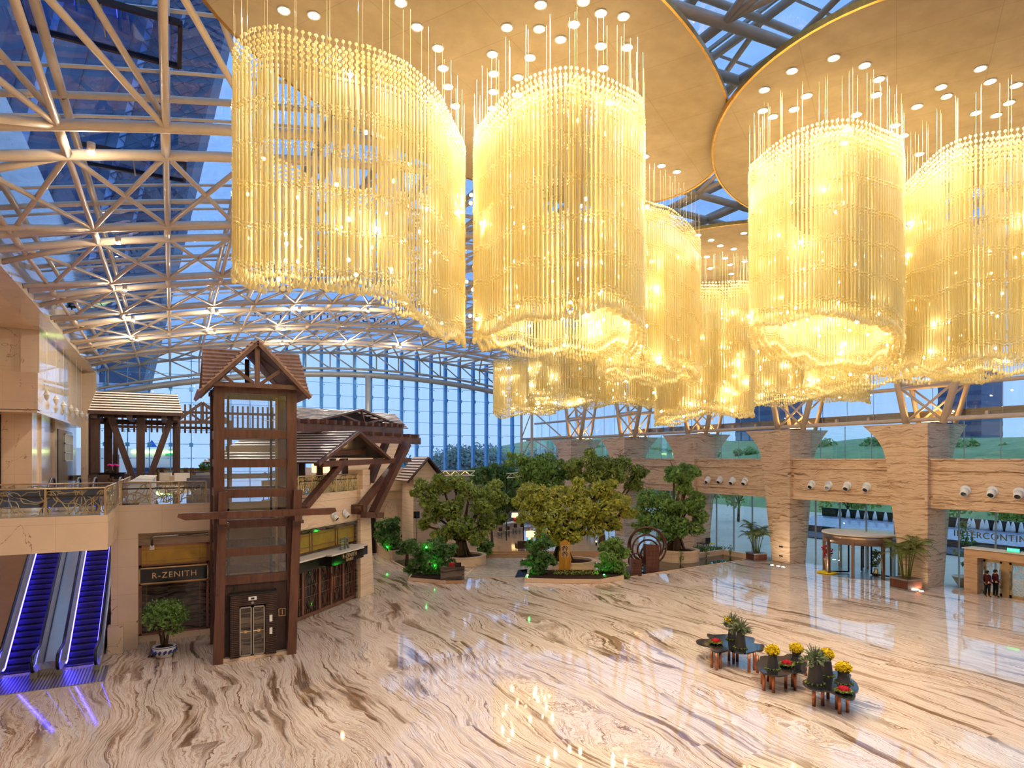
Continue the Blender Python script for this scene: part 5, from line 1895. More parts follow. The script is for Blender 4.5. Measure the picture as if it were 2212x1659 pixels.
    tag(MB().box(d0.x, d1.x, 59.7, 59.95, 0, 4.6).build('service_door', M['darkmetal']), 'narrow dark doorway beyond the restaurant pier', 'doorway')
    p = at_d(791, 1172, 44)
    t = thing('wall_sconce', 'small glowing wall lamp at the end of the restaurant wall', 'lamp', p)
    MB().lathe(p, [(.09, 0), (.14, .05), (.1, .42), (.05, .5)], 10).build('lamp_shade', M['shade'], t, True)
    MB().lathe(p, [(.03, -.25), (.05, -.2), (.03, 0)], 8).build('stem', M['brass'], t)
    # small gabled house
    t = thing('gabled_house', 'small pale stone gabled house front with dark roof edge behind the garden trees', 'building', (20.8, 57, 0))
    x0, x1, y = 19.55, 22.0, 56
    xm = (x0 + x1) / 2
    MB().ext([(x0, y, 0), (x1, y, 0), (x1, y, 7.35), (xm, y, 8.85), (x0, y, 7.35)], (0, 3.2, 0)).build('wall', M['limestone'], t)
    m = MB()
    slat_plane(m, (x0 - .75, 59.35, 6.95), (x0 - .75, 55.4, 6.95), (xm, 55.4, 9.2), (xm, 59.35, 9.2), 9, .02, -0.42)
    slat_plane(m, (x1 + .75, 55.4, 6.95), (x1 + .75, 59.35, 6.95), (xm, 59.35, 9.2), (xm, 55.4, 9.2), 9, .02, -0.42)
    m.build('roof_batten', M['palebatten'], t)
    m = MB().beam((x0 - .75, 55.4, 6.8), (xm, 55.4, 9.05), .1, .42, (0, 1, 0)).beam((x1 + .75, 55.4, 6.8), (xm, 55.4, 9.05), .1, .42, (0, 1, 0))
    m.quad((x0 - .75, 59.35, 6.9), (x0 - .75, 55.4, 6.9), (xm, 55.4, 9.15), (xm, 59.35, 9.15)).quad((x1 + .75, 55.4, 6.9), (x1 + .75, 59.35, 6.9), (xm, 59.35, 9.15), (xm, 55.4, 9.15))
    m.build('roof_edge', M['darkwood'], t)


def armchair(p, rz, mat, label, group, w=0.8, d=0.8, name='armchair', cat='armchair'):
    t = thing(name, label, cat, p, group)
    b = lambda nm, x0, x1, y0, y1, z0, z1, mm: MB().box(p[0] + x0, p[0] + x1, p[1] + y0, p[1] + y1, p[2] + z0, p[2] + z1).build(nm, mm, t)
    b('seat', -w / 2 + .08, w / 2 - .08, -d / 2, d / 2 - .1, .2, .46, mat)
    b('backrest', -w / 2, w / 2, d / 2 - .14, d / 2, .2, .92, mat)
    b('armrest', -w / 2, -w / 2 + .1, -d / 2, d / 2 - .1, .2, .66, mat)
    b('armrest', w / 2 - .1, w / 2, -d / 2, d / 2 - .1, .2, .66, mat)
    for sx in (-1, 1):
        for sy in (-1, 1):
            x, y = p[0] + sx * (w / 2 - .08), p[1] + sy * (d / 2 - .08)
            MB().tube((x, y, p[2]), (x, y, p[2] + .2), .025, 6).build('leg', M['darkmetal'], t)
    t.rotation_euler = (0, 0, rz)
    return t


def stool(p, rz, label, group, seat='ivory', h=0.75, name='bar_stool'):
    t = thing(name, label, 'bar stool', p, group)
    MB().box(p[0] - .2, p[0] + .2, p[1] - .2, p[1] + .2, p[2] + h - .07, p[2] + h).build('seat', M[seat], t)
    MB().box(p[0] - .2, p[0] + .2, p[1] + .16, p[1] + .2, p[2] + h, p[2] + h + .42).build('backrest', M['walnut'], t)
    for sx in (-1, 1):
        for sy in (-1, 1):
            MB().box(p[0] + sx * .17 - .02, p[0] + sx * .17 + .02, p[1] + sy * .17 - .02, p[1] + sy * .17 + .02, p[2], p[2] + h - .07).build('leg', M['walnut'], t)
    m = MB()
    for sx in (-1, 1):
        m.box(p[0] + sx * .17 - .015, p[0] + sx * .17 + .015, p[1] - .17, p[1] + .17, p[2] + .25, p[2] + .28)
    m.box(p[0] - .17, p[0] + .17, p[1] - .185, p[1] - .155, p[2] + .25, p[2] + .28)
    m.build('foot_rail', M['walnut'], t)
    t.rotation_euler = (0, 0, rz)
    return t


def table(p, sx, sy, h, label, mat, group=None, rz=0):
    t = thing('lounge_table', label, 'table', p, group)
    MB().box(p[0] - sx / 2, p[0] + sx / 2, p[1] - sy / 2, p[1] + sy / 2, p[2] + h - .06, p[2] + h).build('tabletop', mat, t)
    for a in (-1, 1):
        for b in (-1, 1):
            x, y = p[0] + a * (sx / 2 - .08), p[1] + b * (sy / 2 - .08)
            MB().tube((x, y, p[2]), (x, y, p[2] + h - .06), .03, 6).build('leg', M['darkmetal'], t)
    t.rotation_euler = (0, 0, rz)
    return t


def mezz_furniture():
    z = ZM
    F_ = lambda px, py: at_z(px, py, z)
    od = ['nearest', 'second', 'third', 'fourth', 'fifth', 'farthest']
    for k, w in enumerate(od):
        y = 39.4 + k * 2.9
        t = thing('display_counter', 'white display counter with tan top beside the escalator railing, %s of the row' % w, 'counter', (-1.6, y, z), 'white display counters')
        MB().box(-2.05, -1.05, y, y + 1.7, z, z + .86).build('cabinet', M['white'], t)
        MB().box(-2.1, -1.0, y - .05, y + 1.75, z + .86, z + .92).build('counter_top', M['ivory'], t)
        MB().box(-2.0, -1.1, y + .05, y + 1.65, z, z + .05).build('plinth', M['darkmetal'], t)
    armchair(F_(364, 1043), 2.6, M['ivory'], 'ivory armchair on the mezzanine, turned side-on beside its twin', 'ivory armchairs', 1.05, 1.0)
    armchair(F_(388, 1044), 0.4 + math.pi, M['ivory'], 'ivory armchair on the mezzanine seen from the back, nearer the lift tower', 'ivory armchairs', 1.3, 1.05)
    for (px, py), w in zip(((434, 1062), (440, 1052), (446, 1044)), ('nearest of three behind the railing', 'middle of three behind the railing', 'farthest of three behind the railing')):
        armchair(F_(px, py), math.pi, M['greyfab'], 'grey lounge sofa beside the lift tower, ' + w, 'grey sofas', 1.7, .85, 'lounge_sofa', 'sofa')
    for (px, py), w in zip(((72, 1096), (172, 1094)), ('nearer the picture edge', 'nearer the balcony corner')):
        p = F_(px, py)
        armchair((p.x, 32.3, z), 0, M['bluegrey'], 'slate lounge sofa behind the gold balcony railing, ' + w, 'slate sofas', 2.0, .85, 'lounge_sofa', 'sofa')
    p = F_(238, 1047)
    t = thing('console_desk', 'black marble console desk with two pink orchids in front of the pergola post', 'desk', (p.x, p.y, z))
    MB().box(p.x - 1.2, p.x + 1.0, p.y - .4, p.y + .4, z, z + .95).build('cabinet', M['granite'], t)
    MB().box(p.x - 1.3, p.x + 1.1, p.y - .5, p.y + .5, z + .95, z + 1.02).build('desk_top', M['black'], t)
    for i, (px, w) in enumerate(((226, 'nearer the wall'), (238, 'nearer the tall wooden menu board'))):
        q = at_d(px, 1012, 51)
        t = thing('orchid', 'pink orchid on the black console desk, ' + w, 'orchid', (q.x, p.y, z + 1.02), 'pink orchids')
        MB().lathe((q.x, p.y, z + 1.02), [(.08, 0), (.12, .2), (.11, .22)], 10).build('pot', M['vase'], t, True)
        MB().path([(q.x, p.y, z + 1.2), (q.x + .1, p.y, z + 1.7), (q.x + .35, p.y - .1, z + 1.8)], .015, 5).build('stem', M['leafdark'], t)
        m = MB()
        for k in range(6):
            m.sphere((q.x + .05 + .07 * k, p.y - .03 * k, z + 1.62 + .05 * math.sin(k)), .09, 6, 4, 1, .5, .9)
        m.build('blossom', M['pink'], t, True)
    for (px, py), w in zip(((262, 1047), (215, 1052)), ('beside the display counters', 'in front of the console desk')):
        armchair(F_(px, py), 0.2, M['walnut'], 'dark brown armchair ' + w, 'dark armchairs', 1.4, 1.0)
    p = F_(249, 1036)
    t = thing('menu_board', 'tall narrow golden wooden menu board beside the pergola post', 'board', p)
    MB().box(p.x - .35, p.x + .35, p.y - .08, p.y + .08, z, z + 2.6).build('board', M['goldwood'], t)
    MB().box(p.x - .2, p.x + .2, p.y - .1, p.y - .08, z + 1.2, z + 1.9).build('panel', M['ivory'], t)
    for (px, w) in ((337, 'beside the V brace'), (350, 'between the V brace and the ivory armchairs'), (402, 'behind the ivory armchairs'), (416, 'nearer the lift tower')):
        p = F_(px, 1036)
        stool(p, 0.2, 'dark bar stool at the high counter, ' + w, 'mezzanine bar stools', 'walnut', .8)
    p, q = F_(322, 1031), F_(352, 1031)
    t = thing('high_counter', 'pale high counter along the glass end wall on the mezzanine', 'counter', (p.x, p.y, z))
    MB().box(p.x, q.x + 5.5, p.y, p.y + .6, z, z + .95).build('cabinet', M['goldwood'], t)
    MB().box(p.x - .1, q.x + 5.6, p.y - .1, p.y + .7, z + .95, z + 1.02).build('counter_top', M['black'], t)
    p = F_(421, 1042)
    table(p, 1.6, .8, .5, 'low dark table between the ivory armchairs and the grey sofas', M['black'])
    p = F_(446, 1030)
    t = thing('potted_plant', 'leafy green plant in a yellow pot on the mezzanine behind the grey sofas', 'potted plant', p)
    MB().lathe(p, [(.25, 0), (.32, .5), (.3, .5)], 12).build('pot', M['yellow'], t, True)
    foliage_obj('foliage', [(p.x, p.y, z + 1.4, .8), (p.x + .5, p.y, z + 1.1, .5), (p.x - .4, p.y, z + 1.2, .5)], 160, .35, M['leafC'], np.random.default_rng(5), t)
    # terrace above the restaurant
    for (s, n, lab) in ((1.6, -2.6, 'nearest the lift tower'), (3.2, -3.0, 'in the middle of the terrace'), (4.8, -3.4, 'under the paper lamp')):
        p = W(s, n, z + .0)
        armchair((p.x, p.y, z), 0.7, M['ivory'], 'ivory terrace armchair behind the gold lattice railing, ' + lab, 'terrace armchairs', 1.0, .9)
    p = W(5.2, -1.8, z)
    t = thing('floor_lamp', 'standing lamp with a white drum shade on the terrace by the stone pier', 'lamp', p)
    MB().lathe(p, [(.2, 0), (.2, .03), (.025, .06), (.025, 1.3)], 12).build('stand', M['darkmetal'], t, True)
    MB().lathe(p, [(.55, 1.3), (.55, 1.85)], 18, cap=False).build('lamp_shade', M['shade'], t, True)
# ================================================================= GARDEN in the middle of the hall
def limb(mb, pts, r0, r1, n=7):
    m = len(pts)
    return mb.path(pts, r0, n, [r0 + (r1 - r0) * i / (m - 1) for i in range(m)])


def garden_tree(label, px, d, zbase, lobes, mat, seed, trunk_r=0.42, per=420, size=0.30, roots=True, name='garden_tree', cat='tree'):
    """LOBES: (picture x, picture y, radius in m, distance offset) of the crown's clumps"""
    rnd = random.Random(seed)
    b = at_d(px, CY, d)
    base = Vector((b.x, b.y, zbase))
    t = thing(name, label, cat, base)
    cl = []
    for lx, ly, lr, dd in lobes:
        p = at_d(lx, ly, d + dd)
        k = max(3, int(lr * 3.2))
        cl.append((p.x, p.y, p.z, lr * 0.85, 0.8))
        for i in range(k):
            v = Vector((rnd.gauss(0, 1), rnd.gauss(0, 1), rnd.gauss(0, 0.75))).normalized() * lr * rnd.uniform(0.62, 1.02)
            cl.append((p.x + v.x, p.y + v.y, p.z + v.z * 0.8, lr * rnd.uniform(0.26, 0.5), 0.75))
    f = foliage_obj('foliage', cl, per, size, mat, np.random.default_rng(seed), t)
    m = MB()
    fork = base + Vector((rnd.uniform(-.2, .2), rnd.uniform(-.2, .2), 1.5))
    limb(m, [base - Vector((0, 0, .1)), base + Vector((.06, .02, .7)), fork], trunk_r * 1.15, trunk_r * .7, 10)
    if roots:
        for k in range(7):
            a = k * .9 + rnd.random()
            q = base + Vector((math.cos(a) * trunk_r * 1.7, math.sin(a) * trunk_r * 1.7, -.05))
            w = base + Vector((math.cos(a) * trunk_r * .7, math.sin(a) * trunk_r * .7, 1.2 + rnd.random()))
            limb(m, [q, (q + w) / 2 + Vector((math.cos(a) * -.08, math.sin(a) * -.08, 0)), w], .1, .06, 6)
    m.build('trunk', M['bark'], t, True)
    m = MB()
    for lx, ly, lr, dd in lobes:
        p = at_d(lx, ly, d + dd)
        mid = fork.lerp(p, .5) + Vector((rnd.uniform(-.3, .3), rnd.uniform(-.3, .3), rnd.uniform(-.1, .4)))
        limb(m, [fork - Vector((0, 0, .25)), mid, p], trunk_r * .42, .05, 6)
        for i in range(3):
            q = p + Vector((rnd.gauss(0, .4), rnd.gauss(0, .4), rnd.gauss(.2, .3))) * lr
            limb(m, [mid.lerp(p, .5), p.lerp(q, .5) + Vector((0, 0, .1)), q], .06, .02, 5)
    m.build('branch', M['bark'], t, True)
    return t


def round_planter(label, px, d, r, h):
    c = at_d(px, CY, d)
    t = thing('round_planter', label, 'planter', (c.x, c.y, 0))
    MB().lathe((c.x, c.y, 0), [(r, 0), (r, h - .1), (r + .04, h - .1), (r + .04, h), (r - .32, h), (r - .32, h - .2)], 40, cap=False).build('planter_wall', M['planter'], t)
    MB().lathe((c.x, c.y, 0), [(r - .31, h - .19), (r - .31, h - .16), (.3, h - .05)], 30).build('soil', M['soil'], t)
    return t


def lamp_spot(px, py, d, mat, label, r=.11):
    p = at_d(px, py, d + .35)
    t = thing('garden_lamp', label, 'garden lamp', p)
    MB().sphere(p, r, 10, 6).build('lens', mat, t)
    MB().lathe(p, [(.05, -.34), (.06, -.3), (.05, -r)], 8).lathe(p, [(r * .9, -r * .8), (r * 1.15, -r * .2), (r * 1.1, 0)], 12, cap=False).build('housing', M['black'], t)


def garden():
    # ground features
    poly = [G(1003, 1247), G(1051, 1204), G(1131, 1205), G(1131, 1250)]
    struct('floor_pebble_path', MB().prism([(p.x, p.y) for p in poly], 0.0, .02), M['pebble'])
    m = MB()
    for a, b in zip(poly, poly[1:] + poly[:1]):
        m.beam((a.x, a.y, .02), (b.x, b.y, .02), .16, .05)
    struct('trim_path', m, M['planter'])
    # raised terrace with three steps
    a, b = at_z(1050, 1191, .5), at_z(1138, 1191, .5)
    d = (b - a).normalized()
    far = Vector((-d.y, d.x, 0))
    if far.y < 0:
        far = -far
    A2, B2 = a - d * 5.5, b + d * 9
    q = [A2, B2, B2 + far * 21, A2 + far * 21]
    struct('floor_terrace', MB().prism([(p.x, p.y) for p in q], 0, .5), M['deck'])
    for k in range(2):
        s0, s1 = a - far * .34 * (k + 1), b - far * .34 * (k + 1)
        m = MB().prism([(p.x, p.y) for p in (s0, s1, s1 + far * .36, s0 + far * .36)], 0, .5 - .165 * (k + 1))
        tag(m.build('terrace_step', M['deck']), ['upper tan step up to the bar terrace', 'lower tan step up to the bar terrace'][k], 'step')
    # ponds
    def pond(name, pts, label):
        ps = [G(*p) for p in pts]
        t = thing(name, label, 'pond', (sum(p.x for p in ps) / len(ps), sum(p.y for p in ps) / len(ps), 0))
        MB().prism([(p.x, p.y) for p in ps], 0.0, .03).build('water', M['pond'], t)
        m = MB()
        for u, v in zip(ps, ps[1:] + ps[:1]):
            m.beam((u.x, u.y, .04), (v.x, v.y, .04), .1, .07)
        m.build('kerb', M['planter'], t)
    pond('pond', [(1349, 1249), (1602, 1211), (1616, 1206), (1562, 1197), (1508, 1206), (1420, 1212), (1350, 1225)], 'dark shallow pond with a thin kerb beside the ring sculpture')
    pond('pond', [(848, 1213), (884, 1207), (905, 1222), (886, 1234)], 'small dark pond by the curved planter near the restaurant')

    # trees with their round planters
    round_planter('round pale stone planter under the tree beside the reception desk', 998, 54.6, 2.05, .8)
    garden_tree('spreading olive green tree beside the reception desk, bar terrace visible past it', 996, 54.6, .72,
                [(925, 1072, 1.3, 0), (912, 1050, .9, .5), (955, 1048, 1.25, .6), (985, 1040, 1.1, 0), (1015, 1062, 1.3, -.4), (1060, 1068, 1.35, .3), (1082, 1078, .9, 0), (1040, 1095, 1.3, -.8), (975, 1100, 1.3, -.9), (935, 1112, 1.2, .3), (1000, 1135, 1.4, -1.2), (1052, 1130, 1.3, .2), (1078, 1118, .9, .6), (965, 1150, 1.1, -1.0), (1030, 1160, 1.0, -1.0), (915, 1135, .7, .5)], M['leafA'], 31, .46)
    round_planter('round pale stone planter behind the golden sign board', 1238, 52, 1.85, .75)
    garden_tree('broad golden green tree behind the golden sign board in the middle of the garden', 1215, 52.3, .66,
                [(1140, 1062, 1.2, .3), (1125, 1085, .9, 0), (1165, 1068, 1.3, 0), (1205, 1075, 1.5, -.5), (1250, 1062, 1.2, .4), (1300, 1058, 1.2, 0), (1320, 1048, .8, .4), (1340, 1085, 1.2, 0), (1352, 1108, .8, .3), (1305, 1100, 1.4, -.8), (1255, 1108, 1.5, -1.2), (1200, 1115, 1.5, -1.2), (1150, 1108, 1.3, -.5), (1180, 1150, 1.3, -1.0), (1232, 1152, 1.3, -1.2), (1285, 1140, 1.2, -.6), (1325, 1130, .9, 0)], M['leafD'], 32, .5)
    round_planter('round pale stone planter beside the ring sculpture', 1466, 56.4, 1.75, 1.0)
    garden_tree('tall two-tiered tree with a round ball crown on top, beside the striped stone wall', 1458, 56.5, .9,
                [(1475, 1025, 1.35, 0), (1495, 1018, .9, .2), (1456, 1018, .9, .2), (1478, 1052, 1.0, 0), (1400, 1075, 1.3, 0), (1385, 1105, 1.1, .4), (1430, 1085, 1.4, -.4), (1470, 1095, 1.2, 0), (1505, 1085, 1.1, .3), (1512, 1115, 1.0, 0), (1415, 1125, 1.3, -.8), (1460, 1135, 1.3, -1.0), (1500, 1140, 1.0, -.3), (1390, 1140, 1.0, .2), (1440, 1158, .9, -.9)], M['leafB'], 33, .5)
    garden_tree('tall tree at the back of the garden rising in front of the corner steel frame', 1165, 66, .5,
                [(1120, 995, 1.3, 0), (1145, 1005, 1.4, 0), (1182, 992, 1.2, .4), (1165, 1020, 1.6, -.4), (1200, 1012, 1.4, 0), (1225, 1022, 1.2, .5), (1130, 1030, 1.3, .3), (1195, 1040, 1.5, -.3)], M['leafB'], 34, .35, roots=False)
    garden_tree('bushy tree at the back of the garden below the striped stone beam', 1300, 64, .5,
                [(1240, 1005, 1.2, 0), (1275, 998, 1.4, 0), (1310, 1002, 1.3, .3), (1345, 1000, 1.2, 0), (1378, 1018, 1.2, 0), (1330, 1025, 1.6, -.4), (1285, 1028, 1.6, -.4), (1250, 1030, 1.2, 0), (1370, 1045, 1.2, .2)], M['leafA'], 35, .35, roots=False)
    garden_tree('dark green tree behind the bar terrace in front of the glass end wall', 1075, 72, .5,
                [(1040, 1030, 1.5, 0), (1075, 1022, 1.7, 0), (1108, 1035, 1.6, 0), (1060, 1060, 1.8, -.4), (1100, 1065, 1.8, -.4), (1125, 1085, 1.4, 0), (1085, 1092, 1.5, 0)], M['leafC'], 36, .35, roots=False)
    # shrubs
    sh = lambda lab, px, d, z, lobes, mat, seed: garden_tree(lab, px, d, z, [(a, b, c * 1.3, e) for a, b, c, e in lobes], mat, seed, .14, 520, .26, False, 'shrub', 'shrub')
    sh('wide dark shrub lit green from below beside the reception desk', 930, 49, .2, [(905, 1190, .75, .2), (935, 1182, .85, 0), (965, 1190, .7, .2), (900, 1220, .7, 0), (930, 1215, .9, -.4), (962, 1222, .6, .3), (895, 1240, .45, -.3), (920, 1245, .5, -.6), (945, 1240, .5, -.4)], M['leafC'], 41)
    sh('rounded shrub with green lamps at the path end of the front planter', 1165, 48, .3, [(1150, 1178, .55, 0), (1175, 1172, .6, 0), (1165, 1200, .8, -.2), (1148, 1212, .55, 0), (1185, 1208, .5, .1), (1165, 1232, .6, -.3)], M['leafC'], 42)
    sh('light green shrub at the sculpture end of the front planter', 1322, 48.2, .3, [(1310, 1180, .55, 0), (1330, 1172, .6, 0), (1345, 1195, .5, .1), (1315, 1205, .75, -.2), (1335, 1222, .6, -.2), (1345, 1240, .35, -.3), (1305, 1225, .45, .1)], M['leafB'], 43)
    sh('dense dark shrub with a green lamp in the curved planter near the restaurant', 838, 57, .6, [(835, 1135, .8, 0), (848, 1130, .55, 0), (825, 1155, .75, 0), (850, 1155, .7, 0), (840, 1172, .75, -.3), (858, 1172, .4, -.4)], M['leafC'], 44)
    sh('small dark shrub spilling over the curved planter wall', 878, 54.8, .0, [(872, 1178, .5, 0), (886, 1172, .45, .2), (868, 1192, .3, -.4), (880, 1190, .35, -.2)], M['leafC'], 45)
    sh('airy shrub catching yellow light behind the olive green tree', 1062, 62, .5, [(1045, 1078, .7, 0), (1068, 1080, .75, 0), (1055, 1095, .7, .2)], M['leafD'], 46)
    sh('green lit shrub between the olive tree and the terrace steps', 1042, 57.5, .3, [(1030, 1170, .5, 0), (1048, 1172, .55, 0), (1040, 1188, .45, -.1), (1055, 1190, .35, 0)], M['leafB'], 47)
    # curved planter near the restaurant
    m = MB()
    cpts = [(812, 1185), (822, 1200), (845, 1212), (880, 1207), (908, 1195), (912, 1180)]
    g = [G(*p) for p in cpts]
    t = thing('curved_planter', 'low curved pale stone planter beside the restaurant corner', 'planter', (g[2].x, g[2].y, 0))
    for p, q in zip(g, g[1:]):
        m.beam(p + Vector((0, 0, .45)), q + Vector((0, 0, .45)), .3, .9)
    m.build('planter_wall', M['planter'], t)
    MB().prism([(p.x, p.y) for p in g], 0, .75).build('soil', M['soil'], t)
    # front planter
    g = [G(1133, 1258), G(1214, 1260.5), G(1298, 1261), G(1348, 1252.5), G(1340, 1240.5), G(1140, 1240.5)]
    c = (g[0] + g[2]) / 2
    t = thing('front_planter', 'low angular stone planter along the front edge of the garden under the golden sign', 'planter', (c.x, c.y, 0))
    m = MB().prism([(p.x, p.y) for p in g], 0, .32)
    m.build('planter_wall', M['planter'], t)
    ins = [p.lerp(sum(g, Vector()) / 6, .06) for p in g]
    MB().prism([(p.x, p.y) for p in ins], .32, .36).build('soil', M['soil'], t)
    bed = [(1200 + 8 * k, 1243 - (k % 3) * 2) for k in range(12)]
    cl = [(*at_d(px, py, 47.6)[:2], .5, .3) for px, py in bed]
    o = foliage_obj('flower_bed', cl, 260, .14, M['leafA'], np.random.default_rng(8))
    tag(o, 'low leafy flower bed between the two shrubs in the front planter', 'flower bed', kind='stuff')
    g = [G(882, 1255), G(962, 1262), G(968, 1250), G(890, 1243)]
    t = thing('low_planter', 'low stone planter edge under the wide dark shrub', 'planter', (g[0].x, g[0].y, 0))
    MB().prism([(p.x, p.y) for p in g], 0, .25).build('planter_wall', M['planter'], t)
    MB().prism([(p.x, p.y) for p in [x.lerp((g[0] + g[2]) / 2, .1) for x in g]], .25, .28).build('soil', M['soil'], t)
    # coloured garden lamps
    for px, py, d, mm, lab in ((837, 1182, 56.0, 'greenlamp', 'green lamp glowing in the curved planter near the restaurant'), (921, 1183, 48.1, 'greenlamp', 'green lamp in the top of the wide dark shrub'), (938, 1222, 48.0, 'greenlamp', 'green lamp low inside the wide dark shrub'),
                               (1143, 1164, 47.3, 'greenlamp', 'green lamp above the rounded shrub at the path end'), (1140, 1243, 47.0, 'greenlamp', 'green lamp at the foot of the rounded shrub at the path end'), (1305, 1242, 46.8, 'greenlamp', 'green lamp at the foot of the light green shrub'),
                               (1036, 1172, 57, 'greenlamp', 'green lamp in the shrub beside the terrace steps'), (1233, 1246, 46.7, 'yellowlamp', 'yellow lamp in the flower bed under the golden sign'), (1288, 1170, 54, 'yellowlamp', 'yellow lamp under the broad golden green tree'), (1055, 1080, 61, 'yellowlamp', 'yellow lamp in the airy shrub behind the olive tree')):
        lamp_spot(px, py, d, M[mm], lab, .06)
    # lighting gantries
    for (px0, py0, px1, py1, d, lab) in ((930, 1022, 1026, 1022, 64, 'white lattice lighting gantry behind the olive tree'), (1094, 1028, 1131, 1024, 66, 'white lattice lighting gantry behind the tall back tree')):
        p, q = at_d(px0, py0, d), at_d(px1, py1, d)
        t = thing('lighting_gantry', lab, 'gantry', (p + q) / 2)
        dd = (q - p).normalized(); s = dd.cross(Vector((0, 0, 1)))
        for a in (-.22, .22):
            for b in (-.22, .22):
                MB().tube(p + s * a + Vector((0, 0, b)), q + s * a + Vector((0, 0, b)), .035, 6).build('chord', M['white'], t)
        m = MB()
        n = int((q - p).length / .45)
        for k in range(n):
            a, b = p.lerp(q, k / n), p.lerp(q, (k + 1) / n)
            z = .22 if k % 2 else -.22
            for w in (-.22, .22):
                m.tube(a + s * w + Vector((0, 0, z)), b + s * w + Vector((0, 0, -z)), .02, 4)
        tag(m.build('lattice', M['white'], t), kind='stuff')
        for e in (p, q):
            MB().tube((e.x, e.y, 0.5), e, .05, 6).build('stand', M['black'], t)
    for px, py, w in ((950, 1037, 'farther from the terrace'), (995, 1034, 'nearer the terrace')):
        lamp_spot(px, py, 63.6, M['yellowlamp'], 'yellow stage lamp hung from the lighting gantry, the one ' + w, .12)
    p = at_d(900, 1112, 58)
    t = thing('loudspeaker', 'black loudspeaker on a tripod stand by the gabled house wall', 'loudspeaker', (p.x, p.y, 0))
    MB().cbox((p.x, p.y, p.z), .42, .36, .6, .4).build('cabinet', M['black'], t)
    MB().tube((p.x, p.y, .9), (p.x, p.y, p.z - .3), .025, 6).build('pole', M['black'], t)
    for k in range(3):
        a = k * 2.1
        MB().tube((p.x, p.y, 1.3), (p.x + .6 * math.cos(a), p.y + .6 * math.sin(a), 0), .02, 5).build('leg', M['black'], t)
    # reception desk with person
    c = G(976, 1261)
    t = thing('reception_desk', 'dark veined stone reception desk on a tan base in front of the garden', 'desk', (c.x, c.y, 0))
    rz = -YAW + .12
    off = Vector((SN, CS, 0)) * .45
    c2 = c + off
    MB().cbox((c2.x, c2.y, .65), 1.72, .75, .85, rz).build('stone_body', M['darkmarble'], t)
    MB().cbox((c2.x, c2.y, .12), 1.66, .7, .24, rz).build('base', M['portal'], t)
    MB().cbox((c2.x, c2.y, 1.09), 1.76, .8, .04, rz).build('desk_top', M['walnut'], t)
    MB().cbox((c2.x + .45, c2.y, 1.26), .45, .05, .3, rz).build('screen', M['black'], t)
    p = at_d(976, 1230, 47.2)
    person('person in a red top with dark tied hair behind the stone reception desk', (p.x, p.y, 0), -YAW + math.pi + .6, M['redcloth'], M['blackcloth'], 1.55, female=True)
    # golden sign
    p = at_d(1220, 1231, 49.4)
    t = thing('golden_sign', 'tall golden wooden sign board with two carved characters in the front planter', 'sign', p)
    r = Vector((CS, -SN, 0)); u = Vector((0, 0, 1)); n = Vector((-SN, -CS, 0))
    prof = [(-.46, 0), (.40, 0), (.47, .55), (.52, .85), (.46, 1.05), (.40, 1.25), (.42, 1.6), (.40, 2.1), (.0, 2.35), (-.40, 2.1), (-.38, 1.5), (-.46, 1.35), (-.44, .8)]
    MB().ext([p + r * a + u * b for a, b in prof], n * .12).build('board', M['goldwood'], t)
    MB().ext([p + r * a + u * b + n * .12 for a, b in ((-.29, 1.0), (.29, 1.0), (.29, 1.92), (-.29, 1.92))], n * .02).build('character_panel', M['portal'], t)
    m = MB()
    for z in (1.08, 1.52):
        for a, b, cc, dd in ((-.05, .36, -.24, .20), (.05, .36, .24, .20), (0, .26, -.22, .06), (0, .26, .22, .06), (-.12, .1, -.12, -.05), (.12, .1, .12, -.05), (0, .34, -.1, .24)):
            m.beam(p + r * a + u * (z + b) + n * .15, p + r * cc + u * (z + dd) + n * .15, .03, .055, n)
    m.build('carved_characters', M['black'], t)
    g = G(1125, 1249)
    t = thing('info_panel', 'small dark tilted notice panel at the end of the pebble path', 'notice panel', g)
    MB().ext([g + r * -.45 + u * .05, g + r * .45 + u * .12, g + r * .5 + u * .62 - n * .4, g + r * -.2 + u * .55 - n * .4], n * .05).build('panel', M['black'], t)
    MB().beam(g + u * 0.0 - n * .3, g + u * .4 - n * .3, .05, .05).build('stand', M['darkmetal'], t)
    # ring sculpture on two plinths
    c = at_d(1398, 1180, 52)
    t = thing('ring_sculpture', 'rust brown sculpture of nested upright rings standing in the pond', 'sculpture', (c.x, c.y, .03))
    for R_, dx, dz, dy in ((1.55, 0, 0, 0), (1.38, .05, .1, .35), (1.15, -.1, -.18, -.3), (.85, .1, -.35, .2), (.62, 0, -.55, -.5)):
        o = c + r * dx + u * dz - n * dy
        pts = [o + r * (R_ * math.cos(k * math.pi / 24)) + u * (R_ * math.sin(k * math.pi / 24)) for k in range(48)]
        MB().path(pts, .075, 8, closed=True).build('ring', M['rust'], t, True)
    o = at_d(1374, 1212, 51)
    MB().path([o + r * (.6 * math.cos(k * math.pi / 16)) + u * (.6 * math.sin(k * math.pi / 16)) for k in range(32)], .06, 8, closed=True).build('ring', M['rust'], t, True)
    for px, py, w, h, lab in ((1410, 1237, 1.05, 2.15, 'tall rust brown plinth with a sloping top in front of the ring sculpture'), (1375, 1245, .8, 1.25, 'short rust brown plinth in the pond corner before the ring sculpture')):
        g = G(px, py) + Vector((SN, CS, 0)) * w * .5
        t = thing('plinth', lab, 'plinth', (g.x, g.y, .03))
        a = [(-w / 2, -w / 2), (w / 2, -w / 2), (w / 2, w / 2), (-w / 2, w / 2)]
        vs = [g + r * x - n * y + u * .03 for x, y in a] + [g + r * x - n * y + u * (h - (.12 if y > 0 else 0) + (.1 if x < 0 else 0)) for x, y in a]
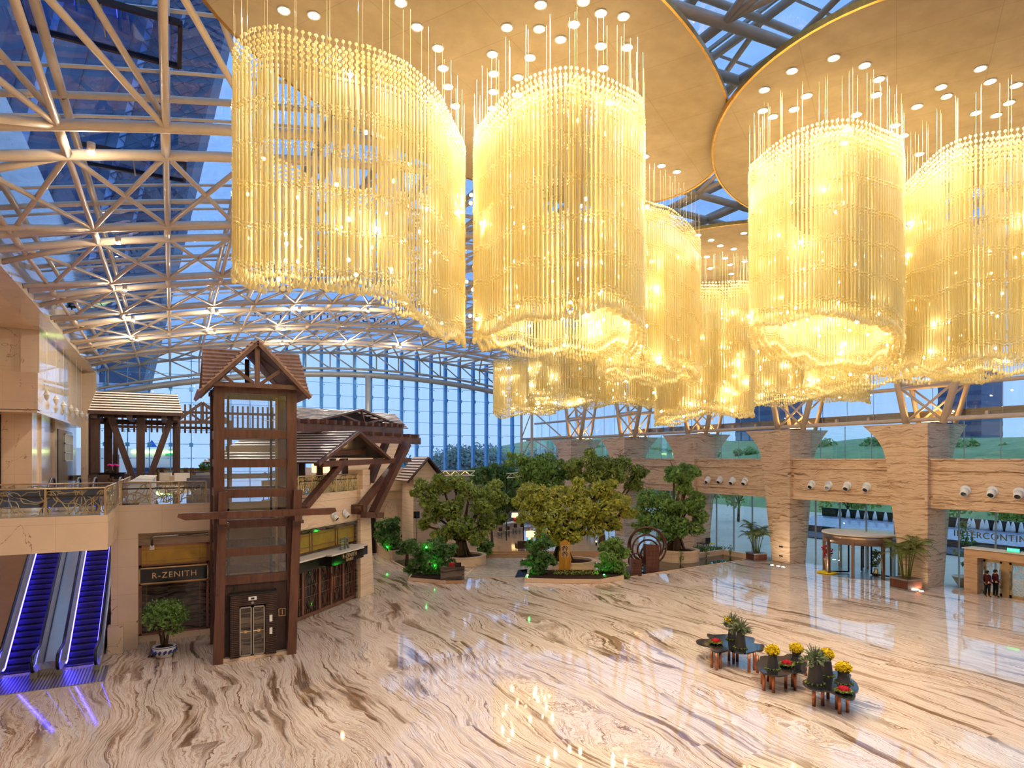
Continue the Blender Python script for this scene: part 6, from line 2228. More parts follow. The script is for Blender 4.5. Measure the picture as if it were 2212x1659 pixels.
        MB().add(vs, [(3, 2, 1, 0), (4, 5, 6, 7), (0, 1, 5, 4), (1, 2, 6, 5), (2, 3, 7, 6), (3, 0, 4, 7)]).build('block', M['rust'], t)
        m = MB()
        for k in range(1, 6):
            z = .03 + h * k / 6.5
            m.beam(g + r * (-w / 2) + n * (w / 2 + .005) + u * z, g + r * (w / 2) + n * (w / 2 + .005) + u * z, .012, .015)
        m.build('seam', M['darkmetal'], t)
    # low walls by the pond
    for pts, lab in (([(1500, 1207), (1562, 1198)], 'low pale stone wall edging the pond beside the round planter'), ([(1562, 1198), (1618, 1208)], 'low pale stone wall edging the pond below the side glazing')):
        p, q = [G(*x) for x in pts]
        tag(MB().beam(p + u * .24, q + u * .24, .3, .48).build('low_wall', M['planter']), lab, 'low wall')
    cl = []
    for k in range(14):
        p = at_d(1500 + 4.6 * k, 1188, 60)
        cl.append((p.x, p.y, .45, .42))
    o = foliage_obj('hedge', cl, 170, .2, M['leafC'], np.random.default_rng(14))
    tag(o, 'low clipped hedge behind the pond wall', 'hedge', kind='stuff')
    for px, py, w in ((1470, 1218, 'beside the round planter'), (1526, 1208, 'in the middle of the pond'), (1577, 1202, 'near the side glazing')):
        g = G(px, py)
        t = thing('pond_plant', 'sprig of reeds growing in the dark pond, ' + w, 'pond plant', (g.x, g.y, .03))
        m = MB()
        rr = random.Random(px)
        for k in range(9):
            a = rr.uniform(0, 6.28); l = rr.uniform(.5, 1.3)
            m.path([(g.x, g.y, .03), (g.x + .1 * math.cos(a), g.y + .1 * math.sin(a), l * .6), (g.x + .3 * math.cos(a), g.y + .3 * math.sin(a), l)], .012, 4, [.015, .012, .004])
        m.build('reed', M['leafP'], t)
        foliage_obj('leaf', [(g.x, g.y, .9, .3), (g.x + .15, g.y, .5, .25)], 90, .18, M['leafB'], np.random.default_rng(px), t)
    # bar on the terrace
    z = .5
    p, q = at_z(1058, 1160, z), at_z(1123, 1147, z)
    t = thing('bar_counter', 'stone-faced bar counter with a white top on the terrace', 'bar counter', (p + q) / 2)
    nrm = (q - p).normalized().cross(Vector((0, 0, 1)))
    if nrm.y > 0:
        nrm = -nrm
    cc = [p - nrm * .4, q - nrm * .4]
    MB().beam(cc[0] + u * .52, cc[1] + u * .52, .7, 1.04).build('stone_face', M['pebble'], t)
    MB().beam(cc[0] + u * 1.08, cc[1] + u * 1.08, .95, .09).build('counter_top', M['white'], t)
    for (px, py), w in zip(((1050, 1170), (1080, 1163), (1096, 1160), (1112, 1154), (1126, 1153)), ('first from the olive tree', 'second from the olive tree', 'third from the olive tree', 'fourth from the olive tree', 'nearest the broad tree')):
        g = at_z(px, py, z)
        stool(g, math.pi - YAW * .3, 'high-backed bar stool with pale seat at the stone bar, ' + w, 'terrace bar stools')
    g = cc[0].lerp(cc[1], .93) + u * 1.125
    t = thing('table_lamp', 'table lamp with glowing shade and red base on the bar end', 'lamp', g)
    MB().lathe(g, [(.16, 0), (.2, .12), (.14, .36), (.04, .48)], 14).build('lamp_base', M['redcloth'], t, True)
    MB().lathe(g, [(.42, .5), (.36, 1.0)], 16, cap=False).build('lamp_shade', M['shade'], t, True)
    g = at_z(1126, 1189, z)
    armchair(g, math.pi - .2, M['walnut'], 'tall-backed dark leather chair at the top of the terrace steps', None, .95, .9, 'lounge_chair', 'chair')
    g = at_z(1146, 1186, z)
    table(g, .6, .6, .6, 'small side table hidden among the shrubs beside the dark leather chair', M['walnut'])
    gl = g + u * .6
    t = thing('table_lamp', 'glowing block-shaped lamp on the side table behind the rounded shrub', 'lamp', gl)
    MB().lathe(gl, [(.12, 0), (.14, .1), (.05, .5)], 12).build('lamp_base', M['brass'], t, True)
    MB().cbox(gl + u * .8, .6, .6, .55).build('lamp_shade', M['shade'], t)
    g = at_z(1105, 1133, z)
    t = thing('banquette', 'grey curved banquette at the back of the bar terrace', 'sofa', g)
    pts = [at_z(px, py, z) for px, py in ((1095, 1128), (1115, 1125), (1135, 1127), (1145, 1133))]
    m = MB(); m2 = MB()
    for a, b in zip(pts, pts[1:]):
        m.beam(a + u * .25, b + u * .25, .8, .5); m2.beam(a + u * .7 + Vector((.1, .4, 0)), b + u * .7 + Vector((.1, .4, 0)), .25, .9)
    m.build('seat', M['greyfab'], t); m2.build('backrest', M['greyfab'], t)


# ---------------------------------------------------------------- people
def skin_mesh(name, nodes, edges, mat, parent, base, sub=2):
    """grow a continuous limb surface over a skeleton: NODES {key: (x, y, z, rx, ry)}"""
    keys = list(nodes)
    me = bpy.data.meshes.new(name)
    me.from_pydata([nodes[k][:3] for k in keys], [(keys.index(a), keys.index(b)) for a, b in edges], [])
    o = link(name, me, mat, parent, (0, 0, 0))
    md = o.modifiers.new('skin', 'SKIN')
    md.use_smooth_shade = True
    sv = me.skin_vertices[0].data
    for i, k in enumerate(keys):
        sv[i].radius = (nodes[k][3], nodes[k][4])
        sv[i].use_root = (i == 0)
    s = o.modifiers.new('subdivide', 'SUBSURF')
    s.levels = s.render_levels = sub
    return o


def person(label, loc, rz, top, legs, height=1.72, female=False):
    t = thing('person', label, 'person', loc)
    k = height / 1.72
    N = {'hip': (0, 0, .93, .13, .10), 'waist': (0, 0, 1.08, .13, .095), 'chest': (0, .01, 1.28, .155, .105), 'neck0': (0, 0, 1.43, .07, .065), 'neck': (0, -.01, 1.49, .052, .052), 'head0': (0, -.02, 1.555, .068, .078), 'head': (0, -.015, 1.63, .078, .095), 'crown': (0, 0, 1.69, .05, .06)}
    E = [('hip', 'waist'), ('waist', 'chest'), ('chest', 'neck0'), ('neck0', 'neck'), ('neck', 'head0'), ('head0', 'head'), ('head', 'crown')]
    for s, q in ((-1, 'l'), (1, 'r')):
        fwd = -.03 if s < 0 else .02
        N.update({q + 'thigh': (s * .09, 0, .84, .088, .09), q + 'knee': (s * .095, fwd, .49, .058, .062), q + 'calf': (s * .095, fwd + .01, .36, .056, .06), q + 'ankle': (s * .1, fwd + .03, .09, .038, .042), q + 'toe': (s * .115, fwd - .13, .035, .04, .03),
                  q + 'shoulder': (s * .18, .01, 1.40, .06, .06), q + 'elbow': (s * .235, .03, 1.11, .043, .043), q + 'wrist': (s * .215, -.09, .90, .028, .03), q + 'palm': (s * .205, -.12, .84, .036, .022)})
        E += [('hip', q + 'thigh'), (q + 'thigh', q + 'knee'), (q + 'knee', q + 'calf'), (q + 'calf', q + 'ankle'), (q + 'ankle', q + 'toe'), ('neck0', q + 'shoulder'), (q + 'shoulder', q + 'elbow'), (q + 'elbow', q + 'wrist'), (q + 'wrist', q + 'palm')]
        for i, (dy, dz, l) in enumerate(((-.055, -.02, .0), (-.045, -.075, 0), (-.015, -.085, 0), (.01, -.08, 0), (.03, -.065, 0))):
            N[q + 'f%d' % i] = (s * (.205 - .006 * i), -.12 + dy, .84 + dz, .010, .010)
            E.append((q + 'palm', q + 'f%d' % i))
    sc = lambda n, g=0.0: {a: (v[0] * k, v[1] * k, v[2] * k, v[3] * k + g, v[4] * k + g) for a, v in n.items()}
    body = skin_mesh('body', sc(N), E, M['skin'], t, loc)
    J = {a: N[a] for a in ('hip', 'waist', 'chest', 'neck0', 'lshoulder', 'lelbow', 'lwrist', 'rshoulder', 'relbow', 'rwrist')}
    J = dict(sc(J, .018))
    for q in 'lr':
        a = J[q + 'wrist']; b = J[q + 'elbow']
        J[q + 'wrist'] = tuple(a[i] * .85 + b[i] * .15 for i in range(3)) + a[3:]
    h = J['hip']
    J['hem'] = (h[0], h[1], h[2] - .1 * k, h[3] + .01, h[4] + .015)
    JE = [('hem', 'hip')] + [e for e in E if e[0] in J and e[1] in J]
    J = {'hem': J.pop('hem'), **J}
    skin_mesh('jacket', J, JE, top, t, loc)
    T = dict(sc({a: N[a] for a in ('hip', 'lthigh', 'lknee', 'lcalf', 'lankle', 'rthigh', 'rknee', 'rcalf', 'rankle')}, .014))
    skin_mesh('trousers', T, [e for e in E if e[0] in T and e[1] in T], legs, t, loc)
    for q in 'lr':
        S_ = dict(sc({a: N[a] for a in (q + 'ankle', q + 'toe')}, .008))
        skin_mesh('shoe', S_, [(q + 'ankle', q + 'toe')], M['black'], t, loc)
    m = MB()
    hc = Vector(loc) + Vector((0, .012, 1.645)) * k
    m.lathe(hc, [(.098 * k, -.03 * k), (.102 * k, .02 * k), (.085 * k, .065 * k), (.045 * k, .092 * k), (.005, .098 * k)], 14, .92, 1.12)
    m.sphere(hc + Vector((0, .045, -.04)) * k, .082 * k, 12, 8)
    if female:
        m.sphere(hc + Vector((0, .12, .0)) * k, .05 * k, 10, 8)
    m.build('hair', M['hair'], t, True)
    m = MB()
    fc = Vector(loc) + Vector((0, -.015, 1.6)) * k
    m.ext([fc + Vector((-.012, -.085, -.012)) * k, fc + Vector((.012, -.085, -.012)) * k, fc + Vector((0, -.09, .03)) * k], Vector((0, -.02, -.003)) * k)
    m.build('nose', M['skin'], t)
    for s in (-1, 1):
        MB().sphere(fc + Vector((s * .03, -.083, .032)) * k, .009 * k, 8, 6).build('eye', M['black'], t, True)
        MB().sphere(fc + Vector((s * .083, .005, .015)) * k, .024 * k, 8, 6, .5, .8, 1.2).build('ear', M['skin'], t, True)
    MB().cbox(fc + Vector((0, -.086, -.04)) * k, .04 * k, .012 * k, .008 * k).build('mouth', M['redcloth'], t)
    t.rotation_euler = (0, 0, rz)
    return t
# ================================================================= ENTRANCE SIDE AND FLOWER TABLES
def potted_palm(label, g, rz, top, pot_w, pot_h, seed, nstem=8, spread=1.0):
    rnd = random.Random(seed)
    t = thing('potted_palm', label, 'potted palm', (g.x, g.y, 0))
    MB().cbox((g.x, g.y, pot_h * .5 + .06), pot_w, pot_w, pot_h - .12, rz).build('pot', M['rust'], t)
    MB().cbox((g.x, g.y, .05), pot_w * 1.02, pot_w * 1.02, .1, rz).build('base_rim', M['satin'], t)
    m = MB()
    a, b = math.cos(rz), math.sin(rz)
    cs = [(pot_w / 2 * x, pot_w / 2 * y) for x, y in ((-1, -1), (1, -1), (1, 1), (-1, 1))]
    cs = [(g.x + a * x - b * y, g.y + b * x + a * y) for x, y in cs]
    for p, q in zip(cs, cs[1:] + cs[:1]):
        m.beam((p[0], p[1], pot_h - .05), (q[0], q[1], pot_h - .05), .1, .1)
    m.build('top_rim', M['satin'], t)
    MB().cbox((g.x, g.y, pot_h - .06), pot_w - .1, pot_w - .1, .04, rz).build('soil', M['soil'], t)
    stems = MB(); fr = MB()
    for k in range(nstem):
        an = k * 2 * math.pi / nstem + rnd.uniform(-.3, .3)
        lean = rnd.uniform(.12, .55) * spread
        h = rnd.uniform(.5, .74) * top
        p0 = Vector((g.x + .22 * math.cos(an), g.y + .22 * math.sin(an), pot_h - .1))
        p1 = Vector((g.x + (.22 + lean) * math.cos(an), g.y + (.22 + lean) * math.sin(an), h))
        stems.path([p0, p0.lerp(p1, .5) + Vector((-.04 * math.cos(an), -.04 * math.sin(an), .05)), p1], .04, 6, [.05, .04, .03])
        for j in range(6):
            a2 = an + j * 1.05 + rnd.uniform(-.4, .4)
            L = rnd.uniform(.95, 1.5) * spread
            up = rnd.uniform(.25, 1.0)
            pts = []
            for i in range(9):
                s = i / 8
                pts.append(p1 + Vector((math.cos(a2) * L * s * (1 - .12 * s), math.sin(a2) * L * s * (1 - .12 * s), up * s * 1.2 - 1.05 * s * s * (1.1 - up * .45))))
            fr.path(pts, .012, 4, [.014] * 8 + [.004])
            for i in range(1, 9):
                d = (pts[i] - pts[i - 1]).normalized()
                sd = d.cross(Vector((0, 0, 1))).normalized()
                l = .34 * math.sin(math.pi * (i / 9) ** .7) + .08
                for sub in (0, .5):
                    o = pts[i - 1].lerp(pts[i], sub)
                    for sg in (-1, 1):
                        tip = o + sd * sg * l + d * l * .6 + Vector((0, 0, -.10 * l / .3))
                        w = d * .028
                        fr.quad(o - w, o + w, tip)
    stems.build('stem', M['bark'] if False else M['leafP'], t)
    fr.build('frond', M['leafP'], t)
    return t


def entrance():
    # --- revolving door
    c = Vector((47.5, 31.35, 0))
    t = thing('revolving_door', 'round glass revolving door with a steel canopy drum between two stone columns', 'revolving door', c)
    R_ = 2.62
    MB().lathe(c, [(R_ - .02, 2.46), (R_ + .04, 2.47), (R_ + .04, 3.12), (R_, 3.14)], 56).build('canopy_drum', M['bronze'], t, True)
    MB().lathe(c, [(R_ + .12, 3.14), (R_ + .12, 3.24)], 56).build('canopy_top', M['ivory'], t)
    MB().lathe(c, [(R_ + .1, 0.002), (R_ + .1, .02)], 56).build('floor_ring', M['satin'], t)
    for k in range(8):
        a = math.pi / 8 + k * math.pi / 4
        p = c + Vector((R_ * math.cos(a), R_ * math.sin(a), 0))
        MB().cbox(p + Vector((0, 0, 1.36)), .20, .20, 2.72, a).build('post', M['bronze'], t)
    for a0, a1 in ((math.radians(60), math.radians(122)), (math.radians(238), math.radians(300))):
        vs = []
        for i in range(13):
            a = a0 + (a1 - a0) * i / 12
            vs += [c + Vector((R_ * math.cos(a), R_ * math.sin(a), .05)), c + Vector((R_ * math.cos(a), R_ * math.sin(a), 2.72))]
        MB().add(vs, [(2 * i, 2 * i + 2, 2 * i + 3, 2 * i + 1) for i in range(12)]).build('curved_glass', M['glass'], t)
    for k in range(3):
        a = .5 + k * 2 * math.pi / 3
        d = Vector((math.cos(a), math.sin(a), 0))
        o = MB().beam(c + d * 2.45 + Vector((0, 0, .1)), c + d * 2.45 + Vector((0, 0, 2.68)), .09, .09).beam(c + d * .9 + Vector((0, 0, .1)), c + d * .9 + Vector((0, 0, 2.68)), .09, .09).beam(c + d * .9 + Vector((0, 0, .14)), c + d * 2.45 + Vector((0, 0, .14)), .06, .12).beam(c + d * .9 + Vector((0, 0, 2.64)), c + d * 2.45 + Vector((0, 0, 2.64)), .06, .1).build('wing', M['darkmetal'], t)
        MB().quad(c + d * .9 + Vector((0, 0, .15)), c + d * 2.45 + Vector((0, 0, .15)), c + d * 2.45 + Vector((0, 0, 2.64)), c + d * .9 + Vector((0, 0, 2.64))).build('wing_glass', M['glass'], o)
    p = at_z(1787, 1237, .03)
    t = thing('golden_vase', 'tall golden vase of red and orange flowers inside the revolving door', 'flower vase', p)
    MB().lathe(p, [(.16, 0), (.12, .05), (.1, .3), (.2, .9), (.27, 1.1), (.22, 1.12)], 16).build('vase', M['brass'], t, True)
    foliage_obj('flowers', [(p.x, p.y, 1.5, .4), (p.x, p.y + .15, 1.9, .35), (p.x, p.y - .2, 1.75, .3)], 190, .2, M['red'], np.random.default_rng(3), t)
    MB().lathe(p, [(.75, 0.0), (.7, .08), (.3, .12)], 20).build('petal_ring', M['yellow'], t, True)
    p = at_z(1893, 1242, .03)
    t = thing('golden_vase', 'golden vase of palm leaves inside the revolving door beside its steel post', 'flower vase', p)
    MB().lathe(p, [(.3, 0), (.22, .2), (.14, .3), (.18, .5)], 16).build('vase', M['brass'], t, True)
    foliage_obj('foliage', [(p.x, p.y, 1.2, .35), (p.x, p.y, 1.7, .35), (p.x, p.y + .1, .85, .3)], 190, .3, M['leafC'], np.random.default_rng(4), t)
    # --- gold doors in their stone portal
    X = 47.2
    t = thing('entrance_portal', 'warm striped stone portal with gold framed glass doors at the edge of the picture', 'doorway', (X, 19.5, 0))
    MB().box(X - .1, X + 1.0, 22.95, 23.75, 0, 2.95).build('stone_jamb', M['portal'], t)
    MB().box(X - .1, X + 1.0, 15.9, 16.7, 0, 2.95).build('stone_jamb', M['portal'], t)
    MB().box(X - .1, X + 1.0, 16.7, 22.95, 2.42, 2.95).build('stone_lintel', M['portal'], t)
    MB().box(X - .2, X + 1.1, 15.8, 23.85, 2.95, 3.0).build('portal_cap', M['ivory'], t)
    rnd = random.Random(4)
    MB().box(X + .45, X + .65, 16.7, 22.95, 2.28, 2.42).build('head_rail', M['brass'], t)
    for y0, y1 in ((21.75, 22.85), (20.25, 21.35), (18.6, 19.9), (17.0, 18.4)):
        m = MB()
        f = X + .45
        for a in ((y0, y0 + .13, 0, 2.28), (y1 - .13, y1, 0, 2.28), (y0, y1, 0, .2), (y0, y1, 2.14, 2.28)):
            m.box(f, f + .14, a[0], a[1], a[2], a[3])
        o = m.build('door_leaf', M['brass'], t)
        MB().box(f + .06, f + .08, y0 + .12, y1 - .12, .2, 2.15).build('door_glass', M['glass'], o)
        m = MB()
        swirl(m, (f + .03, y0 + .14, 0), (f + .03, y1 - .14, 0), .22, 2.12, rnd, .014, 9)
        m.build('swirl_pattern', M['ivory'], o)
        MB().tube((f - .08, y0 + .07, .55), (f - .08, y0 + .07, 1.75), .035, 8).build('pull_handle', M['satin'], o, True)
        MB().tube((f - .08, y1 - .07, .55), (f - .08, y1 - .07, 1.75), .035, 8).build('pull_handle', M['satin'], o, True)
    for y0, y1 in ((21.35, 21.75), (19.9, 20.25), (18.4, 18.6)):
        MB().box(X + .42, X + .6, y0, y1, 0, 2.28).build('gold_mullion', M['brass'], t)
    p = at_x(2189, 1194, X + .35)
    t = thing('exit_sign', 'small green lit exit sign on top of the stone portal', 'sign', p)
    MB().box(p.x, p.x + .08, p.y - .36, p.y + .36, 3.0, 3.24).build('housing', M['black'], t)
    MB().box(p.x - .01, p.x, p.y - .34, p.y + .34, 3.02, 3.22).build('face', M['exit'], t)
    text_mb('EXIT', .16, (p.x - .015, p.y, 3.06), (0, -1, 0), depth=.01).build('lettering', M['white'], t)
    # --- two members of staff
    g = G(2133, 1290)
    person('person in maroon jacket and black trousers before the gold doors, nearer the potted palm', (g.x, g.y, 0), -YAW + math.pi * .5 + .25, M['maroon'], M['blackcloth'], 1.72)
    g = Vector((47.15, 21.9, 0))
    person('person in a dark maroon jacket standing right beside the gold door handle', (g.x, g.y, 0), -YAW + math.pi * .5 - .1, M['maroon'], M['blackcloth'], 1.78)
    # --- palms
    potted_palm('tall potted palm in a brown square pot by the stone column beside the gold doors', G(1957, 1272), -.15, 4.5, 1.35, .78, 5, 9, 1.15)
    potted_palm('smaller looking potted palm in a brown square pot near the pond wall', G(1634, 1211), -.3, 4.3, 1.25, .72, 6, 8, 1.0)
    # --- floor uplights at the column feet
    for px, py, w in ((1668, 1221, 'first from the pond'), (1681, 1223, 'second from the pond'), (1692, 1225, 'third from the pond'), (1990, 1277, 'beside the large potted palm')):
        g = G(px, py)
        t = thing('floor_uplight', 'round white floor uplight at a stone column foot, ' + w, 'uplight', g, 'floor uplights')
        MB().lathe((g.x, g.y, 0), [(.17, 0.001), (.17, .012), (.13, .012)], 18, cap=False).build('rim', M['satin'], t)
        MB().lathe((g.x, g.y, 0), [(.13, .004), (.13, .01)], 18).build('lens', M['floorlens'], t)
    for k, (px, py) in enumerate(((1687, 1181), (1687, 1201))):
        p = at_x(px, py, 46.19)
        tag(MB().box(46.17, 46.2, p.y - .18, p.y + .18, p.z - .06, p.z + .06).build('floor_outlet', M['darkmetal']), ['upper', 'lower'][k] + ' dark slot plate on the foot of the stone column by the smaller palm', 'plate')


def flower_table(label, out, legs):
    Z = 0.80
    P = [at_z(1450 + x / 4.608, 1290 + y / 4.608, Z) for x, y in out]
    # smooth the outline
    for it in range(2):
        Q = []
        for a, b in zip(P, P[1:] + P[:1]):
            Q += [a.lerp(b, .25), a.lerp(b, .75)]
        P = Q
    c = sum(P, Vector()) / len(P)
    t = thing('flower_table', label, 'table', (c.x, c.y, 0), 'organic black stone tables')
    o = MB().prism([(p.x, p.y) for p in P], Z - .06, Z).build('tabletop', M['granite'], t)
    for x, y in legs:
        g = G(1450 + x / 4.608, 1290 + y / 4.608)
        MB().tube((g.x, g.y, 0), (g.x, g.y, Z - .06), .062, 14).build('leg', M['copper'], t, True)
    return t


def vase(label, x, y, h, r, kind, seed, group=None):
    g = at_z(1450 + x / 4.608, 1290 + y / 4.608, .80)
    rnd = np.random.default_rng(seed)
    t = thing('flower_vase', label, 'flower vase', g)
    prof = [(r * .98, 0), (r, .02)]
    n = 14
    for i in range(1, n):
        k = i / n
        rr = r * (1 - .34 * k) if kind != 'low' else r * (1 - .12 * k - .35 * math.sin(k * math.pi * .8) * .5)
        prof += [(rr, h * k), (rr * .985, h * k + h / n * .3)]
    prof += [(r * (.66 if kind != 'low' else .8), h), (r * .58, h), (r * .55, h - .1)]
    MB().lathe(g, prof, 28).build('vase', M['vase'], t, True)
    top = g + Vector((0, 0, h))
    if kind in ('yellow', 'low'):
        m = MB()
        R_ = .30
        f = foliage_obj('blossoms', [(top.x, top.y, top.z + .13, R_, .62), (top.x, top.y, top.z + .22, R_ * .8, .6)], 3600, .085, M['yellow'], rnd, t, shell=.75)
        foliage_obj('leaves', [(top.x, top.y, top.z + .02, R_ * .85, .45)], 1400, .09, M['leafdark'], rnd, t)
    else:
        m = MB()
        rr = random.Random(seed)
        for k in range(46):
            a = rr.uniform(0, 6.28); e = rr.uniform(.15, 1.45); l = rr.uniform(.4, .72)
            d = Vector((math.cos(a) * math.cos(e), math.sin(a) * math.cos(e), math.sin(e)))
            tip = top + d * l + Vector((0, 0, -.1 * math.cos(e)))
            mid = top + d * l * .5 + Vector((0, 0, .05))
            m.path([top - Vector((0, 0, .05)), mid, tip], .02, 5, [.012, .03, .006])
        m.build('sprig', M['leafG'], t)
        P_ = []
        for k in range(14):
            a = rr.uniform(0, 6.28); e = rr.uniform(-.1, .9); l = rr.uniform(.2, .5)
            P_.append((top.x + math.cos(a) * math.cos(e) * l, top.y + math.sin(a) * math.cos(e) * l, top.z + math.sin(e) * l, .12))
        foliage_obj('foliage', P_, 700, .12, M['leafG'], rnd, t)
        if kind == 'mixed':
            foliage_obj('blossoms', [(top.x - .18, top.y + .05, top.z + .25, .2), (top.x + .1, top.y, top.z + .2, .2)], 1500, .08, M['yellow'], rnd, t)
    m = MB()
    cl = [(g.x + (r + .03) * math.cos(a), g.y + (r + .03) * math.sin(a), g.z + .03, .05, .5) for a in np.arange(0, 6.28, .5)]
    foliage_obj('leaf_ring', cl, 700, .07, M['leafA'], rnd, t)


def flower_bowl(label, x, y, seed):
    g = at_z(1450 + x / 4.608, 1290 + y / 4.608, .80)
    rnd = np.random.default_rng(seed)
    t = thing('flower_bowl', label, 'flower bowl', g)
    MB().lathe(g, [(.17, 0), (.26, .05), (.27, .07), (.2, .06)], 20).build('dish', M['black'], t, True)
    foliage_obj('leaf_ring', [(g.x + .24 * math.cos(a), g.y + .24 * math.sin(a), g.z + .09, .075, .6) for a in np.arange(0, 6.28, .4)], 900, .09, M['leafA'], rnd, t)
    MB().sphere(g + Vector((0, 0, .12)), .19, 18, 10, 1, 1, .62).build('cushion', M['red'], t, True)
    foliage_obj('blossoms', [(g.x, g.y, g.z + .12, .2, .62)], 6000, .05, M['red'], rnd, t, shell=.93)


def tables():
    t1 = [(243, 430), (290, 412), (400, 416), (350, 378), (365, 358), (420, 374), (560, 364), (640, 385), (740, 386), (830, 402), (832, 436), (800, 452), (850, 462), (935, 468), (918, 532), (855, 528), (800, 545), (740, 560), (640, 548), (570, 522), (520, 540), (460, 545), (400, 528), (385, 490), (300, 474), (250, 452)]
    l1 = [(403, 700), (450, 725), (487, 710), (575, 630), (620, 660), (657, 640), (775, 745), (827, 725), (858, 755)]
    t2 = [(838, 665), (880, 622), (880, 585), (960, 578), (1120, 588), (1150, 563), (1210, 565), (1300, 600), (1330, 640), (1372, 668), (1330, 690), (1360, 722), (1330, 752), (1250, 742), (1190, 748), (1150, 772), (1060, 786), (950, 762), (880, 735)]
    l2 = [(905, 860), (922, 930), (962, 835), (990, 915), (1016, 950), (1140, 905), (1208, 890), (1232, 925), (1340, 780)]
    t3 = [(1298, 832), (1350, 815), (1380, 760), (1500, 738), (1650, 728), (1700, 752), (1780, 758), (1797, 780), (1770, 802), (1830, 830), (1866, 888), (1866, 930), (1828, 950), (1840, 985), (1812, 1020), (1720, 1000), (1640, 962), (1560, 925), (1480, 930), (1400, 912), (1330, 882)]
    l3 = [(1420, 1085), (1508, 1080), (1648, 1115), (1675, 1160), (1755, 1145), (1560, 1010)]
    flower_table('cloud-shaped black stone table on copper legs, the one farthest from the gold doors', t1, l1)
    flower_table('cloud-shaped black stone table on copper legs, the middle one of three', t2, l2)
    flower_table('cloud-shaped black stone table on copper legs, the one nearest the picture bottom', t3, l3)
    vase('tall charcoal vase of sprigs with yellow blossoms, behind its twin on the farthest table', 605, 418, .62, .20, 'mixed', 1)
    vase('tall charcoal vase of grey green sprigs at the front of the farthest table', 690, 505, .70, .235, 'sprig', 2)
    flower_bowl('low dish of red flowers on the farthest black table', 445, 462, 3)
    vase('charcoal vase of yellow chrysanthemums at the front of the middle table', 1008, 710, .58, .225, 'yellow', 4)
    vase('charcoal vase of yellow chrysanthemums at the back of the middle table', 1245, 640, .40, .21, 'low', 5)
    flower_bowl('low dish of red flowers on the middle black table between two yellow vases', 1150, 685, 6)
    vase('tallest charcoal vase of grey green sprigs on the table nearest the picture bottom', 1430, 855, .78, .275, 'sprig', 7)
    vase('charcoal vase of yellow flowers half hidden behind the tallest sprig vase', 1545, 775, .66, .235, 'yellow', 8)
    vase('short charcoal vase of yellow chrysanthemums beside the lowest red dish', 1715, 850, .42, .26, 'low', 9)
    flower_bowl('low dish of red flowers at the front of the table nearest the picture bottom', 1718, 950, 10)


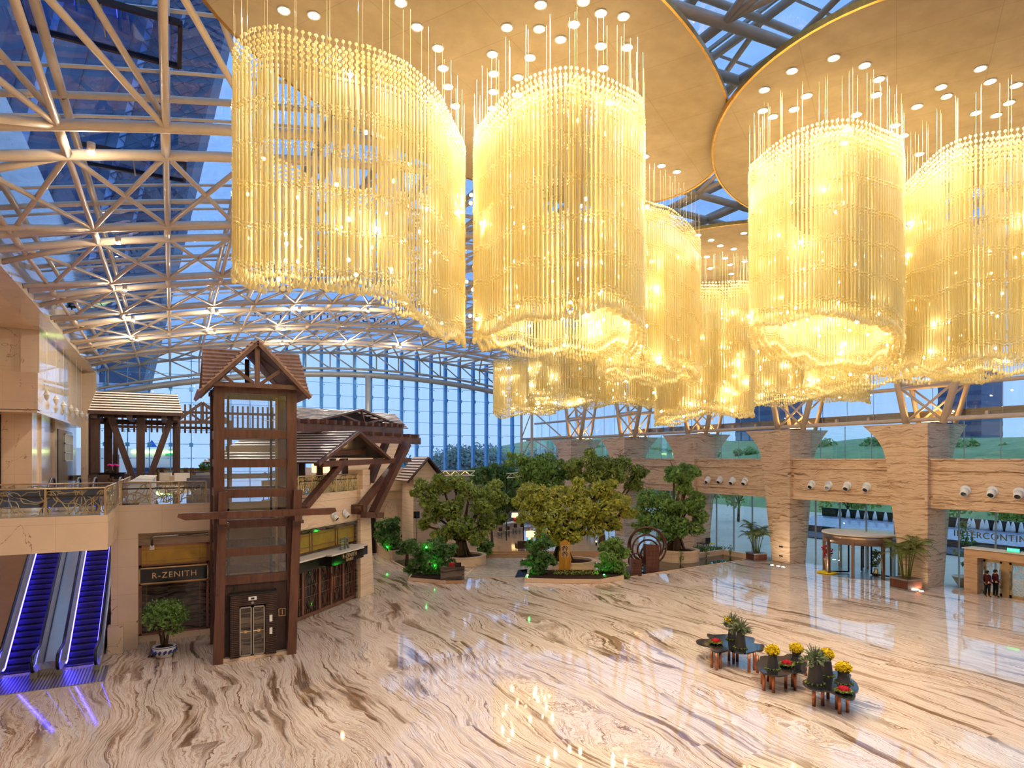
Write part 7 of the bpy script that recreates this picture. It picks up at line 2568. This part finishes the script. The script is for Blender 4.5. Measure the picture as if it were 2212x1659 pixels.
def forecourt():
    """what stands outside the entrance glass"""
    t = thing('fountain', 'dark stone cascade fountain with sheets of water outside the entrance glass', 'fountain', (68, 40, 0))
    y0, y1 = 6.0, 52.0
    MB().add([(66, y0, -.1), (66, y1, -.1), (66, y1, 1.2), (66, y0, 1.2), (70, y0, 2.0), (70, y1, 2.0), (70.6, y0, 2.0), (70.6, y1, 2.0), (70.6, y0, -.1), (70.6, y1, -.1)],
             [(0, 3, 2, 1), (4, 6, 7, 5), (6, 8, 9, 7), (0, 8, 6, 4, 3), (1, 2, 5, 7, 9)]).build('stone_base', M['extdark'], t)
    MB().quad((66, y0, 1.2), (70, y0, 2.0), (70, y1, 2.0), (66, y1, 1.2)).build('water_sheet', M['water'], t)
    MB().box(71.2, 71.6, y0, y1, 0, 2.9).build('back_wall', M['extdark'], t)
    MB().box(64.6, 66, y0, y1, 0, .5).build('lower_step', M['water'], t)
    for px in (1814, 1832, 1853, 1871, 1890, 1913, 1933, 2070, 2094, 2102, 2122, 2131, 2151, 2160, 2178, 2188, 2206):
        p = at_x(px, 1122, 70.3)
        MB().lathe((p.x, p.y, 2.0), [(.27, 0), (.22, .3), (.15, .7), (.08, .95), (.02, 1.0)], 8).build('water_jet', M['foam'], t, True)
    tag(text_mb('INTERCONTINENTAL', .82, (65.8, 34.1, 1.62), (0, -1, 0), depth=.08, spacing=1.12, centre=False).build('letter_sign', M['letter']), 'bronze capital letters standing along the fountain edge outside the glass', 'sign')
    # letters on the roof edge, read from outside
    tag(text_mb('INTERCONTINENTAL', 1.75, (16.5, 78, zlo(16.5) + 2.6), (-1, 0, 0), depth=.15, spacing=1.05).build('roof_letters', M['signnavy']), 'large capital letters standing on the glass roof, seen from behind', 'sign')
    # trees outside
    spec = [(72, 66, 3.2, 5.2), (60, 60, 2.5, 5.0), (66, 74, 3.6, 5.5), (58, 70, 2.2, 5.5), (84, 46, 3.4, 3.6), (82, 56, 3.4, 4.2), (86, 38, 3.2, 3.4), (84, 30, 3.4, 3.6), (82, 22, 3.2, 3.6), (80, 14, 3.4, 4.0), (54, 78, 2.4, 6.0)]
    nm = ['broad tree outside behind the smaller palm', 'young tree outside close to the side glazing', 'tall tree outside at the far end of the driveway', 'slim tree outside behind the pond wall', 'tree outside behind the middle of the fountain', 'tree outside at the far end of the fountain', 'tree outside above the revolving door glass', 'tree outside behind the bronze letters', 'tree outside above the stone portal', 'tree outside behind the gold doors', 'tree outside by the far corner frame']
    for (x, y, r, h), lab in zip(spec, nm):
        rnd = random.Random(int(x * y))
        t = thing('outdoor_tree', lab, 'tree', (x, y, -.1), 'trees outside the entrance')
        cl = [(x, y, h, r * .7)] + [(x + rnd.gauss(0, .5) * r, y + rnd.gauss(0, .5) * r, h + rnd.gauss(0, .3) * r, r * rnd.uniform(.35, .55)) for k in range(9)]
        foliage_obj('foliage', cl, 55, .55, M['leafC'] if int(x) % 2 else M['leafB'], np.random.default_rng(int(x * 7 + y)), t)
        m = MB()
        limb(m, [(x, y, -.1), (x + .1, y, h * .5), (x, y, h)], .2, .1)
        for k in range(4):
            a = k * 1.6
            limb(m, [(x + .08, y, h * .5), (x + r * .4 * math.cos(a), y + r * .4 * math.sin(a), h * .85), (x + r * .6 * math.cos(a), y + r * .6 * math.sin(a), h * 1.05)], .08, .03, 5)
        m.build('trunk', M['bark'], t, True)
    cl = [(54 + (k % 3), 58 + k * 1.2, .5, .8) for k in range(20)]
    tag(foliage_obj('hedge', cl, 90, .3, M['leafC'], np.random.default_rng(77)), 'dark hedge outside along the foot of the far side glazing', 'hedge', kind='stuff')
    p = at_z(1532, 1180, 0)
    for px, py, w in ((1534, 1184, 'yellow seat'),):
        p = at_z(px, py, 0)
        t = thing('garden_chair', 'garden chair with a yellow seat beside the low hedge', 'chair', p)
        MB().box(p.x - .3, p.x + .3, p.y - .3, p.y + .3, .42, .5).build('seat', M['yellow'], t)
        MB().box(p.x - .3, p.x + .3, p.y + .26, p.y + .32, .5, 1.0).build('backrest', M['darkmetal'], t)
        for a in (-.26, .26):
            for b in (-.26, .26):
                MB().tube((p.x + a, p.y + b, 0), (p.x + a, p.y + b, .42), .025, 6).build('leg', M['darkmetal'], t)
    p = at_z(1519, 1186, 0)
    table(p, .9, .9, .6, 'small dark garden table beside the yellow garden chair', M['darkmetal'])
    p = Vector((49.8, 25.0, 0))
    t = thing('potted_tree', 'bonsai-like tree in a wide terracotta bowl outside beside the gold doors', 'potted plant', (p.x, p.y, -.1))
    MB().lathe(p, [(.45, -.1), (.8, .5), (.85, .6), (.78, .55)], 20).build('bowl', M['portal'], t, True)
    m = MB()
    limb(m, [p + Vector((0, 0, .4)), p + Vector((.2, .1, 1.4)), p + Vector((-.1, 0, 2.6)), p + Vector((.1, 0, 3.4))], .1, .04)
    m.build('trunk', M['bark'], t, True)
    foliage_obj('foliage', [(p.x + .2, p.y, 1.5, .5, .5), (p.x - .3, p.y + .2, 2.3, .55, .5), (p.x + .2, p.y, 3.1, .6, .6), (p.x, p.y, 3.7, .6, .6), (p.x - .2, p.y, 4.3, .5, .6)], 130, .25, M['leafC'], np.random.default_rng(6), t)
make_materials()
world_camera()
shell()
roof_frame()
right_frame()
ceiling_discs()
exterior()
chandeliers()
mezzanine()
railings()
escalators()
shop_front()
lift_tower()
pergola()
pavilion()
mezz_furniture()
garden()
entrance()
tables()
forecourt()
